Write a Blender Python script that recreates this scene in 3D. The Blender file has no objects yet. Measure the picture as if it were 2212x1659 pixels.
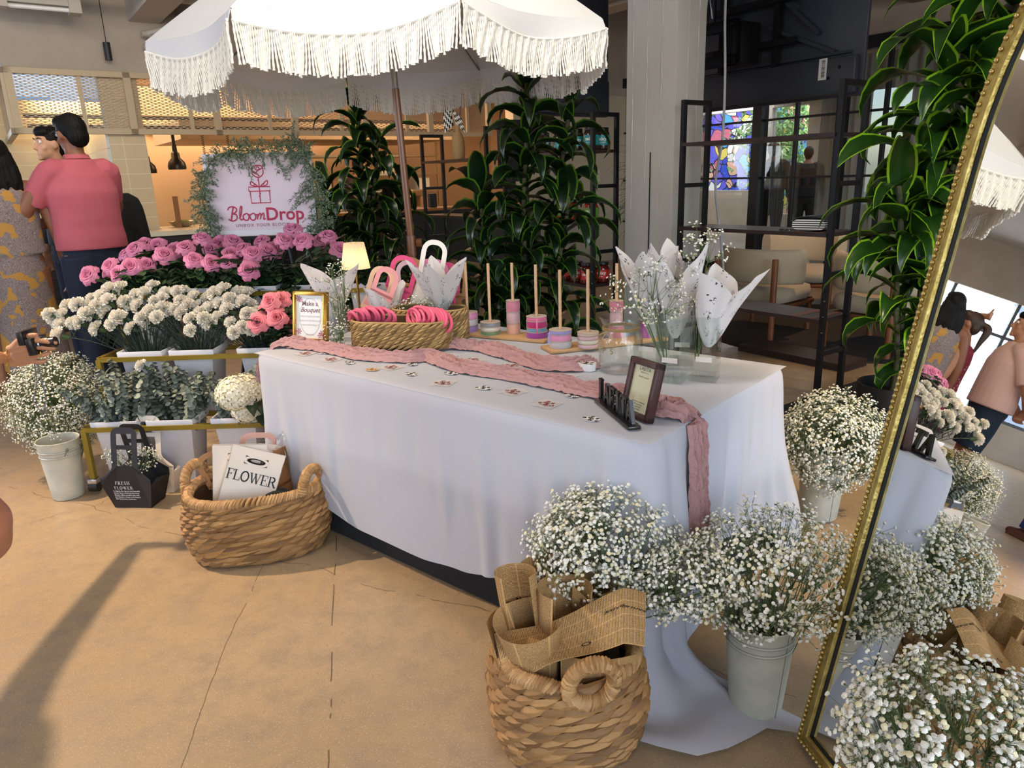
import bpy, bmesh, math, random
import numpy as np
from mathutils import Vector, Matrix, noise
random.seed(7)
SC = bpy.context.scene
COL = SC.collection
PI = math.pi
# ---------------------------------------------------------------- camera
FPX, H = 1570.0, 1.40
_up = np.array([-174.0, 5500.0, -FPX]); _up /= np.linalg.norm(_up)
_Y = np.array([0, 0, 1.0]) - _up[2] * _up; _Y /= np.linalg.norm(_Y)
_X = np.cross(_Y, _up)
if _X[0] < 0: _X = -_X
cd = bpy.data.cameras.new('camera'); cam = bpy.data.objects.new('camera', cd); COL.objects.link(cam)
cd.sensor_width = 36; cd.lens = FPX / 2212 * 36; cd.clip_start = .02; cd.clip_end = 200
cam.matrix_world = Matrix(((_X[0], _X[1], -_X[2], 0), (_Y[0], _Y[1], -_Y[2], 0), (_up[0], _up[1], -_up[2], H), (0, 0, 0, 1)))
SC.camera = cam
SC.view_settings.view_transform = 'Standard'; SC.view_settings.look = 'None'
SC.view_settings.gamma = 1; SC.view_settings.use_curve_mapping = False
SC.view_settings.exposure = 0.22
try:
    SC.cycles.max_bounces = 7; SC.cycles.transparent_max_bounces = 16; SC.cycles.transmission_bounces = 8
    SC.cycles.glossy_bounces = 4; SC.cycles.diffuse_bounces = 3; SC.cycles.sample_clamp_indirect = 6
except Exception: pass
# surveying helper: where the line of sight through a photo point meets a height / a depth
def pz(x, y, z=0.0):
    r = ray(x, y); t = (z - H) / r[2]; return Vector((r[0]*t, r[1]*t, z))
def ray(x, y):
    d = np.array([(x-1106)/FPX, -(y-829.5)/FPX, 1.0]); return (float(d@_X), float(d@_Y), float(d@_up))
def pd(x, y, D):
    r = ray(x, y); return Vector((r[0]*D, r[1]*D, H + r[2]*D))
# room axes: A runs along the kitchen front, Bx along the shelving and the glass wall
A = Vector((.819, .574, 0)); Bx = Vector((-.574, .819, 0))
def AB(a, b, z=0.0): return A*a + Bx*b + Vector((0, 0, z))
ROOM = Matrix(((A.x, Bx.x, 0, 0), (A.y, Bx.y, 0, 0), (0, 0, 1, 0), (0, 0, 0, 1)))
RZ = math.atan2(A.y, A.x)
# ---------------------------------------------------------------- world and daylight
w = bpy.data.worlds.new('world'); SC.world = w; w.use_nodes = True
nt = w.node_tree; bg = nt.nodes['Background']
sky = nt.nodes.new('ShaderNodeTexSky')
try: sky.sky_type = 'NISHITA'; sky.sun_disc = False; sky.sun_elevation = math.radians(48); sky.sun_rotation = math.radians(200)
except Exception: pass
nt.links.new(sky.outputs[0], bg.inputs[0]); bg.inputs[1].default_value = 0.5
def hexc(h, a=1):
    h = h.lstrip('#'); o = []
    for i in (0, 2, 4):
        v = int(h[i:i+2], 16)/255; o.append(v/12.92 if v <= .04045 else ((v+.055)/1.055)**2.4)
    return (o[0], o[1], o[2], a)
def area(name, loc, target, sx, sy, power, col='#ffffff', spread=None):
    l = bpy.data.lights.new(name, 'AREA'); l.shape = 'RECTANGLE'; l.size = sx; l.size_y = sy; l.energy = power; l.color = hexc(col)[:3]
    if spread: l.spread = spread
    o = bpy.data.objects.new(name, l); COL.objects.link(o); o.location = loc
    o.rotation_euler = (Vector(target)-Vector(loc)).to_track_quat('-Z', 'Z').to_euler(); return o
def spot(name, loc, target, power, col, ang=60, blend=.4, r=.04):
    l = bpy.data.lights.new(name, 'SPOT'); l.energy = power; l.color = hexc(col)[:3]; l.spot_size = math.radians(ang); l.spot_blend = blend; l.shadow_soft_size = r
    o = bpy.data.objects.new(name, l); COL.objects.link(o); o.location = loc
    o.rotation_euler = (Vector(target)-Vector(loc)).to_track_quat('-Z', 'Z').to_euler(); return o
# daylight through the window openings of the street side (left of and behind the camera)
area('window_daylight', AB(-5.35, 5.0, 1.75), AB(8, 5.0, 1.2), 9.0, 2.6, 310, '#dfeaff')
area('window_daylight', AB(0.5, -3.85, 1.8), AB(0.5, 8, 1.1), 8.5, 2.6, 250, '#e2ecff')
# ceiling spots
spot('track_light', (-3.22, 2.92, 3.2), (-1.75, 2.30, 0), 560, '#ffdfba', 74, 1.0, .045)
spot('track_light', (2.7, 1.7, 3.2), (1.35, 2.85, .4), 330, '#ffdca6', 42, .8, .05)
spot('track_light', (.3, .0, 3.3), (-.1, 1.9, 0), 25, '#ffdcb4', 100, .8, .08)
spot('track_light', AB(6.2, 3.4, 3.3), AB(6.4, 3.4, .3), 140, '#ffcf96', 90, .7, .08)
area('kitchen_light', AB(4.0, 11.3, 2.9), AB(4, 11.3, 0), 5.5, 2.2, 260, '#ffd2a6')
area('kitchen_strip', AB(1.3, 10.8, 2.5), AB(1.3, 11.2, 1.2), 1.0, .6, 60, '#ffdca8')
area('lounge_light', AB(12.5, 6.5, 2.9), AB(12.5, 6.5, 0), 5, 5, 130, '#e8ecf4')
area('fill_light', AB(1.5, 1.6, 3.2), AB(4.6, 4.6, 1.2), 2.4, .25, 75, '#fff1de')  # fill light added to brighten the pillar and middle of the room
area('fill_light', AB(.6, 4.9, 3.2), AB(1.8, 9.1, 2.4), 2.4, .25, 45, '#fff1de')  # second added fill light, for the upper wall at left
# ---------------------------------------------------------------- materials
MATS = {}
def mat(name, col, rough=.6, metal=0, **k):
    """k: col2+scale (noise mix), bump+bscale, trans, alpha, emit, spec, sheen, sub, stretch"""
    if name in MATS: return MATS[name]
    m = bpy.data.materials.new(name); m.use_nodes = True; MATS[name] = m
    n = m.node_tree.nodes; L = m.node_tree.links; b = n['Principled BSDF']
    b.inputs['Base Color'].default_value = hexc(col); b.inputs['Roughness'].default_value = rough; b.inputs['Metallic'].default_value = metal
    if 'spec' in k: b.inputs['Specular IOR Level'].default_value = k['spec']
    if 'trans' in k: b.inputs['Transmission Weight'].default_value = k['trans']; b.inputs['IOR'].default_value = k.get('ior', 1.45)
    if 'alpha' in k: b.inputs['Alpha'].default_value = k['alpha']
    if 'sheen' in k: b.inputs['Sheen Weight'].default_value = k['sheen']
    if 'sub' in k: b.inputs['Subsurface Weight'].default_value = k['sub']; b.inputs['Subsurface Radius'].default_value = (.01, .006, .004); b.inputs['Subsurface Scale'].default_value = 1
    if 'coat' in k: b.inputs['Coat Weight'].default_value = k['coat']; b.inputs['Coat Roughness'].default_value = .15
    if 'emit' in k: b.inputs['Emission Color'].default_value = hexc(k.get('ecol', col)); b.inputs['Emission Strength'].default_value = k['emit']
    if 'col2' in k or 'bump' in k:
        tc = n.new('ShaderNodeTexCoord'); mp = n.new('ShaderNodeMapping'); L.new(tc.outputs[k.get('coord', 'Object')], mp.inputs[0])
        mp.inputs['Scale'].default_value = k.get('stretch', (1, 1, 1))
    if 'col2' in k:
        t = n.new('ShaderNodeTexNoise'); t.inputs['Scale'].default_value = k.get('scale', 5); t.inputs['Detail'].default_value = k.get('detail', 4)
        L.new(mp.outputs[0], t.inputs[0]); r = n.new('ShaderNodeValToRGB'); lo, hi = k.get('ramp', (.35, .65))
        r.color_ramp.elements[0].position = lo; r.color_ramp.elements[1].position = hi
        r.color_ramp.elements[0].color = hexc(col); r.color_ramp.elements[1].color = hexc(k['col2'])
        L.new(t.outputs[0], r.inputs[0]); L.new(r.outputs[0], b.inputs['Base Color'])
    if 'bump' in k:
        t = n.new('ShaderNodeTexNoise'); t.inputs['Scale'].default_value = k.get('bscale', 40); t.inputs['Detail'].default_value = 3
        L.new(mp.outputs[0], t.inputs[0]); bp = n.new('ShaderNodeBump'); bp.inputs['Strength'].default_value = k['bump']; bp.inputs['Distance'].default_value = k.get('bdist', .01)
        L.new(t.outputs[0], bp.inputs['Height']); L.new(bp.outputs[0], b.inputs['Normal'])
    return m
def bsdf(m): return m.node_tree.nodes['Principled BSDF']
class NT:   # tiny node-graph helper
    def __init__(s, m): s.n = m.node_tree.nodes; s.L = m.node_tree.links; s.b = s.n['Principled BSDF']
    def node(s, t, ins=(), **p):
        x = s.n.new(t)
        for a, v in p.items(): setattr(x, a, v)
        for i, v in (ins.items() if isinstance(ins, dict) else enumerate(ins)):
            if v is None: continue
            if hasattr(v, 'bl_idname') or isinstance(v, bpy.types.NodeSocket): s.L.new(v, x.inputs[i])
            else: x.inputs[i].default_value = v
        return x.outputs[0]
    def math(s, op, a, b=None, c=None): return s.node('ShaderNodeMath', [a, b, c], operation=op)
    def uv(s, which='UV'):
        tc = s.n.new('ShaderNodeTexCoord'); sp = s.n.new('ShaderNodeSeparateXYZ'); s.L.new(tc.outputs[which], sp.inputs[0]); return sp.outputs[0], sp.outputs[1], sp.outputs[2]
    def mix(s, f, a, b):
        x = s.n.new('ShaderNodeMix'); x.data_type = 'RGBA'
        for i, v in ((0, f), (6, a), (7, b)):
            if isinstance(v, bpy.types.NodeSocket): s.L.new(v, x.inputs[i])
            else: x.inputs[i].default_value = v
        return x.outputs[2]
    def comb(s, x, y, z=0.0): return s.node('ShaderNodeCombineXYZ', [x, y, z])
    def base(s, o): s.L.new(o, s.b.inputs['Base Color'])
# ---------------------------------------------------------------- mesh building
def basis(d, up=(0, 0, 1)):
    d = Vector(d).normalized(); u = Vector(up)
    if abs(d.dot(u)) > .98: u = Vector((1, 0, 0)) if abs(d.x) < .9 else Vector((0, 1, 0))
    x = u.cross(d).normalized(); y = d.cross(x).normalized(); return x, y, d
def TR(loc=(0, 0, 0), rz=0, rx=0, ry=0, s=1):
    return Matrix.Translation(loc) @ Matrix.Rotation(rz, 4, 'Z') @ Matrix.Rotation(ry, 4, 'Y') @ Matrix.Rotation(rx, 4, 'X') @ Matrix.Scale(s, 4)
class MB:
    def __init__(s): s.v = []; s.f = []; s.mi = []; s.uv = []; s.M = None
    def add(s, vs, fs, mi=0, uvs=None):
        o = len(s.v)
        if s.M is not None: vs = [s.M @ Vector(p) for p in vs]
        s.v.extend([tuple(p) for p in vs]); s.f.extend([tuple(i+o for i in f) for f in fs]); s.mi.extend([mi]*len(fs))
        s.uv.extend(uvs if uvs else [(0, 0)]*len(vs)); return s
    def box(s, x0, y0, z0, x1, y1, z1, mi=0):
        return s.add([(x0,y0,z0),(x1,y0,z0),(x1,y1,z0),(x0,y1,z0),(x0,y0,z1),(x1,y0,z1),(x1,y1,z1),(x0,y1,z1)],
                     [(0,3,2,1),(4,5,6,7),(0,1,5,4),(1,2,6,5),(2,3,7,6),(3,0,4,7)], mi)
    def cbox(s, c, d, mi=0): return s.box(c[0]-d[0]/2, c[1]-d[1]/2, c[2]-d[2]/2, c[0]+d[0]/2, c[1]+d[1]/2, c[2]+d[2]/2, mi)
    def bar(s, p, q, w, h, up=(0, 0, 1), mi=0):
        p = Vector(p); q = Vector(q); x, y, d = basis(q-p, up); vs = []
        for o in (p, q):
            for a, b in ((-1,-1),(1,-1),(1,1),(-1,1)): vs.append(o + x*a*w/2 + y*b*h/2)
        return s.add(vs, [(3,2,1,0),(4,5,6,7),(0,1,5,4),(1,2,6,5),(2,3,7,6),(3,0,4,7)], mi)
    def tube(s, pts, r, n=8, closed=False, caps=True, mi=0, flat=1.0, up=(0, 0, 1)):
        P = [Vector(p) for p in pts]; N = len(P); R = r if isinstance(r, (list, tuple)) else [r]*N
        vs = []; uvs = []; px = None
        for i in range(N):
            d = (P[(i+1) % N]-P[i-1]) if closed else (P[min(i+1, N-1)]-P[max(i-1, 0)])
            if d.length < 1e-9: d = Vector((0, 0, 1))
            d.normalize()
            if px is None: px, y, _ = basis(d, up)
            else:
                px = px - d*px.dot(d)
                if px.length < 1e-6: px = basis(d, up)[0]
                px.normalize(); y = d.cross(px)
            for k in range(n):
                a = 2*PI*k/n; vs.append(P[i] + px*math.cos(a)*R[i] + y*math.sin(a)*R[i]*flat); uvs.append((k/n, i/max(1, N-1)))
        fs = []
        for i in range(N if closed else N-1):
            j = (i+1) % N
            for k in range(n): fs.append((i*n+k, i*n+(k+1) % n, j*n+(k+1) % n, j*n+k))
        if caps and not closed: fs.append(tuple(range(n-1, -1, -1))); fs.append(tuple((N-1)*n+k for k in range(n)))
        return s.add(vs, fs, mi, uvs)
    def lathe(s, prof, n=24, c=(0, 0, 0), mi=0, axis=None, a0=0, a1=2*PI):
        full = abs(a1-a0-2*PI) < 1e-6; m = n if full else n+1; vs = []; uvs = []
        c = Vector(c); X, Y, Z = (basis(axis) if axis else (Vector((1,0,0)), Vector((0,1,0)), Vector((0,0,1))))
        for j, (r, z) in enumerate(prof):
            for k in range(m):
                a = a0+(a1-a0)*k/n; vs.append(c + X*r*math.cos(a) + Y*r*math.sin(a) + Z*z); uvs.append((k/n, j/max(1, len(prof)-1)))
        fs = []
        for j in range(len(prof)-1):
            for k in range(n): fs.append((j*m+k, j*m+(k+1) % m, (j+1)*m+(k+1) % m, (j+1)*m+k))
        if full:
            if prof[0][0] > 1e-5: fs.append(tuple(range(m-1, -1, -1))) if getattr(s, 'cap0', False) else None
        fs = [f for f in fs if f]; return s.add(vs, fs, mi, uvs)
    def cyl(s, p, q, r, n=16, r2=None, mi=0): return s.tube([p, q], [r, r if r2 is None else r2], n, mi=mi)
    def ball(s, c, r, n=10, m=8, mi=0):
        if not isinstance(r, (tuple, list, Vector)): r = (r, r, r)
        vs = [(c[0], c[1], c[2]-r[2])]; uv = [(0, 0)]
        for j in range(1, m):
            t = -PI/2+PI*j/m
            for k in range(n):
                a = 2*PI*k/n; vs.append((c[0]+r[0]*math.cos(t)*math.cos(a), c[1]+r[1]*math.cos(t)*math.sin(a), c[2]+r[2]*math.sin(t))); uv.append((k/n, j/m))
        vs.append((c[0], c[1], c[2]+r[2])); uv.append((0, 1)); fs = []
        for k in range(n): fs.append((0, 1+(k+1) % n, 1+k)); fs.append((len(vs)-1, len(vs)-1-n+k, len(vs)-1-n+(k+1) % n))
        for j in range(m-2):
            for k in range(n): fs.append((1+j*n+k, 1+j*n+(k+1) % n, 1+(j+1)*n+(k+1) % n, 1+(j+1)*n+k))
        return s.add(vs, fs, mi, uv)
    def grid(s, fn, nu, nv, mi=0, closeu=False, two=0):
        vs = []; uv = []; m = nu if closeu else nu+1
        for j in range(nv+1):
            for i in range(m): vs.append(fn(i/nu, j/nv)); uv.append((i/nu, j/nv))
        fs = [(j*m+i, j*m+(i+1) % m, (j+1)*m+(i+1) % m, (j+1)*m+i) for j in range(nv) for i in range(nu)]
        return s.add(vs, fs, mi, uv)
    def prism(s, poly, z0, z1, mi=0):   # poly in xy, extruded in z
        n = len(poly); vs = [(x, y, z0) for x, y in poly]+[(x, y, z1) for x, y in poly]
        fs = [tuple(range(n-1, -1, -1)), tuple(range(n, 2*n))]+[(i, (i+1) % n, n+(i+1) % n, n+i) for i in range(n)]
        return s.add(vs, fs, mi)
    def mesh(s, name, mats, smooth=True, solid=0, bevel=0, ang=40):
        me = bpy.data.meshes.new(name); me.from_pydata(s.v, [], s.f)
        for m in (mats if isinstance(mats, (list, tuple)) else [mats]): me.materials.append(m)
        me.polygons.foreach_set('material_index', s.mi)
        ul = me.uv_layers.new(name='UVMap'); li = np.empty(len(me.loops), dtype=np.int32); me.loops.foreach_get('vertex_index', li)
        ul.data.foreach_set('uv', np.array(s.uv, dtype=np.float32)[li].ravel())
        me.update()
        if bevel or solid:
            o = bpy.data.objects.new('tmp', me); COL.objects.link(o)
            if solid: md = o.modifiers.new('s', 'SOLIDIFY'); md.thickness = abs(solid); md.offset = 0
            if bevel: md = o.modifiers.new('b', 'BEVEL'); md.width = bevel; md.segments = 2; md.limit_method = 'ANGLE'; md.angle_limit = .6
            me2 = bpy.data.meshes.new_from_object(o.evaluated_get(bpy.context.evaluated_depsgraph_get())); bpy.data.objects.remove(o); bpy.data.meshes.remove(me); me = me2; me.name = name
        if smooth:
            me.polygons.foreach_set('use_smooth', [True]*len(me.polygons))
            try: me.set_sharp_from_angle(angle=math.radians(ang))
            except Exception: pass
        return me
    def build(s, name, mats, parent=None, **k):
        return link(name, s.mesh(name, mats, **k), parent)
def link(name, me, parent=None, M=None):
    o = bpy.data.objects.new(name, me); COL.objects.link(o)
    if parent: o.parent = parent
    if M is not None: o.matrix_local = M
    return o
def tag(o, label, cat, group=None, kind=None):
    o['label'] = label; o['category'] = cat
    if group: o['group'] = group
    if kind: o['kind'] = kind
    return o
def thing(name, label, cat, loc=(0, 0, 0), rz=0, group=None, rx=0, ry=0):
    o = bpy.data.objects.new(name, None); COL.objects.link(o); o.empty_display_size = .05
    o.matrix_basis = TR(loc, rz, rx, ry); return tag(o, label, cat, group)
def struct(o): o['kind'] = 'structure'; return o
def dup(o, parent=None, M=None, label=None):
    c = o.copy(); COL.objects.link(c)
    if parent: c.parent = parent
    if M is not None: c.matrix_basis = M
    if label: c['label'] = label
    for ch in o.children: dup(ch, c)
    return c
def bake(o):   # apply an object's modifiers to its mesh
    me = bpy.data.meshes.new_from_object(o.evaluated_get(bpy.context.evaluated_depsgraph_get()))
    old = o.data; o.modifiers.clear(); o.data = me; me.name = o.name
    bpy.data.meshes.remove(old); return o
def smooth_all(me): me.polygons.foreach_set('use_smooth', [True]*len(me.polygons)); return me
_txt = {}
def text_geo(s, size=1, bold=0, shear=0, ext=0, align='CENTER', spacing=1, line=1):
    key = (s, size, bold, shear, ext, align, spacing, line)
    if key in _txt: return _txt[key]
    cu = bpy.data.curves.new('t', 'FONT'); cu.body = s; cu.size = size; cu.offset = bold; cu.shear = shear; cu.extrude = ext; cu.align_x = align
    cu.space_character = spacing; cu.space_line = line; cu.resolution_u = 3
    o = bpy.data.objects.new('t', cu); COL.objects.link(o)
    me = bpy.data.meshes.new_from_object(o.evaluated_get(bpy.context.evaluated_depsgraph_get()))
    r = ([tuple(v.co) for v in me.vertices], [tuple(p.vertices) for p in me.polygons]); bpy.data.objects.remove(o); bpy.data.meshes.remove(me); bpy.data.curves.remove(cu)
    _txt[key] = r; return r
def text_on(mb, s, fn, mi=0, **k):   # lay flat lettering on a surface: fn(x, y) -> point
    vs, fs = text_geo(s, **k); return mb.add([fn(v[0], v[1]) for v in vs], fs, mi)
def rnd(a, b): return random.uniform(a, b)
def spline(pts, n=6):   # Catmull-Rom
    P = [Vector(p) for p in pts]; out = []
    for i in range(len(P)-1):
        p0 = P[max(i-1, 0)]; p1 = P[i]; p2 = P[i+1]; p3 = P[min(i+2, len(P)-1)]
        for k in range(n):
            t = k/n; out.append(.5*((2*p1)+(p2-p0)*t+(2*p0-5*p1+4*p2-p3)*t*t+(3*p1-p0-3*p2+p3)*t**3))
    out.append(P[-1]); return out
def lerp(a, b, t): return a+(b-a)*t
def nz(x, y=0, z=0): return noise.noise(Vector((x, y, z)))
M_ = mat
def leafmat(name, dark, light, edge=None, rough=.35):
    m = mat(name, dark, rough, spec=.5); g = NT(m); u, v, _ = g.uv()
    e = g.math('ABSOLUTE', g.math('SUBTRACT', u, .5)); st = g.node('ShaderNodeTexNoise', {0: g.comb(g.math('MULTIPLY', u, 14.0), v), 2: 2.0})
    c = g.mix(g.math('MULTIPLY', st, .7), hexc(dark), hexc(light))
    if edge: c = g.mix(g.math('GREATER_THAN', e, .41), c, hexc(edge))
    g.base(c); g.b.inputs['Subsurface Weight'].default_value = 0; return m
# ================================================================ setting
fm = mat('polished_concrete', '#b39a7a', .34); g = NT(fm); x, y, z = g.uv('Object'); P = g.comb(x, y, z)
n1 = g.node('ShaderNodeTexNoise', {0: P, 2: 1.3, 3: 5.0}); n2 = g.node('ShaderNodeTexNoise', {0: P, 2: 9.0, 3: 6.0, 4: .7}); n3 = g.node('ShaderNodeTexNoise', {0: P, 2: 260.0, 3: 2.0})
c = g.mix(n1, hexc('#9c8364'), hexc('#b59c78')); c = g.mix(g.node('ShaderNodeMapRange', {0: n2, 1: .42, 2: .72}), c, hexc('#93806a'))
c = g.mix(g.node('ShaderNodeMapRange', {0: n3, 1: .60, 2: .72}), c, hexc('#cdbda2'))
# sawn joints and hairline cracks
wv = g.node('ShaderNodeTexNoise', {0: P, 2: 1.2, 3: 5.0}); rot = g.math('ADD', g.math('MULTIPLY', x, .98), g.math('MULTIPLY', y, .2))
def crack(expr, wdt): return g.math('LESS_THAN', g.math('ABSOLUTE', expr), wdt)
k1 = crack(g.math('SUBTRACT', g.math('ADD', rot, g.math('MULTIPLY', wv, .05)), -.16), .0022)
k2 = crack(g.math('ADD', g.math('ADD', g.math('MULTIPLY', x, .45), g.math('MULTIPLY', y, .89)), g.math('ADD', g.math('MULTIPLY', wv, .35), -2.02)), .0016)
k3 = crack(g.math('ADD', g.math('ADD', g.math('MULTIPLY', x, .97), g.math('MULTIPLY', y, .1)), g.math('ADD', g.math('MULTIPLY', wv, .12), .63)), .0013)
k4 = crack(g.math('ADD', g.math('ADD', g.math('MULTIPLY', x, .75), g.math('MULTIPLY', y, -.66)), g.math('ADD', g.math('MULTIPLY', wv, .9), 3.1)), .0016)
br = g.math('GREATER_THAN', g.node('ShaderNodeTexNoise', {0: P, 2: 6.0}), .48)
ck = g.math('MULTIPLY', g.math('MAXIMUM', g.math('MAXIMUM', k1, k4), g.math('MAXIMUM', k2, k3)), br)
c = g.mix(g.math('MULTIPLY', ck, .75), c, hexc('#4a3a2a')); g.base(c)
g.L.new(g.node('ShaderNodeMapRange', {0: n2, 1: .3, 2: .8, 3: .24, 4: .5}), g.b.inputs['Roughness'])
fl = MB(); fl.M = ROOM; fl.box(-5.6, -4.2, -.2, 16.5, 15.0, 0); struct(fl.build('floor', fm, smooth=False))
WALL = mat('warm_grey_plaster', '#b9aea0', .85, col2='#b0a596', scale=3, bump=.05, bscale=60)
CREAM = mat('cream_plaster', '#c9bda8', .8); CEIL = mat('ceiling_paint', '#b9b2a8', .9, bump=.1, bscale=8)
BEIGEM = mat('beige_steel', '#c2ae8e', .5); BLK = mat('black_steel', '#17171a', .42, metal=.3); DARKW = mat('dark_wood', '#2b1c16', .45, col2='#3d281d', scale=6, stretch=(1, 14, 14))
def rbox(name, a0, b0, z0, a1, b1, z1, m, parent=None, s=True, bevel=0):
    q = MB(); q.M = ROOM; q.box(a0, b0, z0, a1, b1, z1); o = q.build(name, m, parent, smooth=bool(bevel), bevel=bevel); return struct(o) if s and not parent else o
CZ = 3.85
rbox('ceiling', -5.6, -4.2, CZ, 16.5, 15.0, CZ+.2, CEIL)
# street side walls with window openings
def wall_holes(name, axis, pos, lo, hi, holes, th=.18, m=WALL):
    q = MB(); q.M = ROOM
    def bx(l, h, z0, z1):
        if h-l > .01 and z1-z0 > .01: q.box(*( (pos-th, l, z0, pos, h, z1) if axis == 'a' else (l, pos-th, z0, h, pos, z1)))
    c = lo
    for l, h, z0, z1 in holes: bx(c, l, 0, CZ); bx(l, h, 0, z0); bx(l, h, z1, CZ); c = h
    bx(c, hi, 0, CZ); return struct(q.build(name, m, smooth=False))
wall_holes('wall_left', 'a', -5.42, -4.2, 15, [(-2.5, 1.2, .35, 3.0), (2.0, 5.7, .35, 3.0), (6.5, 10.2, .35, 3.0), (11.0, 14.2, .35, 3.0)])
wall_holes('wall_rear', 'b', -4.0, -5.6, 8.8, [(-4.6, -1.4, .35, 3.0), (-.6, 3.2, .35, 3.0), (4.0, 7.6, .35, 3.0)])
SILV = mat('window_frame_grey', '#56585a', .5, metal=.4); GLASS = mat('window_glass', '#ffffff', .02, trans=1, ior=1.1)
wn = 0
for ax, pos, hs in (('a', -5.42, [(-2.5, 1.2), (2.0, 5.7), (6.5, 10.2), (11.0, 14.2)]), ('b', -4.0, [(-4.6, -1.4), (-.6, 3.2), (4.0, 7.6)]), ('b', 15.0, [(-4.6, -1.0)])):
    for l, h in hs:
        wn += 1; q = MB(); q.M = ROOM
        def fr(l0, h0, z0, z1): q.box(*((pos-.12, l0, z0, pos-.04, h0, z1) if ax == 'a' else (l0, pos-.12, z0, h0, pos-.04, z1)))
        n = 3
        for i in range(n+1): t = lerp(l, h-.06, i/n); fr(t, t+.06, .35, 3.0)
        for zz in (.35 if pos < 10 else .7, 2.2, 2.94): fr(l, h, zz, zz+.06)
        struct(q.build('window_%d' % wn, SILV, smooth=False))
wall_holes('wall_far_end', 'b', 15, -5.6, .43, [(-4.6, -1.0, .7, 2.9)])
# pale buildings across the street
q = MB(); q.M = ROOM
q.box(-9, 22, -.3, 3, 24, 9); q.box(-24, -6, -.3, -20, 3.0, 9); q.box(-25, 4.0, -.3, -20, 22, 7)
bl = q.build('building_across_street', mat('pale_render', '#c3cad0', .9), smooth=False); struct(bl)
q = MB(); q.M = ROOM
for i in range(7):
    for zz in (1.0, 4.2): q.box(-20.02, -4.6+i*3.6, zz, -19.98, -3.0+i*3.6, zz+1.9)

for i in range(5): q.box(-7.4+i*2.0, 21.96, 1.9, -6.1+i*2.0, 22.0, 3.6)
struct(q.build('window_20', mat('blue_panes', '#5f87a8', .15), smooth=False))
rbox('pavement_end', -5.6, 15.0, -.35, 8, 24, -.02, mat('pavement_grey', '#a9a8a4', .9)); area('window_daylight', AB(-2.8, 15.6, 2.2), AB(-2.0, 8, .6), 3.5, 2.0, 160, '#e6f0ff')
rbox('pavement', -40, -30, -.35, -5.6, 40, -.02, mat('pavement_grey', '#a9a8a4', .9))
# upper wall over the kitchen + wall right of kitchen
rbox('wall_back', .43, 9.1, 2.58, 8.9, 9.35, CZ, WALL)
rbox('wall_back_right', 6.55, 9.1, 0, 8.9, 9.3, 2.58, CREAM)
# concrete beams under the ceiling, pipes
for i, a in enumerate((-3.4, -2.9, -.9, 1.62, 2.1, 3.9, 4.4, 6.2, 6.7)):
    rbox('trim_%d' % (i+1), a, -4.0, 3.08 if 1 < a < 3 else 3.35, a+.3, 9.1, CZ, CEIL)
rbox('trim_10', -5.4, 4.2, 3.3, 8.8, 4.55, CZ, CEIL)
PIPE = mat('painted_pipe', '#b5aea4', .6)
def pipe(pts, r, lab):
    q = MB(); q.tube([AB(*p) for p in pts], r, 12)
    for p in pts[::2]: q.tube([AB(*p)-A*.04, AB(*p)+A*.04], r*1.18, 12)
    return tag(q.build('ceiling_pipe', PIPE), lab, 'pipe')
pipe([(-4, 8.2, 3.16), (.2, 8.2, 3.16), (1.2, 8.2, 3.16), (4, 8.2, 3.16), (6.5, 8.2, 3.16)], .045, 'thick grey painted pipe running under the ceiling beams at top left')
pipe([(1.75, 8.95, 2.95), (1.95, 8.85, 3.0), (2.6, 8.85, 3.0), (3.4, 8.85, 3.0)], .028, 'upper of two thin grey conduits leaving the wall beside the parasol')
pipe([(1.75, 8.95, 2.82), (1.95, 8.85, 2.84), (2.6, 8.85, 2.84), (3.4, 8.85, 2.84)], .028, 'lower of two thin grey conduits leaving the wall beside the parasol')
t = thing('ceiling_light', 'white bare tube light fitting on the ceiling at top left', 'ceiling light', AB(.78, 8.5, 3.02), RZ)
q = MB(); q.box(-.28, -.05, .03, .28, .05, .12); q.box(-.30, -.07, -.02, -.24, .07, .14); q.box(.24, -.09, -.03, .34, .09, .15); q.build('fitting', PIPE, t, smooth=False)
MB().tube([(-.24, -.02, 0), (.24, -.02, 0)], .02, 10).build('tube', mat('tube_white', '#e6e6e4', .3), t)
q = MB(); q.M = ROOM
for bb in (8.4, 8.62): q.box(.45, bb, 3.12, 1.1, bb+.03, CZ)
tag(q.build('fitting_hanger', PIPE, smooth=False), 'grey hanger bars holding the tube light fitting', 'bracket')
def pendant(a, b, ztop, zb, lab):
    t = thing('pendant_light', lab, 'pendant light', AB(a, b, zb), RZ)
    MB().cyl((0, 0, 0), (0, 0, .17), .034, 18).build('shade', mat('pendant_black', '#232629', .5), t)
    MB().cyl((0, 0, .17), (0, 0, ztop-zb), .004, 6).build('cord', BLK, t); MB().cyl((0, 0, ztop-zb-.03), (0, 0, ztop-zb), .04, 14).build('canopy', PIPE, t)
pendant(1.36, 8.95, CZ, 2.67, 'small black cylinder pendant hanging before the grey wall at top left')
for i, (a, b) in enumerate(((-2.2, 6.5), (-2.2, 9.5), (-.2, 5.2))):
    pendant(a, b, CZ, 2.7, ['black cylinder pendant nearest the street windows, seen in mirror', 'black cylinder pendant far along the window side, seen in mirror', 'black cylinder pendant over the aisle beside the flower stand'][i])
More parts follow.
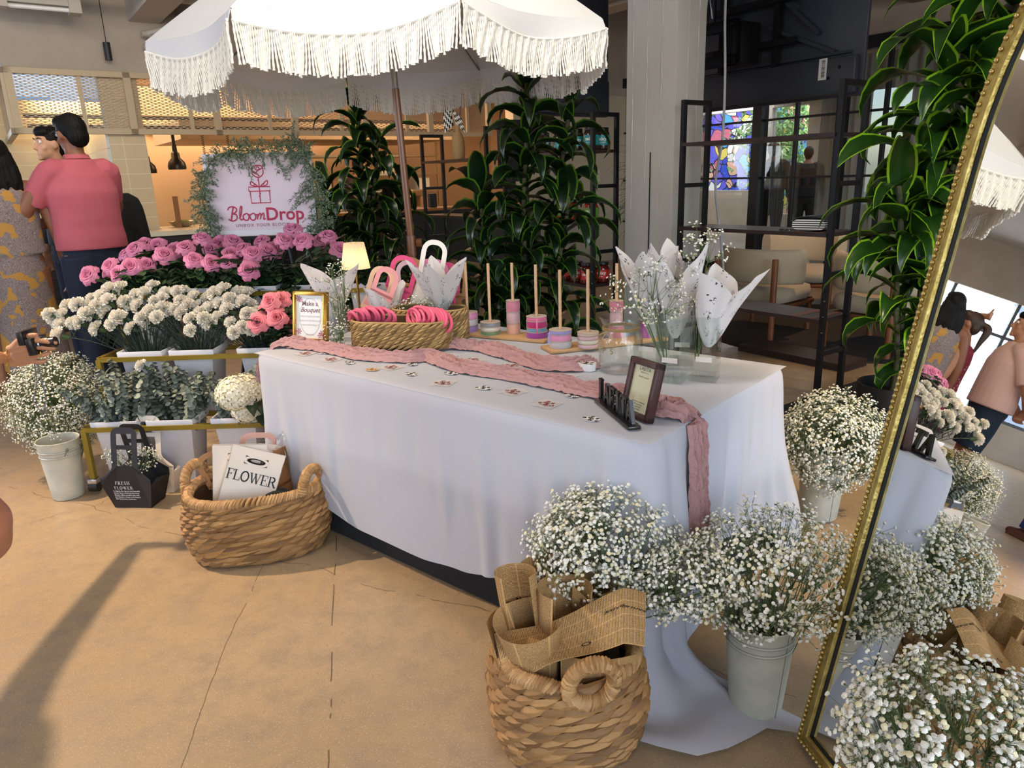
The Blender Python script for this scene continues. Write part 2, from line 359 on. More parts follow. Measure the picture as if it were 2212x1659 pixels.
# glass wall with black bars, plaster above, lounge behind it
struct(rbox('wall_right', 8.77, 1.0, 2.82, 8.95, 9.3, CZ, WALL))
rbox('wall_right_near', 8.77, -4.2, 0, 8.95, 1.0, CZ, WALL)
rbox('trim_11', 7.2, 1.0, 3.1, 8.77, 4.6, CZ, mat('soffit_brown', '#8b7a6a', .8))
q = MB(); q.M = ROOM
q.box(8.72, 1.0, 2.70, 8.84, 9.1, 2.84)
for b in (1.6, 2.45, 3.15, 4.0, 4.78, 5.30, 5.94, 7.65, 8.4): q.box(8.75, b-.022, 0, 8.8, b+.022, 2.75)
for b in (6.5,): q.box(8.70, b-.07, 0, 8.86, b+.07, 2.75)
q.box(8.70, 5.28, 0, 8.86, 5.36, 2.75)
for zz in (.62, 1.28, 2.02): q.box(8.755, 1.0, zz-.014, 8.795, 9.1, zz+.014)
q.box(8.73, 1.0, 0, 8.83, 9.1, .10)
struct(q.build('window_12', mat('window_bar_black', '#191c22', .45, metal=.2), smooth=False))
q = MB(); q.M = ROOM; q.add([(8.775, 1, .1), (8.775, 9.1, .1), (8.775, 9.1, 2.72), (8.775, 1, 2.72)], [(0, 1, 2, 3)])
pg = mat('partition_glass', '#dfe4e4', .03); pn = pg.node_tree.nodes; pl_ = pg.node_tree.links
ms = pn.new('ShaderNodeMixShader'); tr = pn.new('ShaderNodeBsdfTransparent'); gl = pn.new('ShaderNodeBsdfGlossy'); gl.inputs['Roughness'].default_value = .02; fr_ = pn.new('ShaderNodeFresnel'); fr_.inputs[0].default_value = 1.4
tr.inputs[0].default_value = (.8, .84, .84, 1)
pl_.new(fr_.outputs[0], ms.inputs[0]); pl_.new(tr.outputs[0], ms.inputs[1]); pl_.new(gl.outputs[0], ms.inputs[2]); pl_.new(ms.outputs[0], pn['Material Output'].inputs[0])
struct(q.build('window_13', pg, smooth=False))
def curtain(b0, b1, lab, al=.72):
    cm = mat('sheer_grey_curtain_%d' % int(al*100), '#a3a19a', .9, alpha=al)
    q = MB(); q.grid(lambda u, v: AB(8.98+.035*math.sin(u*(b1-b0)*42)+.015*math.sin(u*91), lerp(b0, b1, u)+.01*math.sin(u*60), .06+v*2.62), int((b1-b0)*40), 2)
    tag(q.build('curtain', cm), lab, 'curtain')
curtain(1.1, 5.75, 'long sheer grey curtain behind the glass wall on the right', .8); curtain(7.62, 9.0, 'sheer grey curtain behind the glass wall beside the pillar', .75)
curtain(5.98, 6.45, 'narrow sheer grey curtain stretch behind the middle of the glass wall', .35)
rbox('wall_lounge_side', 8.95, 14.6, 0, 16.5, 14.8, CZ, WALL); rbox('wall_lounge_near', 8.95, .8, 0, 16.5, 1.0, CZ, WALL)
rbox('wall_kitchen_end', 8.95, 9.1, 0, 9.05, 9.3, 0.01, WALL)
wall_holes('wall_lounge_far', 'a', 15.6, .8, 14.8, [(7.9, 8.8, .6, 2.9), (10.15, 11.1, .35, 2.75), (11.2, 13.3, .9, 2.75)])
# painted street wall and tree outside the lounge windows
mu = mat('street_mural', '#4a4aa8', .8); g = NT(mu); x, y, z = g.uv('Object'); P = g.comb(x, y, z)
P2 = g.node('ShaderNodeVectorMath', [P, (0, 0, 0)], operation='ADD'); dn = g.n.new('ShaderNodeTexNoise'); dn.inputs['Scale'].default_value = 1.1; g.L.new(P, dn.inputs[0])
wp = g.n.new('ShaderNodeVectorMath'); wp.operation = 'MULTIPLY_ADD'; g.L.new(dn.outputs[1], wp.inputs[0]); wp.inputs[1].default_value = (1.2, 1.2, 1.2); g.L.new(P, wp.inputs[2])
vo = g.n.new('ShaderNodeTexVoronoi'); vo.inputs['Scale'].default_value = 2.6; g.L.new(wp.outputs[0], vo.inputs[0]); sp = g.n.new('ShaderNodeSeparateColor'); g.L.new(vo.outputs['Color'], sp.inputs[0])
cr = g.n.new('ShaderNodeValToRGB'); cr.color_ramp.interpolation = 'CONSTANT'; e = cr.color_ramp.elements; e[0].color = hexc('#6a5fc8'); e[1].position = .2; e[1].color = hexc('#efcf5a')
for p_, h_ in ((.34, '#f0b48c'), (.5, '#58a8d8'), (.62, '#d86a7c'), (.74, '#f2e6d0'), (.86, '#3a4fc0')): k_ = e.new(p_); k_.color = hexc(h_)
g.L.new(sp.outputs[0], cr.inputs[0]); vd = g.n.new('ShaderNodeTexVoronoi'); vd.feature = 'DISTANCE_TO_EDGE'; vd.inputs['Scale'].default_value = 2.6; g.L.new(wp.outputs[0], vd.inputs[0])
g.base(g.mix(g.math('LESS_THAN', vd.outputs[0], .035), cr.outputs[0], hexc('#15151d')))
rbox('painted_street_wall', 19.0, 11.0, -.3, 19.3, 24, 4.2, mu)
rbox('street_ground', 16.5, -10, -.35, 40, 40, -.02, mat('pavement_grey', '#a9a8a4', .9))
q = MB(); q.M = ROOM; random.seed(3)
for i in range(2600):
    a, b, zz = 18.6+rnd(-1, 1), 12.15+random.gauss(0, .62), 2.2+random.gauss(0, .9); s = rnd(.05, .12); d1 = Vector((rnd(-1, 1), rnd(-1, 1), rnd(-1, 1))).normalized()*s; d2 = Vector((rnd(-1, 1), rnd(-1, 1), rnd(-1, 1))).normalized()*s*.6; a -= 1.0; c0 = Vector((a, b, zz))
    q.add([c0-d1, c0+d2, c0+d1, c0-d2], [(0, 1, 2, 3)])
t = thing('street_tree', 'leafy green tree outside the far lounge window, left of the painted wall', 'tree', AB(17.6, 12.4, 0)); 
o = q.build('foliage', mat('tree_green', '#6f9a55', .8, col2='#9fc07a', scale=4), t, smooth=False); o.matrix_parent_inverse = t.matrix_basis.inverted()
o = MB().tube([AB(17.6, 12.4, -.2), AB(17.6, 12.4, 2.4)], .1, 8).build('trunk', DARKW, t); o.matrix_parent_inverse = t.matrix_basis.inverted()
area('street_daylight', AB(17.2, 11, 4.6), AB(19.5, 12.5, 1.5), 8, 3, 900, '#f4f8ff')
# pillar
pm = mat('raw_pillar_concrete', '#a9a69f', .85); g = NT(pm); x, y, z = g.uv('Object'); P = g.comb(g.math('MULTIPLY', x, 3.0), g.math('MULTIPLY', y, 3.0), g.math('MULTIPLY', z, .5))
n1 = g.node('ShaderNodeTexNoise', {0: P, 2: 2.0, 3: 4.0}); g.base(g.mix(n1, hexc('#b3b0a9'), hexc('#cbc8c1')))
q = MB(); q.M = ROOM; q.box(4.35, 3.98, 0, 4.67, 4.5, CZ); pil = struct(q.build('wall_pillar', pm, bevel=.012))
# board-mark ridges left by the formwork
q = MB(); q.M = ROOM
random.seed(5)
for b0 in (4.12, 4.27, 4.42):
    pts = [(4.345, b0+rnd(-.004, .004), zz) for zz in np.arange(1.1, CZ, .06)]; q.tube(pts, [rnd(.001, .0055) for _ in pts], 5)
for a0 in (4.47, 4.58):
    pts = [(a0+rnd(-.003, .003), 3.976, zz) for zz in np.arange(1.5, CZ, .06)]; q.tube(pts, [rnd(.001, .005) for _ in pts], 5)
struct(q.build('trim_12', mat('ridge_concrete', '#d0cec8', .9)))
q = MB(); q.M = ROOM; q.box(4.343, 4.215, .3, 4.352, 4.222, 1.55); struct(q.build('trim_13', BLK, smooth=False))
# ---------------------------------------------------------------- kitchen
TILE = mat('kitchen_tile', '#cbb48c', .35); g = NT(TILE); x, y, z = g.uv('Object')
def tilemask(g, u, z, wu, wz, gap=.006):
    fu = g.math('FRACT', g.math('DIVIDE', u, wu)); fz = g.math('FRACT', g.math('DIVIDE', z, wz))
    return g.math('MAXIMUM', g.math('LESS_THAN', fu, gap/wu), g.math('LESS_THAN', fz, gap/wz))
uu = g.math('ADD', g.math('MULTIPLY', x, A.x), g.math('MULTIPLY', y, A.y)); vv = g.math('ADD', g.math('MULTIPLY', x, Bx.x), g.math('MULTIPLY', y, Bx.y))
g.base(g.mix(tilemask(g, g.math('ADD', uu, vv), z, .62, .155), hexc('#cfba94'), hexc('#e6d8b8')))
GT = mat('pale_gloss_tile', '#c9d2d6', .06, spec=1.0); g = NT(GT); x, y, z = g.uv('Object')
vv = g.math('ADD', g.math('MULTIPLY', x, Bx.x), g.math('MULTIPLY', y, Bx.y)); g.base(g.mix(tilemask(g, vv, z, .5, .26), hexc('#cfd8da'), hexc('#8a9696')))
rbox('wall_kitchen_side', 1.26, 9.15, 0, 1.62, 10.9, CZ, TILE)
q = MB(); q.M = ROOM; q.box(1.235, 9.17, .95, 1.262, 10.9, 2.75); struct(q.build('trim_14', GT, smooth=False))
rbox('wall_kitchen_nook', -.1, 10.9, 0, 1.62, 11.1, 2.45, TILE)
rbox('wall_kitchen_back', 1.62, 13.0, 0, 8.9, 13.2, CZ, mat('kitchen_back_wall', '#bda587', .6))
rbox('wall_kitchen_right', 8.77, 9.3, 0, 8.95, 13.2, CZ, mat('kitchen_back_wall', '#bda587', .6))
rbox('trim_15', 1.62, 9.3, 2.92, 8.8, 13.0, 3.0, mat('kitchen_ceiling', '#b99a72', .7))
# counter
t = thing('kitchen_counter', 'long dark panelled kitchen counter with a pale worktop behind the flowers', 'counter', AB(1.5, 9.1, 0), RZ)
q = MB(); q.box(-2.2, -.42, 0, 4.95, -.02, .9)
for i in range(9): q.box(-2.2, -.432, .06+i*.095, 4.95, -.42, .145+i*.095)
q.build('panelling', mat('counter_dark', '#1d1715', .5), t, smooth=False)
q = MB(); q.box(-2.25, -.47, .9, 5.0, -.01, .95); q.box(.14, -.01, .9, 5.0, .6, .95); q.build('worktop', mat('worktop_pale', '#e2d6bb', .35), t, smooth=False)
MB().box(1.3, -.95, 1.02, 4.9, -.5, 1.05).build('bar_ledge', mat('ledge_orange_wood', '#9b5f2c', .4), t, smooth=False)
MB().box(1.35, -.86, 0, 4.85, -.50, 1.02).build('bar_front', mat('counter_dark', '#1d1715', .5), t, smooth=False)
# header screen of perforated steel
pm_ = mat('perforated_steel', '#bba78a', .55, metal=.2); g = NT(pm_); x, y, z = g.uv('Object')
uu = g.math('ADD', g.math('MULTIPLY', x, A.x), g.math('MULTIPLY', y, A.y)); vv = g.math('ADD', g.math('MULTIPLY', x, Bx.x), g.math('MULTIPLY', y, Bx.y)); s_ = g.math('ADD', uu, vv)
row = g.math('FLOOR', g.math('DIVIDE', z, .0155)); off = g.math('MULTIPLY', g.math('MODULO', row, 2.0), .5)
fu = g.math('SUBTRACT', g.math('FRACT', g.math('ADD', g.math('DIVIDE', s_, .018), off)), .5); fz = g.math('SUBTRACT', g.math('FRACT', g.math('DIVIDE', z, .0155)), .5)
hole = g.math('LESS_THAN', g.math('ADD', g.math('MULTIPLY', fu, fu), g.math('MULTIPLY', fz, fz)), .15)
g.L.new(g.math('SUBTRACT', 1.0, hole), g.b.inputs['Alpha'])
t = thing('screen_header', 'beige perforated steel screen with square frames above the kitchen counter', 'screen', AB(.43, 9.1, 1.96), RZ)
q = MB(); edges = [0, 1.05, 1.93, 2.83, 3.75, 4.7, 5.65]
for e0 in edges: q.box(e0, -.03, 0, e0+.07, .03, .62)
q.box(0, -.03, 0, 5.7, .03, .055); q.box(0, -.03, .565, 5.7, .03, .62)
for e0 in edges[:-1]: q.box(e0+.62, .0, .05, e0+.66, .03, .6)
q.box(-.03, 0, 0, .03, 3.6, .055); q.box(-.03, 0, .565, .03, 3.6, .62)
for b in (0, 1.2, 2.4, 3.54): q.box(-.03, b, 0, .03, b+.06, .62)
q.build('frame', BEIGEM, t, smooth=False)
for i, e0 in enumerate(edges[:-1]): MB().add([(e0+.03, .035, .03), (edges[i+1]+.03, .035, .03), (edges[i+1]+.03, .035, .59), (e0+.03, .035, .59)], [(0, 1, 2, 3)]).build('perforated_panel', pm_, t, smooth=False)
MB().add([(.035, .03, .03), (.035, 3.55, .03), (.035, 3.55, .59), (.035, .03, .59)], [(0, 1, 2, 3)]).build('side_panel', pm_, t, smooth=False)
# kitchen ductwork and shelves inside
def ktag(o, l, c, g_=None): return tag(o, l, c, g_)
ktag(rbox('extractor_hood', 2.3, 10.6, 2.0, 6.4, 12.4, 2.25, BEIGEM, s=False), 'wide beige extractor hood hanging inside the kitchen', 'hood')
for i, zz in enumerate((1.98, 2.12)): ktag(rbox('ceiling_rail', .6, 10.0+.4*i, zz+.1, 6.2, 10.05+.4*i, zz+.14, DARKW, s=False), ['lower', 'upper'][i]+' dark rail crossing behind the perforated screen', 'rail')
STEEL = mat('kitchen_steel', '#b9a98c', .3, metal=.8)
def heat_lamp(a, b, z, lab, coil=False):
    t = thing('heat_lamp', lab, 'heat lamp', AB(a, b, z), RZ)
    MB().lathe([(.11, 0), (.112, .04), (.10, .09), (.055, .14), (.05, .2), (.03, .22), (.028, .30)], 20).build('shade', mat('lamp_black', '#121214', .35), t)
    MB().cyl((0, 0, .3), (0, 0, .44), .02, 10).build('stem', BLK, t)
heat_lamp(2.18, 10.5, 1.62, 'black heat lamp hanging left of the pink sign, the nearer one'); heat_lamp(1.82, 10.5, 1.58, 'black heat lamp half hidden behind the tiled column')
for i, (a, lab) in enumerate(((2.54, 'left'), (2.86, 'right'))):
    q = MB(); q.tube([AB(a, 10.5, 2.1-k*.004)+Vector((.015*math.cos(k*.9), .015*math.sin(k*.9), 0)) for k in range(110)], .004, 4); tag(q.build('coiled_cord', BLK), lab+' coiled black cord hanging above the pink sign', 'cord')
    heat_lamp(a, 10.5, 1.22, 'black heat lamp hidden behind the pink sign on the %s coiled cord' % lab)
tag(rbox('emergency_light', 2.3, 12.9, 2.22, 2.55, 12.98, 2.34, PIPE, s=False), 'small white twin emergency light above the heat lamps', 'light')
# serving shelves with cartons seen between the plants
for k, (a0, a1) in enumerate(((3.7, 4.7), (4.9, 6.3))):
    t = thing('kitchen_rack', ['steel kitchen rack of pans and cartons just right of the pink sign', 'steel kitchen rack of trays seen behind the parasol pole'][k], 'rack', AB(a0, 10.9, .9), RZ)
    for zz in (0.05, .32, .58, .86): MB().box(0, 0, zz, a1-a0, .45, zz+.025).build('shelf', STEEL, t, smooth=False)
    for xx in (0, a1-a0-.03): MB().box(xx, 0, 0, xx+.03, .03, 1.08).build('post', STEEL, t, smooth=False)
    random.seed(11+k)
    for i in range(10):
        w_ = rnd(.12, .25); a = a0+.05+(i % 4)*(a1-a0)/4.2; z0 = .9+(.075, .345, .605)[i // 4]; hh = rnd(.1, .2)
        cm = random.choice(['#a8825a', '#d8cdb4', '#6b4a30', '#e0dccf']); q = MB(); q.M = ROOM; q.box(a, 10.95, z0, a+w_, 11.3, z0+hh); q.box(a+w_/2-.012, 10.948, z0, a+w_/2+.012, 11.3, z0+hh+.001)
        tag(q.build('carton', mat('carton_'+cm[1:], cm, .8), smooth=False), ['kitchen carton on the rack beside the pink sign', 'kitchen carton on the rack behind the parasol pole'][k], 'carton', ['cartons on the rack beside the sign', 'cartons on the rack behind the pole'][k])
YEL = mat('yellow_plastic', '#e8c01c', .4)
o = rbox('yellow_carton', 4.86, 9.35, .95, 4.96, 9.5, 1.27, YEL, s=False); tag(o, 'tall yellow carton on the counter right of the parasol pole', 'carton')
o = rbox('card_reader', 4.70, 8.4, 1.051, 4.80, 8.46, 1.22, BLK, s=False); tag(o, 'black card reader on the wooden bar ledge by the pole', 'card reader')
o = rbox('till_screen', 4.25, 8.4, 1.051, 4.5, 8.46, 1.2, BLK, s=False); tag(o, 'low black till on the wooden bar ledge left of the card reader', 'till')
t = thing('mixing_bowl', 'shallow steel bowl of greens on the kitchen worktop by the sign', 'bowl', AB(1.9, 9.35, .95)); MB().lathe([(.06, 0), (.10, .01), (.15, .06), (.155, .065), (.145, .06), (.09, .02), (0, .015)], 24).build('bowl', STEEL, t)
MB().ball((0, 0, .05), (.1, .1, .03)).build('greens', mat('salad_green', '#4c6b2c', .8, col2='#7a9444', scale=60), t)
tag(rbox('serving_board', 1.82, 9.22, .95, 1.87, 9.26, 1.3, mat('board_wood', '#8a5a30', .5), s=False), 'slim wooden board standing on the kitchen worktop', 'board')
tag(rbox('light_switch', 8.12, 9.08, 1.28, 8.22, 9.1, 1.46, mat('switch_white', '#d9d2c2', .4), s=False), 'small pale wall switch beside the dark shelving', 'switch')
# ================================================================ shelving
random.seed(21)
SHELF = mat('walnut_shelf', '#2a1b18', .4, col2='#3b2822', scale=5, stretch=(14, 1.5, 14)); OAKB = mat('orange_wood_edge', '#8d4a22', .45, col2='#5e2e16', scale=6, stretch=(30, 2, 30))
def shelf_unit(b0, b1, lab, posts, a0=4.16, a1=4.42, h=1.88, band=True, shelves=(.47, 1.0, 1.58)):
    t = thing('shelving_unit', lab, 'shelves', AB(a0, b0, 0), RZ); d = a1-a0; w_ = b1-b0
    for y in (0, w_):
        for x in (0, d): MB().cbox((x, y, h/2), (.032, .032, h)).build('post', BLK, t, smooth=False)
        MB().cbox((d/2, y, h-.016), (d, .03, .032)).build('top_rail', BLK, t, smooth=False)
        for zz in (1.30, .76, .26): MB().cbox((d/2, y, zz), (d, .026, .03)).build('rung', BLK, t, smooth=False)
        q = MB()
        for zz in (.5, .6, .4): q.ball((-.02, y-.01, zz), .007, 6, 4); q.ball((d+.0, y-.022, zz), .007, 6, 4)
        q.build('bolt', mat('bolt_steel', '#8a8a8a', .3, metal=1), t)
    for zz in shelves:
        s = MB().box(-.03, .01, zz-.012, d+.03, w_-.01, zz+.012).build('shelf', SHELF, t, smooth=False)
        if band:
            q = MB()
            for k in range(2): q.box(-.03, .05+k*.12, zz+.0125, d+.03, .09+k*.12+.02*k, zz+.0135)
            q.build('inlay', OAKB, s, smooth=False)
    return t
shelf_unit(2.53, 3.72, 'black steel shelving unit right of the pillar with a striped purse on it', 0)
shelf_unit(4.68, 5.95, 'black shelving unit left of the pillar holding the sauce jars', 0, band=False)
shelf_unit(6.25, 7.55, 'black shelving unit holding the vase, between the two tall plants', 0, band=False)
# clutch purse with chain
t = thing('purse', 'small black and white striped clutch purse lying on the middle shelf', 'purse', AB(4.26, 2.72, 1.012), RZ+.25)
q = MB(); q.grid(lambda u, v: Vector(((.115*math.copysign(abs(math.cos(u*2*PI))**.6, math.cos(u*2*PI)))*(1-.12*abs(v*2-1)), (v-.5)*.15, .042+.04*math.copysign(abs(math.sin(u*2*PI))**.7, math.sin(u*2*PI))*(1-.2*(v-.5)))), 32, 8, closeu=True)
q.add([Vector(p) for p in q.v[:32]], [tuple(range(31, -1, -1))]); q.add([Vector(p) for p in q.v[32*8:32*9]], [tuple(range(32))])
sm = mat('purse_stripes', '#efeeea', .5); g = NT(sm); x, y, z = g.uv('Object'); g.base(g.mix(g.math('GREATER_THAN', g.math('FRACT', g.math('MULTIPLY', z, 75.0)), .5), hexc('#f0efec'), hexc('#131318')))
TR_ = TR((0, 0, 0), PI/2); q.v = [tuple(TR_ @ Vector(p)) for p in q.v]; q.build('pouch', sm, t)
q = MB(); q.grid(lambda u, v: Vector(((v-.5)*.14, (u-.5)*.22, .087+.006*math.cos((u-.5)*PI)-.02*(abs(u-.5)*2)**3)), 10, 4); q.build('flap', mat('purse_black', '#1b1b20', .4), t, solid=.004)
q = MB()
for i in range(34):
    a = i*.55; q.tube([Vector((-.03+.03*math.cos(a+k*2.1)*.3+.02*math.sin(i*1.3), .14+.05*math.sin(i*.7)+.006*math.sin(k*2.1), .004+.004*abs(math.sin(i*2+k)))) for k in range(3)], .0022, 4, closed=True)
q.build('chain', mat('chain_steel', '#9a9a98', .25, metal=1), t)
# sauce jars
def jar_mesh(colour, liquid, word):
    r = thing('sauce_jar', 'x', 'jar'); 
    MB().lathe([(0, 0), (.036, 0), (.043, .006), (.045, .02), (.045, .085), (.040, .098), (.034, .104), (0, .104)], 20).build('glass_body', mat('sauce_'+liquid[1:], liquid, .12, coat=.6), r)
    MB().lathe([(0, .104), (.037, .104), (.038, .106), (.038, .120), (.036, .123), (0, .123)], 20).build('lid', mat('jar_lid_black', '#141414', .35), r)
    lb = MB().lathe([(.0458, .026), (.0458, .080)], 22, a0=-2.6, a1=1.6).build('label', mat('label_'+colour[1:], colour, .5), r)
    q = MB()
    def on(r_, c0, z0): return lambda x, y: Vector((r_*math.cos(c0+x/r_), r_*math.sin(c0+x/r_), z0+y))
    text_on(q, 'saücy', on(.0466, -1.75, .052), size=.026, bold=.0006); q.build('lettering', mat('label_white', '#f3f3ee', .5), lb)
    q = MB(); text_on(q, word, on(.0466, -1.75, .037), size=.008)
    for i in range(5): text_on(q, 'I I I', on(.0466, -.5, .034+i*.008), size=.008)
    q.build('small_print', mat('label_white', '#f3f3ee', .5), lb); return r
rowj = [(1.592, '#128c94', '#33261c', 'SALSA VERDE', 'teal', 'top', ((4.77, 4.22), (4.80, 4.37), (4.97, 4.23), (5.20, 4.24), (5.45, 4.25))),
        (1.012, '#5c8f2c', '#8a2412', 'TOMATILLO', 'green', 'middle', ((4.77, 4.22), (5.06, 4.24), (5.22, 4.28), (5.45, 4.25))),
        (.482, '#c22a20', '#5a1410', 'ROJA', 'red', 'bottom', ((4.77, 4.35), (4.80, 4.2), (4.96, 4.22), (5.12, 4.25), (5.28, 4.22)))]
nmj = ['first', 'second', 'third', 'fourth', 'fifth']
for z0, c1, c2, wd, cn, sh, ps in rowj:
    base = jar_mesh(c1, c2, wd)
    for i, (b, a) in enumerate(ps):
        o = base if i == 0 else dup(base); o.matrix_basis = TR(AB(a, b, z0), 0.1*i-.1, s=1.45)
        o['label'] = 'black-lidded sauce jar with %s label on the %s shelf, %s from the pillar' % (cn, sh, nmj[i]); o['group'] = 'sauce jars on the %s shelf' % sh
# vase with flag and pampas
VP = AB(4.27, 6.95, 1.592)
t = thing('bottle_vase', 'tall sand-coloured bottle vase on the top shelf', 'vase', VP)
MB().lathe([(0, 0), (.055, 0), (.066, .02), (.072, .10), (.068, .19), (.05, .25), (.028, .285), (.024, .33), (.028, .345), (.022, .343), (.02, .30), (0, .30)], 28).build('body', mat('sand_clay', '#b08e62', .85), t)
fl_ = thing('checkered_flag', 'black and white checkered flag standing in the sand-coloured vase', 'flag', VP+Vector((0, 0, .31)))
MB().cyl((0, 0, 0), (-.075, -.02, .25), .0055, 8).build('stick', mat('pale_dowel', '#d8b893', .5), fl_)
ck_ = mat('checkered_cloth', '#ffffff', .8); g = NT(ck_); u, v, _ = g.uv()
g.base(g.mix(g.math('MODULO', g.math('ADD', g.math('FLOOR', g.math('MULTIPLY', u, 6.0)), g.math('FLOOR', g.math('MULTIPLY', v, 6.0))), 2.0), hexc('#eeeae2'), hexc('#141416')))
q = MB(); q.grid(lambda u, v: Vector((-.072+v*.035-u*.07-.03*u*v, -.02-.02*math.sin(u*5), .235-v*.20-u*.075)), 14, 8); q.build('cloth', ck_, fl_)
q = MB(); q.grid(lambda u, v: Vector((-.065+v*.035+u*.115, -.02+.02*math.sin(u*5+.4), .22-v*.15-u*.12)), 14, 8); q.build('cloth', ck_, fl_)
pa_ = thing('pampas_stem', 'dusty pink pampas plume standing in the sand-coloured vase', 'dried grass', VP+Vector((0, 0, .31)))
MB().tube(spline([(0, 0, 0), (.02, .01, .12), (.035, .01, .2)]), .002, 5).build('stem', mat('straw', '#b59a78', .8), pa_)
q = MB()
for i in range(420):
    s = rnd(0, 1); c0 = Vector((.03+.03*s, .01, .12+.22*s)); a = rnd(0, 6.28); l = .026*(1-s*.5); q.tube([c0, c0+Vector((math.cos(a)*l*.6, math.sin(a)*l*.6, l))], [.0016, .0004], 3, caps=False)
q.build('plume', mat('pampas_pink', '#9c7c72', .9), pa_)
# framed chalk sign and dark plinth seen behind the big plant
o = rbox('speaker_box', 4.5, 6.3, 1.35, 4.7, 6.55, 1.95, mat('dark_grey_box', '#2c2e33', .6), s=False); tag(o, 'dark grey box seen behind the top shelf by the big plant', 'box')
o = rbox('stand_leg', 4.54, 6.38, 0, 4.6, 6.44, 1.35, BLK, s=False); tag(o, 'black pole under the dark grey box', 'pole')
# ---------------------------------------------------------------- hanging screens (seen from behind)
TVM = mat('tv_back_plastic', '#2c303b', .42, bump=.03, bscale=200); TVD = mat('tv_metal', '#16181d', .4, metal=.5)
t = thing('television', 'huge black television hung from the ceiling beside the pillar, seen from behind', 'television', AB(5.78, 3.36, 1.93), RZ)
W_, Hh = 1.92, 1.1
MB().box(0, 0, 0, .035, W_, Hh).build('back_panel', TVM, t, bevel=.012)
MB().box(-.07, .03, .02, 0, W_-.03, .30).build('electronics_box', TVM, t, bevel=.015)
q = MB()
q.bar((-.03, W_*.45, .62), (-.03, W_*.12, .34), .05, .03); q.bar((-.03, W_*.55, 1.05), (-.03, W_*.30, .72), .05, .03); q.bar((-.03, .1, .33), (-.03, W_-.1, .33), .03, .02)
q.bar((-.03, W_*.46, .95), (-.03, W_*.2, .5), .05, .03); q.build('rib', TVM, t, smooth=False)
q = MB()
for zz in (.45, .78): q.box(-.13, .55, zz, -.09, 1.5, zz+.05)
for yy in (.72, 1.28): q.box(-.11, yy, .3, -.05, yy+.05, .95)
q.build('mount_rail', TVD, t, smooth=False)
q = MB(); q.box(-.40, .93, .32, -.34, 1.03, .68); q.box(-.40, 1.29, .32, -.34, 1.38, .68); q.box(-.40, .93, .59, -.34, 1.38, .68); q.box(-.40, .93, .32, -.34, 1.38, .41); q.box(-.34, .90, .34, -.1, .94, .66); q.box(-.42, .94, .36, -.40, .97, .39); q.box(-.42, .94, .62, -.40, .97, .65)
q.build('wall_plate', TVD, t, bevel=.004)
q = MB(); q.cyl((-.37, 1.2, .68), (-.37, 1.2, 1.9), .035, 14); q.build('ceiling_pole', TVD, t)
for yy in (.12, .3): MB().ball((-.072, .1+yy*.5, .22-.4*(yy-.12)), (.004, .014, .014)).build('screw_hole', mat('hole_black', '#020203', .9), t)
lb = MB().box(-.074, .27, .14, -.071, .34, .30).build('barcode_label', mat('label_paper', '#d6d6d6', .6), t, smooth=False)
q = MB()
for i in range(16): q.box(-.0755, .285, .155+i*.0085, -.0742, .315, .155+i*.0085+rnd(.002, .006))
q.build('bars', BLK, lb, smooth=False)
t = thing('television', 'black television hung at an angle left of the pillar, partly hidden by the parasol', 'television', AB(3.9, 5.3, 1.90), RZ)
MB().box(0, 0, 0, 1.0, .035, 1.1).build('back_panel', TVM, t, bevel=.012); MB().box(.05, -.07, .02, .95, 0, .3).build('electronics_box', TVM, t, bevel=.012)
q = MB(); q.bar((.1, -.03, .35), (.5, -.03, .9), .05, .03); q.bar((.6, -.03, .35), (.9, -.03, .8), .05, .03); q.build('rib', TVM, t, smooth=False)
q = MB(); q.cyl((.5, .09, 1.0), (.5, .09, 1.95), .03, 12); q.box(.4, .035, .9, .6, .12, 1.05); q.build('ceiling_pole', TVD, t, smooth=False)
WC = mat('white_cable', '#c9cdd2', .5)
q = MB(); q.tube(spline([AB(5.2, 4.26, CZ), AB(5.2, 4.25, 3.0), AB(5.2, 4.25, 2.6), AB(5.2, 4.22, 2.1), AB(5.2, 4.22, 1.65), AB(5.2, 4.27, 1.27), AB(5.2, 4.18, .81), AB(5.2, 4.14, .45), AB(5.2, 4.2, .02)], 8), .011, 8)
tag(q.build('power_cable', WC), 'long white cable hanging from the television mount down to the floor', 'cable')
q = MB()
for d in (-.05, .03): q.tube(spline([AB(5.38, 4.60+d, CZ), AB(5.38, 4.60+d, 3.2), AB(5.38, 4.56-d, 2.64)], 6), .006, 6)
tag(q.build('mount_wires', WC), 'pair of thin white wires reaching the television mount from above', 'cable')
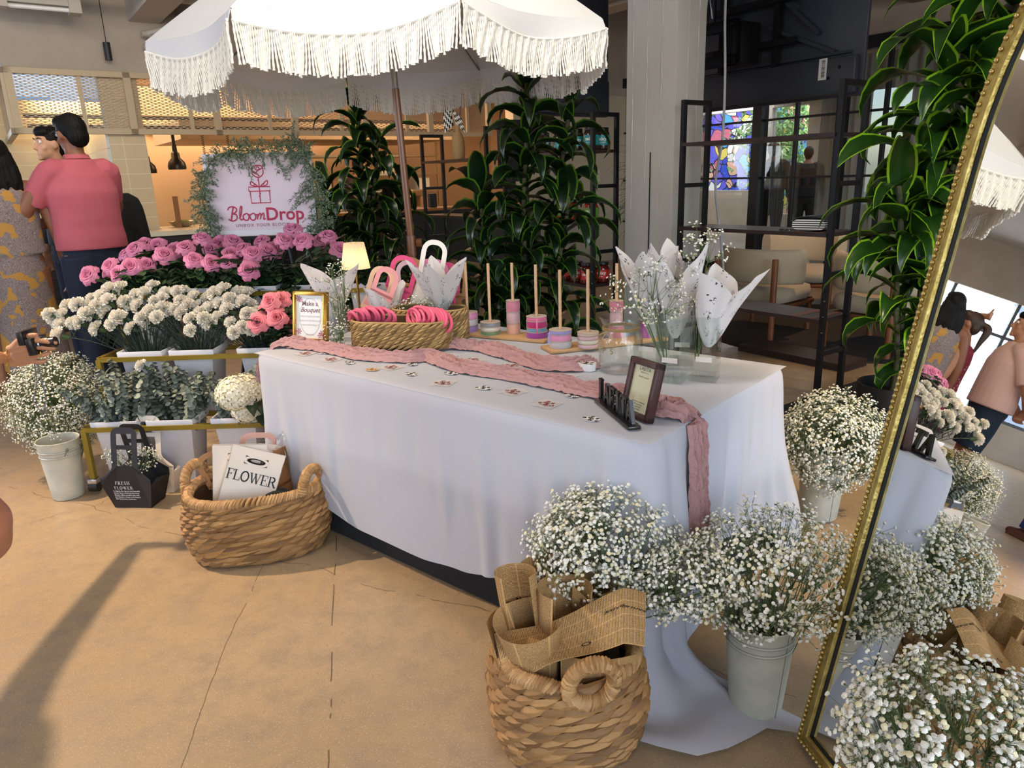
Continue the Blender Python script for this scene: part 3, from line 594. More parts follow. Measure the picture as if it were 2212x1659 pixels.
# ---------------------------------------------------------------- lounge chairs
FAB = mat('oat_fabric', '#b8a88d', .95, bump=.25, bscale=350, sheen=.3); OAK = mat('chair_oak', '#87502a', .45, col2='#6b3c1e', scale=8, stretch=(20, 20, 2))
def rounded(mb, c, d, r=.04): return mb
def chair(lab, a, b, rz, base=[None]):
    if base[0] is None:
        t = thing('lounge_chair', lab, 'armchair'); base[0] = t
        # curved back facing -y when seen from behind
        q = MB()
        def bk(u, v):
            th = (u-.5)*2.3; R = .40; k = v*2*PI; tt = .05*math.copysign(abs(math.cos(k))**.6, math.cos(k)); hh = .145*math.copysign(abs(math.sin(k))**.6, math.sin(k))
            return Vector(((R+tt)*math.sin(th), -(R+tt)*math.cos(th)*.85+.05, .60+hh))
        q.grid(bk, 28, 20); me = q
        for e in (0, 28): q.add([bk(e/28, k/20) for k in range(20)], [tuple(range(20)) if e == 0 else tuple(range(19, -1, -1))])
        q.build('backrest', FAB, t, ang=80)
        q = MB()
        def st(u, v):
            k = u*2*PI; r = [0, .8, .97, 1, .97, .8, 0][int(round(v*6))]; zz = [-.07, -.07, -.05, 0, .05, .07, .07][int(round(v*6))]
            return Vector((.33*r*math.copysign(abs(math.cos(k))**.5, math.cos(k)), .32*r*math.copysign(abs(math.sin(k))**.5, math.sin(k)), .36+zz))
        q.grid(st, 36, 6, closeu=True); q.build('seat_cushion', FAB, t, ang=80)
        MB().box(-.31, -.30, .25, .31, .30, .285).build('seat_frame', OAK, t, bevel=.008)
        for sx, sy, h in ((-.27, -.365, .68), (.27, -.365, .68), (-.27, .28, .3), (.27, .28, .3)): MB().cyl((sx, sy, 0), (sx, sy, h), .026, 14).build('leg', OAK, t)
        o = t
    else: o = dup(base[0])
    o.matrix_basis = TR(AB(a, b, 0), rz); o['label'] = lab; o['group'] = 'cream lounge chairs behind the shelving'; return o
def face(a, b, px, py, **k): pass
c0 = RZ-PI/2
chair('cream lounge chair with oak legs seen from behind, nearest the pillar', 5.55, 3.95, c0+.12)
chair('cream lounge chair with its back to the shelving, near the right-hand plant', 5.70, 2.95, c0-.05)
chair('cream lounge chair at the far side, facing the shelving', 6.9, 2.9, c0+PI-.2)
chair('cream lounge chair in the row behind, second from the pillar', 6.75, 4.4, c0+PI+.5)
rg = MB(); rg.lathe([(0, .003), (1.25, .003), (1.27, 0)], 48, c=AB(6.1, 3.5, 0)); tag(rg.build('round_rug', mat('dark_rug', '#2e2620', .95, bump=.3, bscale=200)), 'round dark brown rug under the lounge chairs', 'rug')
bpy_lounge = True
t = thing('side_table', 'low round black side table between the lounge chairs', 'table', AB(7.35, 3.75, .0)); MB().lathe([(0, .5), (.27, .5), (.28, .51), (.28, .525), (0, .525)], 28).build('tabletop', BLK, t)
for k in range(3): MB().cyl((.2*math.cos(k*2.1), .2*math.sin(k*2.1), 0), (.12*math.cos(k*2.1), .12*math.sin(k*2.1), .5), .012, 8).build('leg', BLK, t)
o = rbox('low_bench', 4.75, 2.7, .0, 5.05, 3.6, .05, DARKW, s=False); tag(o, 'dark low plank on the floor behind the shelving unit', 'plank')
o = rbox('floor_mat', 3.05, 1.75, .0, 4.6, 2.5, .012, mat('mat_black', '#14110f', .95), s=False); tag(o, 'black mat on the floor under the shelving unit, behind the table', 'mat')
# ---------------------------------------------------------------- potted plants
LEAF = leafmat('dracaena_leaf', '#0a160b', '#1c3a1a', '#4d7a1e', .3); LEAF2 = leafmat('dracaena_leaf_sunny', '#12280c', '#2f5a1a', '#7fae22', .28)  # sunny copy has sunlight painted in as brighter leaf greens
def leaf(q, p, az, L, wd, up=.9, droop=1.5, tw=0, n=9):
    """strap leaf: leaves the cane upwards, arches over and hangs; wavy margin"""
    d = Vector((math.cos(az), math.sin(az), 0)); s = Vector((-d.y, d.x, 0)); pos = Vector(p); pts = []; ang = up; ph = rnd(0, 6)
    for i in range(n+1):
        t = i/n; pts.append((pos.copy(), ang)); ang -= droop*2.1/n*(.4+1.2*t); pos = pos+(d*math.cos(ang)+Vector((0, 0, math.sin(ang))))*L/n
    vs = []; uv = []
    for i, (c, an) in enumerate(pts):
        t = i/n; wv = wd*(math.sin(PI*min(1, .06+t*.94)**.75))**.8*(1-.15*t) if t < 1 else .0006
        nrm = d*(-math.sin(an))+Vector((0, 0, math.cos(an))); sd = (s*math.cos(tw*t)+nrm*math.sin(tw*t))
        for k, u in enumerate((-1, -.5, 0, .5, 1)):
            f = .35*wv*abs(u)+.18*wv*abs(u)*math.sin(ph+t*11+(3 if u > 0 else 0)); vs.append(c+sd*u*wv+nrm*f); uv.append(((u+1)/2, t))
    q.add(vs, [(i*5+k, i*5+k+1, i*5+k+6, i*5+k+5) for i in range(n) for k in range(4)], 0, uv)
def dracaena(loc, lab, canes, m, seed, pot=True):
    random.seed(seed); t = thing('dracaena_plant', lab, 'potted plant', loc)
    lf = MB(); cn = []
    for (cx_, cy_, h, z0, dens, L, wd, lean) in canes:
        pts = [Vector((cx_+lean[0]*s*s+.012*math.sin(s*9), cy_+lean[1]*s*s, .18+s*(h-.18))) for s in [i/10 for i in range(11)]]
        cn.append(pts); n = int((h-z0)*dens); az = rnd(0, 6)
        for i in range(n):
            s = i/max(1, n-1); zz = z0+(h-z0)*s; f = max(0, min(.999, (zz-.18)/(h-.18)))*10; k = int(f); p = pts[k].lerp(pts[k+1], f-k); az += 2.4+rnd(-.3, .3)
            top = max(0, (s-.86)/.14); leaf(lf, p, az, L*rnd(.75, 1.1)*(1-.1*top), wd*rnd(.8, 1.15), up=rnd(.5, 1.0)+.6*top, droop=rnd(.95, 1.5)-.55*top, tw=rnd(-1, 1))
    lf.build('foliage', m, t)
    for pts in cn: MB().tube(pts, .014, 8).build('cane', mat('cane_bark', '#3a3b22', .8, col2='#5a5636', scale=30), t)
    MB().lathe([(0, 0), (.13, 0), (.15, .02), (.17, .26), (.155, .26), (.15, .2), (0, .2)], 28).build('pot', mat('dark_plant_pot', '#1c1b1a', .6), t)
    return t
dracaena(pd(1128, 700, 4.75).xy.to_3d(), 'tall dark green dracaena with several canes behind the middle of the table',
         [(.03, 0, 2.02, .35, 40, .40, .062, (.03, 0)), (-.20, .06, 1.32, .25, 42, .42, .060, (-.06, 0)), (.22, .02, 1.30, .3, 34, .44, .062, (.09, 0)), (.17, .06, 1.85, .9, 30, .44, .062, (.16, 0)), (-.06, -.1, .75, .1, 36, .38, .056, (-.08, 0))], LEAF, 31)
dracaena(pd(800, 560, 5.9).xy.to_3d(), 'dark green dracaena behind the roses, left of the parasol pole',
         [(.0, 0, 2.02, .5, 38, .46, .064, (-.02, 0)), (-.2, 0, 1.35, .4, 36, .42, .060, (-.12, 0)), (.17, .02, 1.25, .4, 34, .42, .060, (.1, 0)), (.02, -.1, 1.7, .9, 26, .42, .062, (.12, 0))], LEAF, 32)
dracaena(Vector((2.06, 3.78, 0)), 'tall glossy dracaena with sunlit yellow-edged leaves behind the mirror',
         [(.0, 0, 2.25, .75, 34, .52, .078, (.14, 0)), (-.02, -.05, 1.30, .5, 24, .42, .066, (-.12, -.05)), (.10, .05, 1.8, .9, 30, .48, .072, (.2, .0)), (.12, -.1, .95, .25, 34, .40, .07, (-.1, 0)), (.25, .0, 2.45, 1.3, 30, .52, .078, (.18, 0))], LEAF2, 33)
t = thing('spiky_plant', 'spiky fine-leaved plant in a pale round pot behind the jar shelving', 'potted plant', AB(6.3, 6.15, 0)); random.seed(4)
q = MB()
for i in range(330):
    az = rnd(0, 6.28); leaf(q, (0, 0, rnd(.75, 1.5)), az, rnd(.35, .6), .008, up=rnd(.1, 1.3), droop=rnd(.4, 1.0), n=5)
q.build('foliage', mat('spiky_green', '#24361c', .6, col2='#3f5a2c', scale=10), t)
MB().tube([(0, 0, .3), (.02, 0, .9), (0, 0, 1.5)], .03, 8).build('stem', mat('cane_bark', '#3a3b22', .8), t); MB().lathe([(0, 0), (.18, 0), (.25, .12), (.27, .36), (.24, .38), (.22, .32), (0, .32)], 28).build('pot', mat('pale_stone_pot', '#c9bfae', .7), t)
# ---------------------------------------------------------------- parasol
t = thing('parasol', 'white fringed parasol on a brown pole rising behind the table', 'parasol', pz(897, 640, .74).xy.to_3d())
t.location = (-.50, 4.12, 0); base_ = Vector(t.location)
CN = Vector((-.575, 4.03, 2.072)) - base_; RR = 1.12
CV = mat('canopy_cloth', '#eff2f6', .8, bump=.08, bscale=25, bdist=.02); bsdf(CV).inputs['Transmission Weight'].default_value = 0
nn = CV.node_tree.nodes; ll = CV.node_tree.links; trn = nn.new('ShaderNodeBsdfTranslucent'); trn.inputs[0].default_value = hexc('#f0dfc4'); mx = nn.new('ShaderNodeMixShader'); mx.inputs[0].default_value = .28
ll.new(nn['Principled BSDF'].outputs[0], mx.inputs[1]); ll.new(trn.outputs[0], mx.inputs[2]); ll.new(mx.outputs[0], nn['Material Output'].inputs[0])
def vert(k): a = math.radians(22.5+45*k); zz = -.035 if k in (3, 4, 5) else 0; return CN+Vector((RR*math.cos(a), RR*math.sin(a), zz))
apex = CN+Vector((0, 0, .50))
q = MB()
for k in range(8):
    p0, p1 = vert(k), vert(k+1)
    def fn(u, v):
        e = p0.lerp(p1, u); p = apex.lerp(e, v); sag = math.sin(PI*u)*v
        p = p+(CN-p)*Vector((1, 1, 0)).length*0; out = Vector((p.x-CN.x, p.y-CN.y, 0)); p = p-out*.05*sag; p.z += .10*math.sin(PI*v)*1.0-.02*sag+.004*nz(u*14, v*5, k)
        return p
    q.grid(fn, 12, 14)
q.build('canopy', CV, t, solid=.002)
TS = mat('fringe_cotton', '#ece8de', .9)
def droplen(u): return .045+.055*(1-abs(2*u-1)**2.2)
for k in range(8):
    p0, p1 = vert(k), vert(k+1); q = MB(); out = ((p0+p1)/2-CN); out.z = 0; out.normalize()
    def val(u, v):
        e = p0.lerp(p1, u); ee = Vector((e.x-CN.x, e.y-CN.y, 0)); e = e-ee*.05*math.sin(PI*u); return e+Vector((0, 0, -.02*math.sin(PI*u)-v*droplen(u)))+out*(.012*math.sin(u*9+k)*v+.01*v)
    q.grid(val, 24, 3); q.build('valance', CV, t, solid=.002)
    random.seed(50+k); q = MB(); N = 108; L = (p1-p0).length; gap = [rnd(0, 6) for _ in range(4)]
    for i in range(N):
        u = (i+.5)/N; top = val(u, .93)+out*.004; sway = .012*math.sin(u*37+gap[0])+.008*math.sin(u*83+gap[1]); tang = (p1-p0).normalized(); ln = .150+rnd(-.008, .008)
        pts = []; rr = []
        for j in range(15):
            s = j/14; pts.append(top+tang*(sway*s**1.5)+Vector((0, 0, -ln*s))+out*(.004*math.sin(s*6+i))); rr.append(.0044*(1+.28*math.sin(s*34+i)) if j < 14 else .006)
        q.tube(pts, rr, 5)
    q.tube([val(i/24, .95)+out*.005 for i in range(25)], .006, 6)
    o = q.build('fringe', TS, t); o['kind'] = 'stuff'
BR = mat('pole_brown', '#7a4a2c', .35, coat=.4)
pt = CN+Vector((.02, -.02, -.08)); pb_ = Vector((0, 0, 0))
MB().cyl(pb_+Vector((0, 0, .04)), pb_.lerp(pt, .93), .019, 18).build('pole', BR, t)
MB().cyl(pb_.lerp(pt, .93), apex-Vector((0, 0, .02)), .016, 16).build('upper_pole', mat('pole_chrome', '#b9bcc0', .2, metal=1), t)
j0 = pb_.lerp(pt, .53); MB().cyl(j0-Vector((0, 0, .06)), j0+Vector((0, 0, .05)), .025, 18).build('pole_joint', BR, t)
MB().lathe([(0, 0), (.022, 0), (.024, .01), (.024, .03), (0, .032)], 8, c=j0+Vector((.028, 0, .01)), axis=(1, 0, 0)).build('knob', BR, t)
for k in range(8): MB().tube([CN+Vector((0, 0, .18)), CN.lerp(vert(k), .5)+Vector((0, 0, .26)), vert(k)+Vector((0, 0, -.005))], .005, 6).build('rib', mat('rib_steel', '#8a8c90', .4, metal=.8), t)
MB().lathe([(0, 0), (.24, 0), (.25, .015), (.20, .05), (.035, .06), (.033, .16), (0, .16)], 32).build('stand_base', BLK, t)
MB().ball(apex+Vector((0, 0, .0)), (.02, .02, .03)).build('finial', BR, t)
# ================================================================ table and cloths
FLc = Vector((-1.023, 2.913, 0)); U = Vector((.76103, -.64872, 0)); V = Vector((.64872, .76103, 0)); TL, TD, TZ = 1.79, .90, .74
TRZ = math.atan2(U.y, U.x)
def TP(x, y, z=TZ): return pz(x, y, z)
def TW(a, b, z=0): return FLc+U*a+V*b+Vector((0, 0, z))
t = thing('folding_table', 'long folding trestle table hidden under the white cloth', 'table', FLc+Vector((0, 0, 0)), TRZ)
MB().box(.02, .02, .69, TL-.02, TD-.02, .728).build('tabletop', mat('table_plastic', '#d8d8d4', .6), t, smooth=False)
for xx in (.25, TL-.25):
    for yy in (.12, TD-.12): MB().cyl((xx, yy, 0), (xx, yy, .69), .014, 10).build('leg', mat('leg_grey', '#55585c', .4, metal=.6), t)
def perim(s, off=0, r=.035):
    """point + outward normal on the rounded table outline, s in metres from FL along the front"""
    P = [(0, 0, TL, 0), (TL, 0, TD, 1), (TL, TD, TL, 2), (0, TD, TD, 3)]; dirs = [(1, 0), (0, 1), (-1, 0), (0, -1)]; nn_ = [(0, -1), (1, 0), (0, 1), (-1, 0)]
    tot = 2*(TL+TD); s %= tot; k = 0
    while s > P[k][2]: s -= P[k][2]; k += 1
    x = P[k][0]+dirs[k][0]*s; y = P[k][1]+dirs[k][1]*s; L = P[k][2]; n = Vector((nn_[k][0], nn_[k][1], 0))
    if s < r: t_ = .5+.5*s/r; m = nn_[k-1]
    elif s > L-r: t_ = .5+.5*(L-s)/r; m = nn_[(k+1) % 4]
    else: t_ = 1; m = nn_[k]
    nn2 = (n*t_+Vector((m[0], m[1], 0))*(1-t_)).normalized()
    cut = (1-t_)*r*.8; return Vector((x, y, 0))-nn2*cut+nn2*off, nn2, k
TOT = 2*(TL+TD)
def hem(s):
    pts = [(0, .10), (.3, .155), (.6, .115), (.9, .11), (1.1, .13), (1.3, .165), (1.46, .20), (1.6, .12), (1.70, .02), (1.76, -.14), (1.86, -.12), (1.95, .02), (2.1, .17), (2.3, .26), (2.5, .20), (2.69, .05), (2.9, .12), (4.48, .12), (4.9, .2), (5.38, .1)]
    for i in range(len(pts)-1):
        if pts[i][0] <= s <= pts[i+1][0]: t_ = (s-pts[i][0])/(pts[i+1][0]-pts[i][0]); t_ = t_*t_*(3-2*t_); return lerp(pts[i][1], pts[i+1][1], t_)
    return .1
def cdist(s, c): d = abs(s-c) % TOT; return min(d, TOT-d)
def skirt(q, hemf, off, zt, amp, ns=560, nv=26, puddle=True):
    def fn(u, v):
        s = u*TOT; p, n, k = perim(s); h = hemf(s); side = 2.2 if (TL < s < TL+TD) else .9
        corner = math.exp(-(cdist(s, TL)/.17)**2); c2 = math.exp(-(cdist(s, TL+TD)/.16)**2); c0 = math.exp(-(cdist(s, 0)/.12)**2)
        L = zt-h; d = v*L; z = zt-d; vv = d/zt
        f = amp*side*min(1, vv*1.6)*(math.sin(s*38+1.2*math.sin(s*9))*.6+math.sin(s*71+2)*.3+nz(s*6, vv*2)*1.2)
        f += corner*(vv**.8)*(.075+.040*math.sin((s-TL)*62+.8+.6*vv))+c2*vv*(.085+.02*math.sin(s*50))+c0*vv*(.02+.02*math.sin(s*40))
        if k == 0: f += .012*vv*math.sin(s*5.2+.6)-.02*vv
        curve = .008*math.sqrt(max(0, 1-max(0, 1-v*14)**2))
        out = off+max(f, -.012*min(1, v*3))+curve
        if puddle and h < .10 and corner > .12:
            if z < .10: w_ = min(1, (.10-h)/.10)*min(1, (corner-.12)/.25); e = (.10-z)*w_; out += e*(1.1+.5*math.sin(s*31)); z = (1-w_)*max(z, .006)+w_*(.014+.86*max(0, z-.02)**1.5/.28+.010*(1+math.sin(s*55+v*30)))
        x = p+n*out; return TW(x.x, x.y, max(z, .006))
    q.grid(fn, ns, nv, closeu=True)
def topface(q, off, z, n=48):
    def fn(u, v):
        x = lerp(-off, TL+off, u); y = lerp(-off, TD+off, v); return TW(x, y, z+.0012*nz(x*7, y*9)+.0015*math.exp(-((x-.62*TL)/.01)**2)-.003*max(0, 1-min(u*TL, (1-u)*TL, v*TD, (1-v)*TD)/.02))
    q.grid(fn, n*2, n)
BLKC = mat('black_cloth', '#08090c', .9, sheen=.1)
q = MB(); skirt(q, lambda s: .004, -.04, .731, .002, ns=260, nv=10, puddle=False); topface(q, -.03, .731, 12)
tag(q.build('black_undercloth', BLKC), 'black floor-length cloth showing beneath the white tablecloth hem', 'tablecloth')
LIN = mat('white_liner', '#e9ecf4', .85)
def hl(s): return .39+.04*math.sin(s*1.3)
q = MB(); skirt(q, hl, .004, .7335, .005, ns=260, nv=8, puddle=False)
tag(q.build('white_liner', LIN), 'short opaque white liner under the sheer white tablecloth', 'tablecloth')
CL = mat('white_tablecloth', '#cdd0db', .8, bump=.04, bscale=9, bdist=.02, sheen=.2)
nn = CL.node_tree.nodes; ll = CL.node_tree.links; tp = nn.new('ShaderNodeBsdfTransparent'); mx = nn.new('ShaderNodeMixShader'); mx.inputs[0].default_value = .09
trn = nn.new('ShaderNodeBsdfTranslucent'); trn.inputs[0].default_value = (.8, .8, .82, 1); m2 = nn.new('ShaderNodeMixShader'); m2.inputs[0].default_value = .2
ll.new(nn['Principled BSDF'].outputs[0], m2.inputs[1]); ll.new(trn.outputs[0], m2.inputs[2]); ll.new(m2.outputs[0], mx.inputs[1]); ll.new(tp.outputs[0], mx.inputs[2]); ll.new(mx.outputs[0], nn['Material Output'].inputs[0])
q = MB(); skirt(q, hem, .022, TZ-.002, .013); topface(q, .024, TZ)
tag(q.build('tablecloth', CL), 'sheer white tablecloth draped over the long table and pooling on the floor', 'tablecloth')
# ---------------------------------------------------------------- gauze runners
GZ = mat('dusty_pink_gauze', '#b78e8d', .9, bump=.6, bscale=70, bdist=.012)
nn = GZ.node_tree.nodes; ll = GZ.node_tree.links; tp = nn.new('ShaderNodeBsdfTransparent'); mx = nn.new('ShaderNodeMixShader'); mx.inputs[0].default_value = .06
ll.new(nn['Principled BSDF'].outputs[0], mx.inputs[1]); ll.new(tp.outputs[0], mx.inputs[2]); ll.new(mx.outputs[0], nn['Material Output'].inputs[0])
def runner(name, lab, pts, wds, seed, hang=None, hang0=None):
    P = spline(pts, 10); n = len(P); q = MB(); nu = 44
    seg = [0]
    for i in range(1, n): seg.append(seg[-1]+(P[i]-P[i-1]).length)
    def fn(u, v):
        f = v*(n-1); i = min(n-2, int(f)); t_ = f-i; p = P[i].lerp(P[i+1], t_); d = (P[min(i+2, n-1)]-P[max(i-1, 0)]).normalized(); ss = lerp(seg[i], seg[i+1], t_)
        vert = abs(d.z) > .7; side = (Vector((V.x, V.y, 0)) if vert and hang else (Vector((-V.x, -V.y, 0)) if vert else d.cross(Vector((0, 0, 1)))))
        side = Vector((side.x, side.y, 0)).normalized(); w_ = wds*(1+.25*nz(ss*5, seed)); c = u-.5
        up = Vector((0, 0, 1)) if not vert else (Vector((U.x, U.y, 0)) if hang else Vector((-U.x, -U.y, 0)))
        hgt = .003+.030*(1-(2*c)**4)*(.25+.75*abs(math.sin(c*21+3.6*nz(ss*5, c*2, seed)+seed)))*(.6+.9*abs(nz(ss*5, c*4, seed+3)))+.007*nz(ss*45, c*16, seed)
        return p+side*(c*w_+.008*nz(ss*11, c*5, seed+5))+up*max(.002, hgt)
    q.grid(fn, nu, int((n-1)*8)); o = q.build(name, GZ, solid=.0015); return tag(o, lab, 'table runner')
r1 = [TW(-.075, .06, .60), TW(-.06, .07, .69), TW(-.02, .10, .744), TW(.07, .16, .744), TP(640, 748, .743), TP(705, 754, .743), TP(780, 770, .743), TP(880, 778, .743), TP(930, 775, .743), TP(1010, 800, .743), TP(1110, 815, .743), TP(1200, 832, .743), TP(1300, 852, .743), TP(1390, 868, .743), TP(1450, 883, .743), TW(TL-.06, .215, .744), TW(TL+.012, .215, .742), TW(TL+.034, .21, .70), TW(TL+.044, .205, .58), TW(TL+.052, .20, .42), TW(TL+.056, .19, .28)]
runner('gauze_runner', 'long crinkled dusty pink runner lying along the table and hanging over its right end', r1, .105, 1.3, hang=True)
runner('gauze_runner', 'shorter dusty pink runner curving in front of the ribbon stands', [TP(905, 752, .743), TP(960, 748, .743), TP(1030, 752, .743), TP(1100, 768, .743), TP(1170, 790, .743), TP(1230, 795, .743), TP(1278, 787, .743)], .115, 4.4)
# ---------------------------------------------------------------- stickers
prm = mat('sticker_ink', '#26242a', .6); prr = mat('sticker_red', '#8e3d3a', .6); pap = mat('sticker_paper', '#f4f2ee', .6)
def cluster(mb, fn, s, mi=0, seed=0):
    R_ = random.Random(seed)
    for i in range(7):
        a = i*2.4; r = s*.16*math.sqrt(i)+s*.02; cx_, cy_ = r*math.cos(a)*1.3, r*math.sin(a)*.8
        for k in range(5):
            b = k*2*PI/5+R_.random(); px, py = cx_+s*.075*math.cos(b), cy_+s*.075*math.sin(b); w_ = s*.055
            mb.add([fn(px+w_*math.cos(j*PI/3), py+w_*math.sin(j*PI/3)) for j in range(6)], [tuple(range(6))], mi)
    for k in range(-3, 4): mb.add([fn(k*s*.12, -s*.22), fn(k*s*.12+s*.04, -s*.22), fn(k*s*.05+s*.04, -s*.34), fn(k*s*.05, -s*.34)], [(0, 1, 2, 3)], mi)
stk = [(640, 743, 'b'), (700, 762, 'b'), (755, 783, 'b'), (829, 780, 'b'), (890, 786, 'b'), (888, 808, 'b'), (975, 806, 'b'), (1045, 838, 'b'), (1152, 810, 'b'), (1235, 854, 'b'), (1278, 905, 'b'),
       (660, 763, 'r'), (715, 776, 'r'), (845, 793, 'r'), (965, 768, 'r'), (1022, 777, 'r'), (958, 827, 'r'), (1108, 846, 'r'), (1182, 872, 'r'), (1107, 790, 'r'), (1222, 813, 'r'), (804, 798, 'g')]
wh = {'b': 'black floral sticker on the cloth', 'r': 'clear card with red flower print', 'g': 'gold-tinted floral sticker on the tablecloth'}
near = ['under the gold photo frame', 'left of the woven tray', 'near the left end of the front edge', 'in front of the woven tray', 'at the runner edge before the tray', 'right before the runner knot', 'between the two runners at the middle', 'at the middle of the front strip', 'between the runners near their right part', 'in front of the glass jar', 'left of the black letter stand',
        'beside the photo frame', 'near the left front edge', 'before the tray centre', 'between the runners right of the tray', 'between the runners before the left ribbon stand', 'at the middle front, largest', 'before the runner, left of the letter stand', 'nearest the front edge by the letter stand', 'between the runners near the small box', 'left of the glass jar', 'lying before the woven tray']
for i, (x, y, c_) in enumerate(stk):
    t = thing('floral_sticker' if c_ != 'r' else 'flower_card', wh[c_]+', '+near[i], 'sticker', TP(x, y, TZ+.0035), TRZ+rnd(-.4, .4)); random.seed(i)
    w_ = .052 if c_ != 'r' else .07
    if c_ == 'r': MB().box(-w_/2, -w_/2, -.0008, w_/2, w_/2, 0).build('card', mat('clear_card', '#efe9e4', .3, alpha=.3), t, smooth=False)
    else: MB().prism([(w_*.45*math.cos(k*.52)*(1.15 if k % 2 else 1), w_*.38*math.sin(k*.52)) for k in range(12)], -.0008, 0).build('paper', pap if c_ == 'b' else mat('gold_paper', '#d9b98c', .4), t, smooth=False)
    q = MB(); cluster(q, lambda a, b: Vector((a, b, .0006)), w_*(1.0 if c_ == 'b' else .8), 0, i); q.build('print', {'b': prm, 'r': prr, 'g': mat('gold_ink', '#a87c4a', .4)}[c_], t, smooth=False)
# ---------------------------------------------------------------- tissue paper print
TIS = mat('printed_tissue', '#ece7e4', .75); g = NT(TIS); u, v, _ = g.uv()
def cellprint(g, u, v, su, sv, dens=.8):
    cu = g.math('SUBTRACT', g.math('FRACT', g.math('MULTIPLY', u, su)), .5); off = g.math('MULTIPLY', g.math('MODULO', g.math('FLOOR', g.math('MULTIPLY', u, su)), 2.0), .5)
    cv = g.math('SUBTRACT', g.math('FRACT', g.math('ADD', g.math('MULTIPLY', v, sv), off)), .5); d2 = g.math('ADD', g.math('MULTIPLY', cu, cu), g.math('MULTIPLY', cv, cv))
    inside = g.math('LESS_THAN', d2, .07); vo = g.n.new('ShaderNodeTexVoronoi'); vo.inputs['Scale'].default_value = 1; g.L.new(g.comb(g.math('MULTIPLY', u, su*9), g.math('MULTIPLY', v, sv*9)), vo.inputs[0])
    return g.math('MULTIPLY', inside, g.math('LESS_THAN', vo.outputs[0], .36))
g.base(g.mix(cellprint(g, u, v, 9.0, 4.0), hexc('#ece8e6'), hexc('#24222a')))
nn = TIS.node_tree.nodes; ll = TIS.node_tree.links; trn = nn.new('ShaderNodeBsdfTranslucent'); trn.inputs[0].default_value = (.85, .8, .78, 1); mx = nn.new('ShaderNodeMixShader'); mx.inputs[0].default_value = .3
ll.new(nn['Principled BSDF'].outputs[0], mx.inputs[1]); ll.new(trn.outputs[0], mx.inputs[2]); ll.new(mx.outputs[0], nn['Material Output'].inputs[0])
def tissue(lab, loc, h, r, dip, seed, peaks=4, lean=(0, 0), rz=0):
    random.seed(seed); ph = [rnd(0, 6) for _ in range(4)]
    def fn(u, v):
        a = u*2*PI+rz; tt = (a*peaks/(2*PI)+ph[0]) % 1; pk = (1-abs(2*tt-1))*.85+.15*abs(math.cos(a*1.5+ph[1])); z = -dip+(dip+h*(.32+.68*pk))*v
        rr = .010+(r*(.5+.6*pk))*(max(0, (z+dip)/(h+dip))**.75)+.006*math.sin(a*9+ph[2]+v*5)*v; return Vector((rr*math.cos(a)+lean[0]*v*v, rr*math.sin(a)+lean[1]*v*v, z))
    q = MB(); q.grid(fn, 72, 16); return tag_at(q.build('tissue_paper', TIS, solid=.0008), lab, 'tissue paper', loc)
def tag_at(o, lab, cat, loc, rz=0, **k): o.matrix_basis = TR(loc, rz); return tag(o, lab, cat, **k)
# ---------------------------------------------------------------- baby's breath
FLO = mat('gypsophila_white', '#edeade', .8); FLO.node_tree.nodes['Principled BSDF'].inputs['Subsurface Weight'].default_value = 0
FLC = mat('gypsophila_cream', '#e6dcb4', .8); STG = mat('gypsophila_stem', '#4d6238', .7, col2='#69794a', scale=30)
def floret(q, p, s, nrm, mi=0, det=1):
    x, y, d = basis(nrm)
    vs = [p+d*s*.55]; fs = []
    n = 6 if det else 5
    rings = ((.75, .35), (1.0, .0), (.45, -.45)) if det else ((1, .1), (.4, -.4))
    for j, (r, z) in enumerate(rings):
        for k in range(n): a = 2*PI*(k+.5*(j % 2))/n+rnd(-.1, .1); rr = r*s*rnd(.8, 1.12); vs.append(p+x*rr*math.cos(a)+y*rr*math.sin(a)+d*(z*s+rnd(-.12, .12)*s))
    for k in range(n): fs.append((0, 1+k, 1+(k+1) % n))
    for j in range(len(rings)-1):
        for k in range(n): fs.append((1+j*n+k, 1+(j+1)*n+k, 1+(j+1)*n+(k+1) % n, 1+j*n+(k+1) % n))
    q.add(vs, fs, mi)
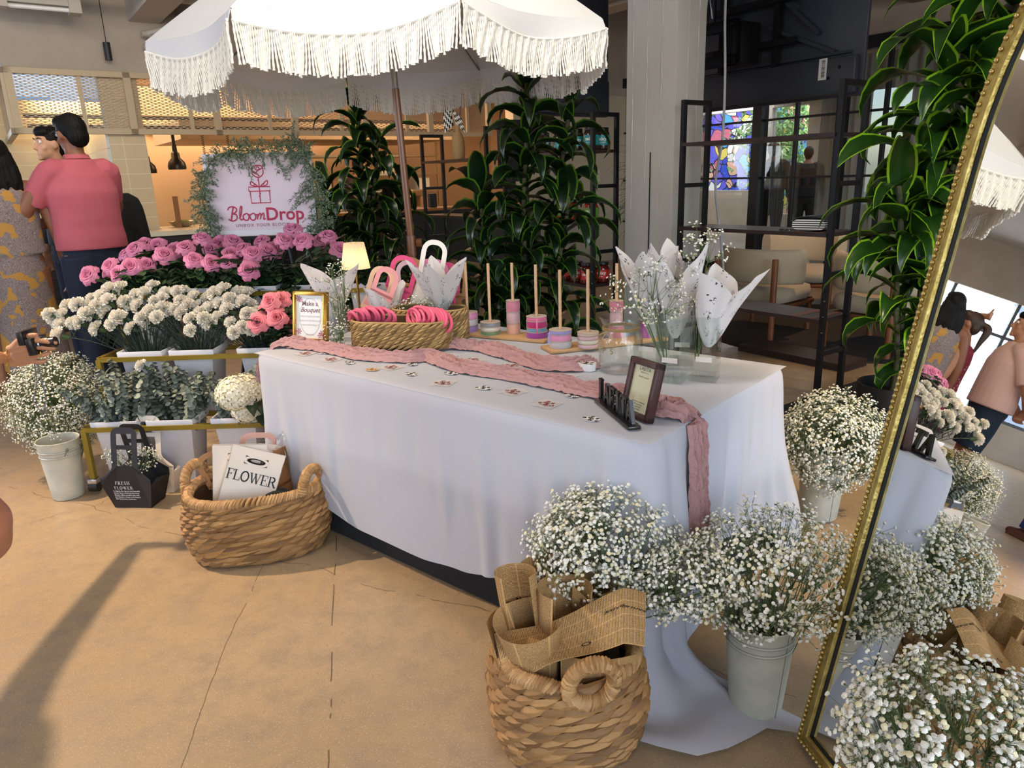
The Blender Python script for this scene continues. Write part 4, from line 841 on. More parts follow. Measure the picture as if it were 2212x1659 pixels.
def gyps(name, lab, loc, C_, Rr, n, seed, fs=.0062, base_r=.04, mats=None, stems=22, low=None, det=1, cat='flowers', group=None):
    """a bunch of baby's breath: C_ centre of the cloud above loc, Rr its radii; stems rise from loc, fork twice and end in florets"""
    random.seed(seed); t = thing(name, lab, cat, loc, group=group); fq = MB(); sq = MB(); C_ = Vector(C_)
    mains = []
    for i in range(stems):
        a = 2.4*i; k = math.sqrt((i+.5)/stems); tgt = C_+Vector((Rr[0]*.62*k*math.cos(a), Rr[1]*.62*k*math.sin(a), -Rr[2]*.55*k+rnd(-.1, .25)*Rr[2])); b = Vector((base_r*k*math.cos(a), base_r*k*math.sin(a), 0))
        mid = b.lerp(tgt, .5)+Vector((rnd(-.012, .012), rnd(-.012, .012), .02)); pts = spline([b, mid, tgt], 4); sq.tube(pts, [.0022-.0009*j/8 for j in range(len(pts))], 4, caps=False); mains.append(tgt)
    nodes = []
    for i in range(max(stems*5, n//6)):
        while True:
            d = Vector((rnd(-1, 1), rnd(-1, 1), rnd(-1, 1)))
            if d.length < 1: break
        d = d.normalized()*(d.length**.45); lump = 1+.16*nz(d.x*2.2, d.y*2.2, seed)+.12*nz(d.x*5, d.z*5, seed+9)
        p = C_+Vector((d.x*Rr[0], d.y*Rr[1], d.z*Rr[2]))*1*lump if False else C_+Vector((d.x*Rr[0]*lump, d.y*Rr[1]*lump, d.z*Rr[2]*lump))
        if low is not None and p.z < low: p.z = low+rnd(0, .03)
        m = min(mains, key=lambda k_: (k_-p).length); mm = m.lerp(p, .5)+Vector((0, 0, -.01)); sq.tube([m-Vector((0, 0, .02)), mm, p], [.0011, .0009, .0007], 3, caps=False); nodes.append((p, (p-C_).normalized()))
    for i in range(n):
        p, d = nodes[i % len(nodes)]; j = p+Vector((rnd(-1, 1), rnd(-1, 1), rnd(-.6, 1)))*.023+d*.012; sq.tube([p, j], [.0006, .0005], 3, caps=False)
        nn_ = (d+Vector((rnd(-.6, .6), rnd(-.6, .6), rnd(-.1, .8)))).normalized(); floret(fq, j, fs*rnd(.6, 1.15), nn_, 0 if rnd(0, 1) < .8 else 1, det)
    sq.build('stems', STG, t, smooth=False); o = fq.build('florets', mats or [FLO, FLC], t, smooth=False); o['kind'] = 'stuff'; t['kind'] = 'stuff' if False else t.get('kind', ''); del t['kind']; return t
# ---------------------------------------------------------------- glassware
def thin_glass(name, tint, ior):
    m = mat(name, '#ffffff', .02); n = m.node_tree.nodes; l = m.node_tree.links; ms = n.new('ShaderNodeMixShader'); tr = n.new('ShaderNodeBsdfTransparent'); gl = n.new('ShaderNodeBsdfGlossy'); gl.inputs['Roughness'].default_value = .02
    lw = n.new('ShaderNodeLayerWeight'); lw.inputs[0].default_value = .5; pw = n.new('ShaderNodeMath'); pw.operation = 'POWER'; l.new(lw.outputs['Facing'], pw.inputs[0]); pw.inputs[1].default_value = 3.2; fr = n.new('ShaderNodeMath'); fr.operation = 'MULTIPLY_ADD'; l.new(pw.outputs[0], fr.inputs[0]); fr.inputs[1].default_value = .62*(ior-.5); fr.inputs[2].default_value = .05; tr.inputs[0].default_value = hexc(tint); l.new(fr.outputs[0], ms.inputs[0]); l.new(tr.outputs[0], ms.inputs[1]); l.new(gl.outputs[0], ms.inputs[2]); l.new(ms.outputs[0], n['Material Output'].inputs[0]); return m
VG = thin_glass('clear_glass', '#fcfefd', 1.5)
def square_vase(lab, x, y, h, wd, rz, emb=True):
    t = thing('square_vase', lab, 'vase', TP(x, y)+Vector((0, 0, .002)), rz); a = wd/2; q = MB()
    def sq_(r, z): return [(math.copysign(r, math.cos(k*PI/2+PI/4)), math.copysign(r, math.sin(k*PI/2+PI/4)), z) for k in range(4)]
    lay = [sq_(a, 0), sq_(a, h), sq_(a-.004, h), sq_(a-.004, .018)]
    vs = [p for l in lay for p in l]; fs = [(3, 2, 1, 0), (12, 13, 14, 15)]
    for j in range(3):
        for k in range(4): fs.append((j*4+k, j*4+(k+1) % 4, (j+1)*4+(k+1) % 4, (j+1)*4+k))
    q.add(vs, fs); q.build('glass', VG, t, smooth=False)
    if emb:
        q = MB(); q.tube([(a+.001, .016*math.cos(k*.4), h*.55+.016*math.sin(k*.4)) for k in range(16)], .0012, 5, closed=True); text_on(q, 'R', lambda u, v: Vector((a+.001, u, h*.55+v-.008)), size=.024); q.tube([(-.016*math.cos(k*.4), -a-.001, h*.55+.016*math.sin(k*.4)) for k in range(16)], .0012, 5, closed=True); q.build('embossed_roundel', VG, t)
        q = MB(); q.add([(-a*.5, -a-.0015, h*.32), (a*.7, -a-.0015, h*.32), (a*.7, -a-.0015, h*.40), (-a*.5, -a-.0015, h*.40)], [(0, 1, 2, 3)]); q.build('label', mat('vase_sticker', '#e8ddd4', .5, alpha=.8), t, smooth=False)
    return t
SV = TRZ+.15
square_vase('square glass vase nearest the black letter stand, holding tissue and gypsophila', 1452, 822, .212, .086, SV)
square_vase('square glass vase at the table end, holding tissue paper', 1521, 820, .212, .086, SV+.1)
square_vase('square glass vase behind the picture frame, beside the twine jar', 1402, 795, .212, .086, SV)
square_vase('square glass vase at the back corner among the tissue cones', 1470, 785, .212, .086, SV+.3)
tissue('white printed tissue cone fanning to the right, in the vase at the table end', TP(1528, 815)+Vector((0, 0, .205)), .17, .115, .10, 2, 3, (.05, .0), .3)
tissue('tall white printed tissue cone above the middle vase of the right-hand group', TP(1455, 800)+Vector((0, 0, .205)), .24, .10, .09, 5, 3, (.0, .03), 1.0)
tissue('white printed tissue cone leaning left in the vase behind the picture frame', TP(1410, 795)+Vector((0, 0, .20)), .22, .10, .09, 8, 3, (-.03, .02), 2.0)
gyps('gypsophila_sprig', 'sprig of white gypsophila spilling left over the vase behind the picture frame', TP(1435, 812)+Vector((0, 0, .04)), (-.07, -.02, .245), (.12, .08, .10), 260, 61, fs=.0048, base_r=.008, stems=7)
gyps('gypsophila_sprig', 'taller sprig of gypsophila standing above the vases at the table end', TP(1505, 800)+Vector((0, 0, .04)), (.01, .01, .34), (.085, .06, .11), 170, 62, fs=.0048, base_r=.008, stems=5)
t = thing('twine_jar', 'large clear glass jar with a twine bow and cut-out letters', 'jar', TP(1340, 800)+Vector((0, 0, .002)), 0)
R_ = .075; JS = 1.16; MB().lathe([(0, 0), (R_*.9, 0), (R_, .008), (R_, .105), (R_*.97, .122), (R_*.80, .145), (R_*.80, .160), (R_*.93, .178), (R_*1.0, .187), (R_*.97, .190), (R_*.88, .178), (R_*.75, .160), (R_*.75, .146), (R_*.93, .12), (R_*.955, .105), (R_*.955, .012), (R_*.8, .007), (0, .007)], 48).build('glass_body', VG, t)
TWN = mat('jute_twine', '#a88a5e', .9, bump=.4, bscale=400)
q = MB()
for k in range(3): q.tube([(R_*.82*math.cos(a), R_*.82*math.sin(a), .146+k*.0035) for a in np.linspace(0, 2*PI, 30)[:-1]], .002, 5, closed=True)
q.tube(spline([(-R_*.7, -.045, .147), (-R_*1.1, -.05, .135), (-R_*1.0, -.055, .12), (-R_*.75, -.05, .142), (-R_*.6, -.06, .125), (-R_*.5, -.06, .142)], 5), .0018, 5); q.build('twine', TWN, t)
q = MB()
for ch, a0 in (('P', 3.75), ('S', 4.15)): text_on(q, ch, lambda x, y, a0=a0: Vector(((R_+.0015)*math.cos(a0+x/R_), (R_+.0015)*math.sin(a0+x/R_), .072+y)), size=.03)
q.build('letters', mat('letter_brown', '#8a6d3e', .6), t, smooth=False)
t = thing('trinket_box', 'small white scalloped porcelain box with a printed lid at the end of the short runner', 'box', TP(1268, 800)+Vector((0, 0, .002)), TRZ)
q = MB(); n_ = 48
for r0, z0, z1 in ((.030, 0, .014), (.032, .0145, .026)): q.prism([((r0+.0035*abs(math.cos(k*PI*2/n_*4)))*math.cos(k*2*PI/n_), (r0+.0035*abs(math.cos(k*PI*2/n_*4)))*.8*math.sin(k*2*PI/n_)) for k in range(n_)], z0, z1)
b_ = q.build('porcelain_box', mat('porcelain', '#e8e6e2', .2), t); q = MB(); cluster(q, lambda a, b: Vector((a, b, .0265)), .06, 0, 3); q.build('lid_print', prm, b_, smooth=False)
# ---------------------------------------------------------------- picture frame and letter stand
BRN = mat('dark_brown_frame', '#3a1f1c', .4, col2='#4a2a26', scale=6, stretch=(30, 30, 2))
t = thing('picture_frame', 'dark brown picture frame with a printed card, leaning beside the black letters', 'picture frame', TP(1376, 912)+Vector((0, 0, .004)), math.radians(-72), rx=0)
t.matrix_basis = Matrix.Translation(TP(1373, 905)+Vector((0, 0, .003))) @ Matrix.Rotation(math.radians(-62), 4, 'Z') @ Matrix.Rotation(math.radians(-14), 4, 'X')
W2, H2 = .062, .165
q = MB()
for x0, z0, x1, z1 in ((-W2, 0, -W2+.016, H2), (W2-.016, 0, W2, H2), (-W2, 0, W2, .018), (-W2, H2-.018, W2, H2)): q.box(x0, -.012, z0, x1, .014, z1)
q.build('frame', BRN, t, bevel=.003)
cd_ = MB().box(-W2+.014, -.002, .016, W2-.014, .002, H2-.016).build('printed_card', mat('frame_card', '#c8c4a4', .25), t, smooth=False)
MB().box(-W2+.01, .004, .01, W2-.01, .012, H2-.01).build('backing', mat('frame_back_black', '#121216', .5), t, smooth=False)
lb = MB().box(.005, .0121, .085, .04, .0125, .12).build('back_sticker', mat('label_paper', '#d6d6d6', .6), t, smooth=False)
q = MB(); cf = lambda x, y: Vector((x, -.0024, y)); text_on(q, 'LAEITA', lambda x, y: cf(x, y+.134), size=.015); text_on(q, 'PRODUCT CO.', lambda x, y: cf(x, y+.127), size=.005); text_on(q, 'SCAN TO SHOP', lambda x, y: cf(x, y+.114), size=.006)
for i, s_ in enumerate(('FOLLOW US ON OUR', 'SOCIAL MEDIA', 'FOR MORE', 'FLOWERS')): text_on(q, s_, lambda x, y: cf(x, y+.044-i*.007), size=.0055)
q.build('printing', mat('print_grey', '#4a463c', .7), cd_, smooth=False)
MB().tube([(.01, .014, .1), (.012, .07, .012)], .0022, 6).build('easel_leg', BLK, t)
# serif capitals drawn as strokes: list of (x0,y0,x1,y1,width), unit height
def arc(cx_, cy_, rx_, ry_, a0, a1, w_, n=8): return [(cx_+rx_*math.cos(lerp(a0, a1, i/n)), cy_+ry_*math.sin(lerp(a0, a1, i/n)), cx_+rx_*math.cos(lerp(a0, a1, (i+1)/n)), cy_+ry_*math.sin(lerp(a0, a1, (i+1)/n)), w_) for i in range(n)]
K, T_ = .13, .05
def sf(x, y, w_=.16): return [(x-w_, y, x+w_, y, T_)]
SERIF = {'F': (.62, [(.14, .02, .14, .98, K)]+sf(.14, .02)+[(0, .97, .6, .97, T_), (.58, .97, .58, .76, T_), (.14, .52, .42, .52, T_), (.42, .42, .42, .62, T_)]),
 'L': (.64, [(.14, .02, .14, .98, K)]+sf(.14, .97)+[(0, .02, .6, .02, T_), (.59, .02, .59, .27, T_)]),
 'O': (.80, arc(.4, .5, .34, .48, PI*.5, PI*1.5, K)+arc(.4, .5, .34, .48, -PI*.5, PI*.5, K)),
 'W': (1.08, [(.12, .97, .36, .03, K), (.36, .03, .56, .9, T_), (.52, .97, .76, .03, K), (.76, .03, .98, .97, T_)]+sf(.12, .97, .13)+sf(.54, .97, .1)+sf(.98, .97, .11)),
 'E': (.68, [(.14, .02, .14, .98, K), (0, .97, .6, .97, T_), (.59, .97, .59, .77, T_), (.14, .52, .42, .52, T_), (.42, .43, .42, .61, T_), (0, .02, .63, .02, T_), (.62, .02, .62, .26, T_)]),
 'R': (.78, [(.14, .02, .14, .98, K), (0, .97, .38, .97, T_), (.14, .5, .38, .5, T_), (.38, .5, .68, .02, K)]+arc(.36, .735, .22, .235, -PI/2, PI/2, K)+sf(.14, .02)+sf(.7, .02, .08)),
 'S': (.60, arc(.3, .74, .2, .23, PI*.1, PI*1.4, .09)+arc(.3, .26, .21, .24, PI*.5, -PI*.9, .1)+[(.24, .52, .36, .49, K)]),
 'H': (.86, [(.14, .02, .14, .98, K), (.7, .02, .7, .98, K), (.14, .5, .7, .5, T_)]+sf(.14, .02)+sf(.14, .97)+sf(.7, .02)+sf(.7, .97)),
 'A': (.80, [(.1, .02, .38, .97, T_+.03), (.36, .97, .68, .02, K), (.2, .34, .56, .34, T_)]+sf(.1, .02, .12)+sf(.68, .02, .13)),
 'I': (.36, [(.16, .02, .16, .98, K)]+sf(.16, .02)+sf(.16, .97)), 'T': (.70, [(.34, .02, .34, .98, K), (.02, .97, .66, .97, T_), (.03, .97, .03, .77, T_), (.65, .97, .65, .77, T_)]+sf(.34, .02)), ' ': (.4, [])}
def serif(mb, s, fn, size, track=.06, th=1.0, mi=0):
    wt = sum(SERIF[c][0]+track for c in s); x0 = -wt/2
    for c in s:
        for a, b, c2, d, w_ in SERIF[c][1]:
            p = Vector((a, b)); r = Vector((c2, d)); e = (r-p); e = e.normalized() if e.length else Vector((1, 0)); nrm = Vector((-e.y, e.x))*w_*th/2; ex = e*w_*.2
            mb.add([fn((x0+k.x)*size, k.y*size) for k in (p-ex-nrm, r+ex-nrm, r+ex+nrm, p-ex+nrm)], [(0, 1, 2, 3)], mi)
        x0 += SERIF[c][0]+track
LBK = mat('letter_black', '#0c0c0e', .3, coat=.3)
d_ = TP(1372, 930)-TP(1298, 868); rz_ = math.atan2(d_.y, d_.x); ln = d_.length
t = thing('letter_stand', 'black letter stand spelling LAEITA at the front right corner of the table', 'sign', TP(1298, 868)+d_*.5+Vector((0, 0, .003)), rz_)
MB().box(-ln/2-.005, -.022, 0, ln/2+.005, .016, .010).build('base', LBK, t, bevel=.003)
x0 = -ln/2+.02; stp = (ln-.05)/5.0
for i, ch in enumerate('LAEITA'):
    q = MB(); serif(q, ch, lambda x, y: Vector((x, 0, y+.009)), .062, 0, 1.9); q.v = [(a, b, c) for a, b, c in q.v]
    vs = list(q.v); n_ = len(vs); fs = list(q.f); q2 = MB(); q2.add([(a, -.005, c) for a, b, c in vs]+[(a, .005, c) for a, b, c in vs], [f[::-1] for f in fs]+[tuple(k+n_ for k in f) for f in fs]+[(f[j], f[(j+1) % 4], f[(j+1) % 4]+n_, f[j]+n_) for f in fs for j in range(4)])
    o = q2.build('letter', LBK, t, smooth=False); o.location = (x0+i*stp, -.002, 0)
# ---------------------------------------------------------------- gold photo frame
GOLD = mat('polished_gold', '#c89a4a', .22, metal=.9)
a_, b_ = TP(632, 738), TP(708, 745); rz_ = math.atan2((b_-a_).y, (b_-a_).x)+.12; W3 = .085; H3 = .215
t = thing('photo_frame', 'gold photo frame reading Make a Bouquet at the left end of the table', 'picture frame')
t.matrix_basis = Matrix.Translation((a_+b_)/2+Vector((0, .01, .003))) @ Matrix.Rotation(rz_, 4, 'Z') @ Matrix.Rotation(math.radians(-10), 4, 'X')
q = MB()
for r0, y0, y1 in ((0, -.008, .012), (.006, -.013, -.006)):
    w_ = .016-r0
    for x0, z0, x1, z1 in ((-W3+r0, r0, -W3+.016, H3-r0), (W3-.016, r0, W3-r0, H3-r0), (-W3+r0, r0, W3-r0, .016), (-W3+r0, H3-.016, W3-r0, H3-r0)): q.box(x0, y0, z0, x1, y1, z1)
q.build('frame', GOLD, t, bevel=.002)
cd_ = MB().box(-W3+.012, -.002, .012, W3-.012, .002, H3-.012).build('printed_card', mat('card_pale', '#dfe2e2', .2), t, smooth=False)
cf = lambda x, y: Vector((x, -.0026, y)); q = MB(); text_on(q, 'Make a', lambda x, y: cf(x, y+.155), size=.028, bold=.0003); text_on(q, 'Bouquet', lambda x, y: cf(x, y+.128), size=.028, shear=.4, bold=.0003)
q.build('title', mat('title_plum', '#6d4850', .6), cd_, smooth=False)
q = MB()
for i, s_ in enumerate(('1.PICK YOUR FLOWERS', '2.BUILD YOUR BOUQUET', '3.TAKE HOME BEAUTY')): text_on(q, s_, lambda x, y: cf(x, y+.106-i*.018), size=.0095)
text_on(q, 'BloomDrop', lambda x, y: cf(x, y+.03), size=.008); q.build('steps', mat('step_grey', '#a59a98', .6), cd_, smooth=False)
q = MB(); q.tube([cf(.052*math.cos(a)*min(1, 1.0), .108+.078*math.sin(a)) for a in np.linspace(0, 6.28, 40)[:-1]], .0006, 4, closed=True)
q.build('oval_line', mat('step_grey', '#a59a98', .6), cd_)
q = MB(); random.seed(2)
for cx_, cy_ in ((-.058, .185), (-.05, .18), (-.055, .045), (.05, .03), (.058, .04)):
    for k in range(6): a = k*1.05; q.add([cf(cx_, cy_), cf(cx_+.011*math.cos(a-.3), cy_+.011*math.sin(a-.3)), cf(cx_+.014*math.cos(a), cy_+.014*math.sin(a)), cf(cx_+.011*math.cos(a+.3), cy_+.011*math.sin(a+.3))], [(0, 1, 2, 3)])
q.build('flower_print', mat('flower_pink_print', '#b06a80', .6), cd_, smooth=False)
MB().bar((0, .012, .12), (0, .09, .02), .03, .003).build('easel_leg', mat('frame_back_black', '#121216', .5), t, smooth=False)
# ---------------------------------------------------------------- lamp
t = thing('table_lamp', 'small brass table lamp with a pleated cream shade behind the photo frame', 'lamp', Vector((-.72, 3.46, TZ)))
BRS = mat('brushed_brass', '#b8914a', .25, metal=1); SHD = mat('pleated_shade', '#d6d4c0', .8)
nn = SHD.node_tree.nodes; ll = SHD.node_tree.links; trn = nn.new('ShaderNodeBsdfTranslucent'); trn.inputs[0].default_value = hexc('#f3ecd4'); mx = nn.new('ShaderNodeMixShader'); mx.inputs[0].default_value = .35
ll.new(nn['Principled BSDF'].outputs[0], mx.inputs[1]); ll.new(trn.outputs[0], mx.inputs[2]); ll.new(mx.outputs[0], nn['Material Output'].inputs[0])
q = MB(); q.grid(lambda u, v: Vector(((lerp(.066, .046, v)+.0018*math.cos(u*2*PI*46))*math.cos(u*2*PI), (lerp(.066, .046, v)+.0018*math.cos(u*2*PI*46))*math.sin(u*2*PI), lerp(.265, .385, v))), 368, 3, closeu=True); q.build('lamp_shade', SHD, t)
MB().cyl((0, 0, .01), (0, 0, .34), .006, 12).build('stem', BRS, t); MB().lathe([(0, 0), (.05, 0), (.052, .006), (.05, .012), (.01, .016), (0, .016)], 28).build('base', BRS, t)
MB().ball((0, 0, .325), (.014, .014, .02)).build('bulb', mat('warm_bulb', '#ffd9a0', .4, emit=4, ecol='#ffb866'), t)
l = bpy.data.lights.new('lamp_glow', 'POINT'); l.energy = 1.0; l.color = hexc('#ffc48a')[:3]; l.shadow_soft_size = .02; o = bpy.data.objects.new('lamp_glow', l); COL.objects.link(o); o.location = Vector((-.72, 3.46, TZ+.295))
# ---------------------------------------------------------------- ribbons
WD = mat('pale_beech', '#c9a274', .5, col2='#b98f60', scale=5, stretch=(3, 30, 30)); DW = mat('dowel_beech', '#d2ab84', .55)
dowels = [(1012, 722, 571), (1060, 728, 570), (1110, 727, 569), (1160, 735, 568), (1211, 757, 583), (1270, 757, 584), (1331, 735, 586), (1400, 735, 587)]
RB = {'pk': '#d98ab4', 'pe': '#c9c4cc', 'li': '#9a76b4', 'gy': '#8b8f96', 'cr': '#d8d0c0', 'gr': '#6f9160', 'rp': '#c4788a', 'mv': '#c8a4ac', 'pc': '#d6a48e', 'hp': '#e0709a', 'mg': '#b81c6c', 'bl': '#6aa6c8', 'pu': '#a03c9c', 'lv': '#9a92cc', 'si': '#b8b6ba', 'lp': '#dab0b8', 'be': '#cdb6a4'}
def board(lab, i0, i1):
    pts = [TP(dowels[i][0], dowels[i][1]) for i in (i0, i1)]; d = pts[1]-pts[0]; c = (pts[0]+pts[1])/2; return TR(c, math.atan2(d.y, d.x)), d.length
def stand(i0, i1, lab):
    M, L = board(lab, i0, i1); t = thing('ribbon_stand', lab, 'ribbon stand'); t.matrix_basis = Matrix.Translation((0, 0, .002)) @ M
    MB().box(-L/2-.06, -.055, 0, L/2+.06, .06, .012).build('board', WD, t, bevel=.002); Mi = t.matrix_basis.inverted()
    for i in range(i0, i1+1):
        p = Mi @ TP(dowels[i][0], dowels[i][1]); p.z = .012; D = pz(dowels[i][0], dowels[i][1], TZ).length; MB().cyl(p, p+Vector((0, 0, .300)), .0062, 12).build('dowel', DW, t)
stand(0, 3, 'pale wooden ribbon stand with four dowels left of the glass jar'); stand(4, 7, 'pale wooden ribbon stand with four dowels behind the glass jar')
SP = mat('spool_card', '#b9a99c', .7)
def spool(i, z0, r, h, col, lab):
    t = thing('ribbon_spool', lab, 'ribbon spool', TP(dowels[i][0], dowels[i][1])+Vector((0, 0, .0145+z0)), i)
    MB().lathe([(.008, 0), (r+.001, 0), (r+.001, .0012), (.008, .0012)], 28).build('disc', SP, t); MB().lathe([(.008, h-.0012), (r+.001, h-.0012), (r+.001, h), (.008, h)], 28).build('disc', SP, t)
    MB().lathe([(.008, .0014), (r*.97, .0014), (r, h*.3), (r, h*.7), (r*.97, h-.0014), (.008, h-.0014)], 32).build('ribbon', mat('ribbon_'+col, RB[col], .35, sheen=.4, bump=.15, bscale=60, stretch=(1, 1, 12)), t); return t
cn_ = {'pk': 'pink', 'pe': 'pearl white', 'li': 'lilac', 'gy': 'grey', 'cr': 'cream', 'gr': 'green', 'rp': 'rose pink satin', 'mv': 'mauve satin', 'pc': 'peach satin', 'hp': 'candy pink', 'mg': 'magenta', 'bl': 'pale blue', 'pu': 'purple', 'lv': 'lavender', 'si': 'silver', 'lp': 'light pink', 'be': 'beige'}
on_ = ['first', 'second', 'third', 'fourth', 'fifth', 'sixth', 'seventh', 'last']
for i, st in enumerate([[('li', .044, .029), ('pe', .044, .028), ('pk', .044, .027)], [('gr', .043, .016), ('cr', .043, .018), ('gy', .043, .018)], [('pc', .029, .046), ('mv', .029, .048), ('rp', .029, .048)], [('pu', .047, .026), ('bl', .042, .015), ('mg', .043, .028), ('hp', .042, .018)], [('si', .044, .028), ('pk', .043, .026), ('lv', .044, .015)], [('lp', .040, .016), ('cr', .040, .016), ('lp', .040, .014), ('be', .041, .012)], [('rp', .032, .05), ('mv', .026, .06), ('rp', .028, .04)], [('pu', .032, .07)]]):
    z = 0
    for j, (c_, r, h) in enumerate(st):
        spool(i, z, r, h, c_, '%s ribbon spool on the %s dowel from left, %s' % (cn_[c_], on_[i], 'bottom of stack' if j == 0 else ('top of stack' if j == len(st)-1 else ('upper' if j == 2 else 'lower')+' middle of stack'))); z += h+.0006
q = MB(); p = TP(1160, 735)+Vector((-.005, -.05, .10)); q.grid(lambda u, v: p+Vector((u*.007, -.004-.003*math.sin(v*3), -v*.06)), 2, 8); tag(q.build('ribbon_end', mat('ribbon_hp', RB['hp'], .35)), 'loose candy pink ribbon end hanging from the fourth dowel', 'ribbon')
q = MB(); p = TP(1211, 757)+Vector((-.047, -.016, .08)); q.grid(lambda u, v: p+Vector((u*.008-.004*math.sin(v*2), -.004-.004*v, -v*.045)), 2, 8); tag(q.build('ribbon_end', mat('ribbon_lv', RB['lv'], .35)), 'loose lavender ribbon end hanging from the fifth dowel', 'ribbon')
# ================================================================ wicker
WK = mat('seagrass', '#a97e4a', .65, col2='#6d4a28', scale=16, ramp=(.3, .75), bump=.7, bscale=60, bdist=.004, stretch=(1, 1, 4))
def island(m, c1, c2, amt=.9):
    g = NT(m); gi = g.n.new('ShaderNodeNewGeometry'); rp = g.n.new('ShaderNodeValToRGB'); rp.color_ramp.elements[0].color = hexc(c1); rp.color_ramp.elements[1].color = hexc(c2); g.L.new(gi.outputs['Random Per Island'], rp.inputs[0])
    old = g.b.inputs['Base Color'].links[0].from_socket if g.b.inputs['Base Color'].links else None; mxx = g.mix(amt, old, rp.outputs[0]) if old else rp.outputs[0]; g.base(mxx); return m
WKR = mat('seagrass_rim', '#b48c58', .6, col2='#8a6238', scale=26, bump=.6, bscale=110, bdist=.003)
HYA = mat('water_hyacinth', '#a58452', .6, col2='#5f4526', scale=22, ramp=(.3, .7), bump=.5, bscale=90, bdist=.003)
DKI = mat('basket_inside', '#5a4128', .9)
island(WK, '#5c3f22', '#bd9058', .7); island(WKR, '#8a6236', '#cda672', .6); island(HYA, '#6b5028', '#c9a76c', .6)
def wicker_body(q, path, z0, z1, rows, segs, r, grow=lambda z: 1, tilt=1.0, seed=1):
    random.seed(seed)
    for j in range(rows):
        z = lerp(z0, z1, (j+.5)/rows); dz = (z1-z0)/rows
        for i in range(segs):
            u0 = (i+.5*(j % 2))/segs; pts = []; rr = []; fl = rnd(.85, 1.15)
            for k in range(6):
                s = k/5; u = u0+(s*2.1-1.05)/segs; p, n = path(u % 1.0); g_ = grow((z-z0)/(z1-z0)); bul = math.sin(PI*s)*r*.9
                pts.append(Vector((p.x*g_, p.y*g_, z+(s-.5)*dz*1.15*tilt*(1 if (j % 2) else 1)+rnd(-.001, .001)))+n*(bul-.3*r)); rr.append(max(.25, math.sin(PI*(.08+.84*s)))*r*fl)
            q.tube(pts, rr, 6, caps=False)
def ell(a, b, e=2.6):
    def path(u):
        t_ = u*2*PI; c, s = math.cos(t_), math.sin(t_); x = a*math.copysign(abs(c)**(2/e), c); y = b*math.copysign(abs(s)**(2/e), s)
        n = Vector((math.copysign(abs(c)**(2-2/e), c)/a, math.copysign(abs(s)**(2-2/e), s)/b, 0)).normalized(); return Vector((x, y, 0)), n
    return path
def wraps(q, pts, R, n, tilt=.5, closed=False, w=None):
    """a core rope wrapped with strands"""
    P = [Vector(p) for p in pts]; N = len(P); w = w or R*.42; L = N if closed else N-1
    for i in range(n):
        f = i/n*L; k = int(f) % N; k2 = (k+1) % N; p = P[k].lerp(P[k2], f-int(f)); d = (P[k2]-P[k]).normalized(); x, y, _ = basis(d)
        loop = []
        for a in range(9): an = a*2*PI/9; loop.append(p+x*R*math.cos(an)+y*R*math.sin(an)+d*tilt*R*math.sin(an+.8))
        q.tube(loop, w*rnd(.85, 1.15), 5, closed=True)
def wicker_basket(name, lab, loc, rz, a, b, h, rows, segs, r, grow, handles, seed):
    t = thing(name, lab, 'basket', loc, rz); path = ell(a, b); q = MB(); wicker_body(q, path, .008, h-.02, rows, segs, r, grow, 1.0, seed); q.build('body', WK, t)
    q = MB()
    def inn(u, v): p, n = path(u); g_ = grow(v); return Vector((p.x*g_, p.y*g_, .01+v*(h-.03)))-n*r*1.1
    q.grid(inn, 48, 6, closeu=True); q.add([inn(i/48, 0) for i in range(48)], [tuple(range(48))]); q.build('inner_wall', DKI, t)
    return t, path
# front basket with newspaper wrap
BRc = Vector((.115, 1.585, 0)); BRr = .205
def growR(v): return .84+.20*math.sin(PI*min(1, v*.85+.05))**.8+.02*v
rzR = math.radians(8)
t, path = wicker_basket('wicker_basket', 'round seagrass basket full of newsprint wrapping sheets in the foreground', BRc, rzR, .176, .162, .275, 12, 22, .0145, growR, None, 3)
HA = -PI/2+.10  # front handle direction
def rimz(u, cen, wd, hgt): d = (u*2*PI-cen+PI) % (2*PI)-PI; return hgt*math.exp(-(d/wd)**2)
def rimpts(path, grow, h, cens, dip=.02, n=120):
    out = []
    for i in range(n):
        u = i/n; p, nn_ = path(u); g_ = grow(1.0); out.append(Vector((p.x*g_, p.y*g_, h-.012+sum(-rimz(u, c, .30, dip) for c in cens)))+nn_*.0)
    return out
random.seed(6); rp = rimpts(path, growR, .275, [HA % (2*PI)], .045); q = MB(); wraps(q, rp, .0145, 130, .5, True, .0065); q.build('rim', WKR, t)
for k, an in enumerate((HA, HA+PI)):
    c_ = Vector(((.190 if k == 0 else .18)*math.cos(an), (.178 if k == 0 else .166)*math.sin(an), (.283 if k == 0 else .262))); d = Vector((math.cos(an), math.sin(an), 0)); s_ = Vector((-d.y, d.x, 0)); q = MB()
    ring = [c_+d*(.008+.004*math.sin(x))+s_*.056*math.cos(x)+Vector((0, 0, .054*math.sin(x))) for x in np.linspace(0, 2*PI, 41)[:-1]]
    wraps(q, ring, .0135, 44, .35, True, .0062); q.build('handle', WKR, t)
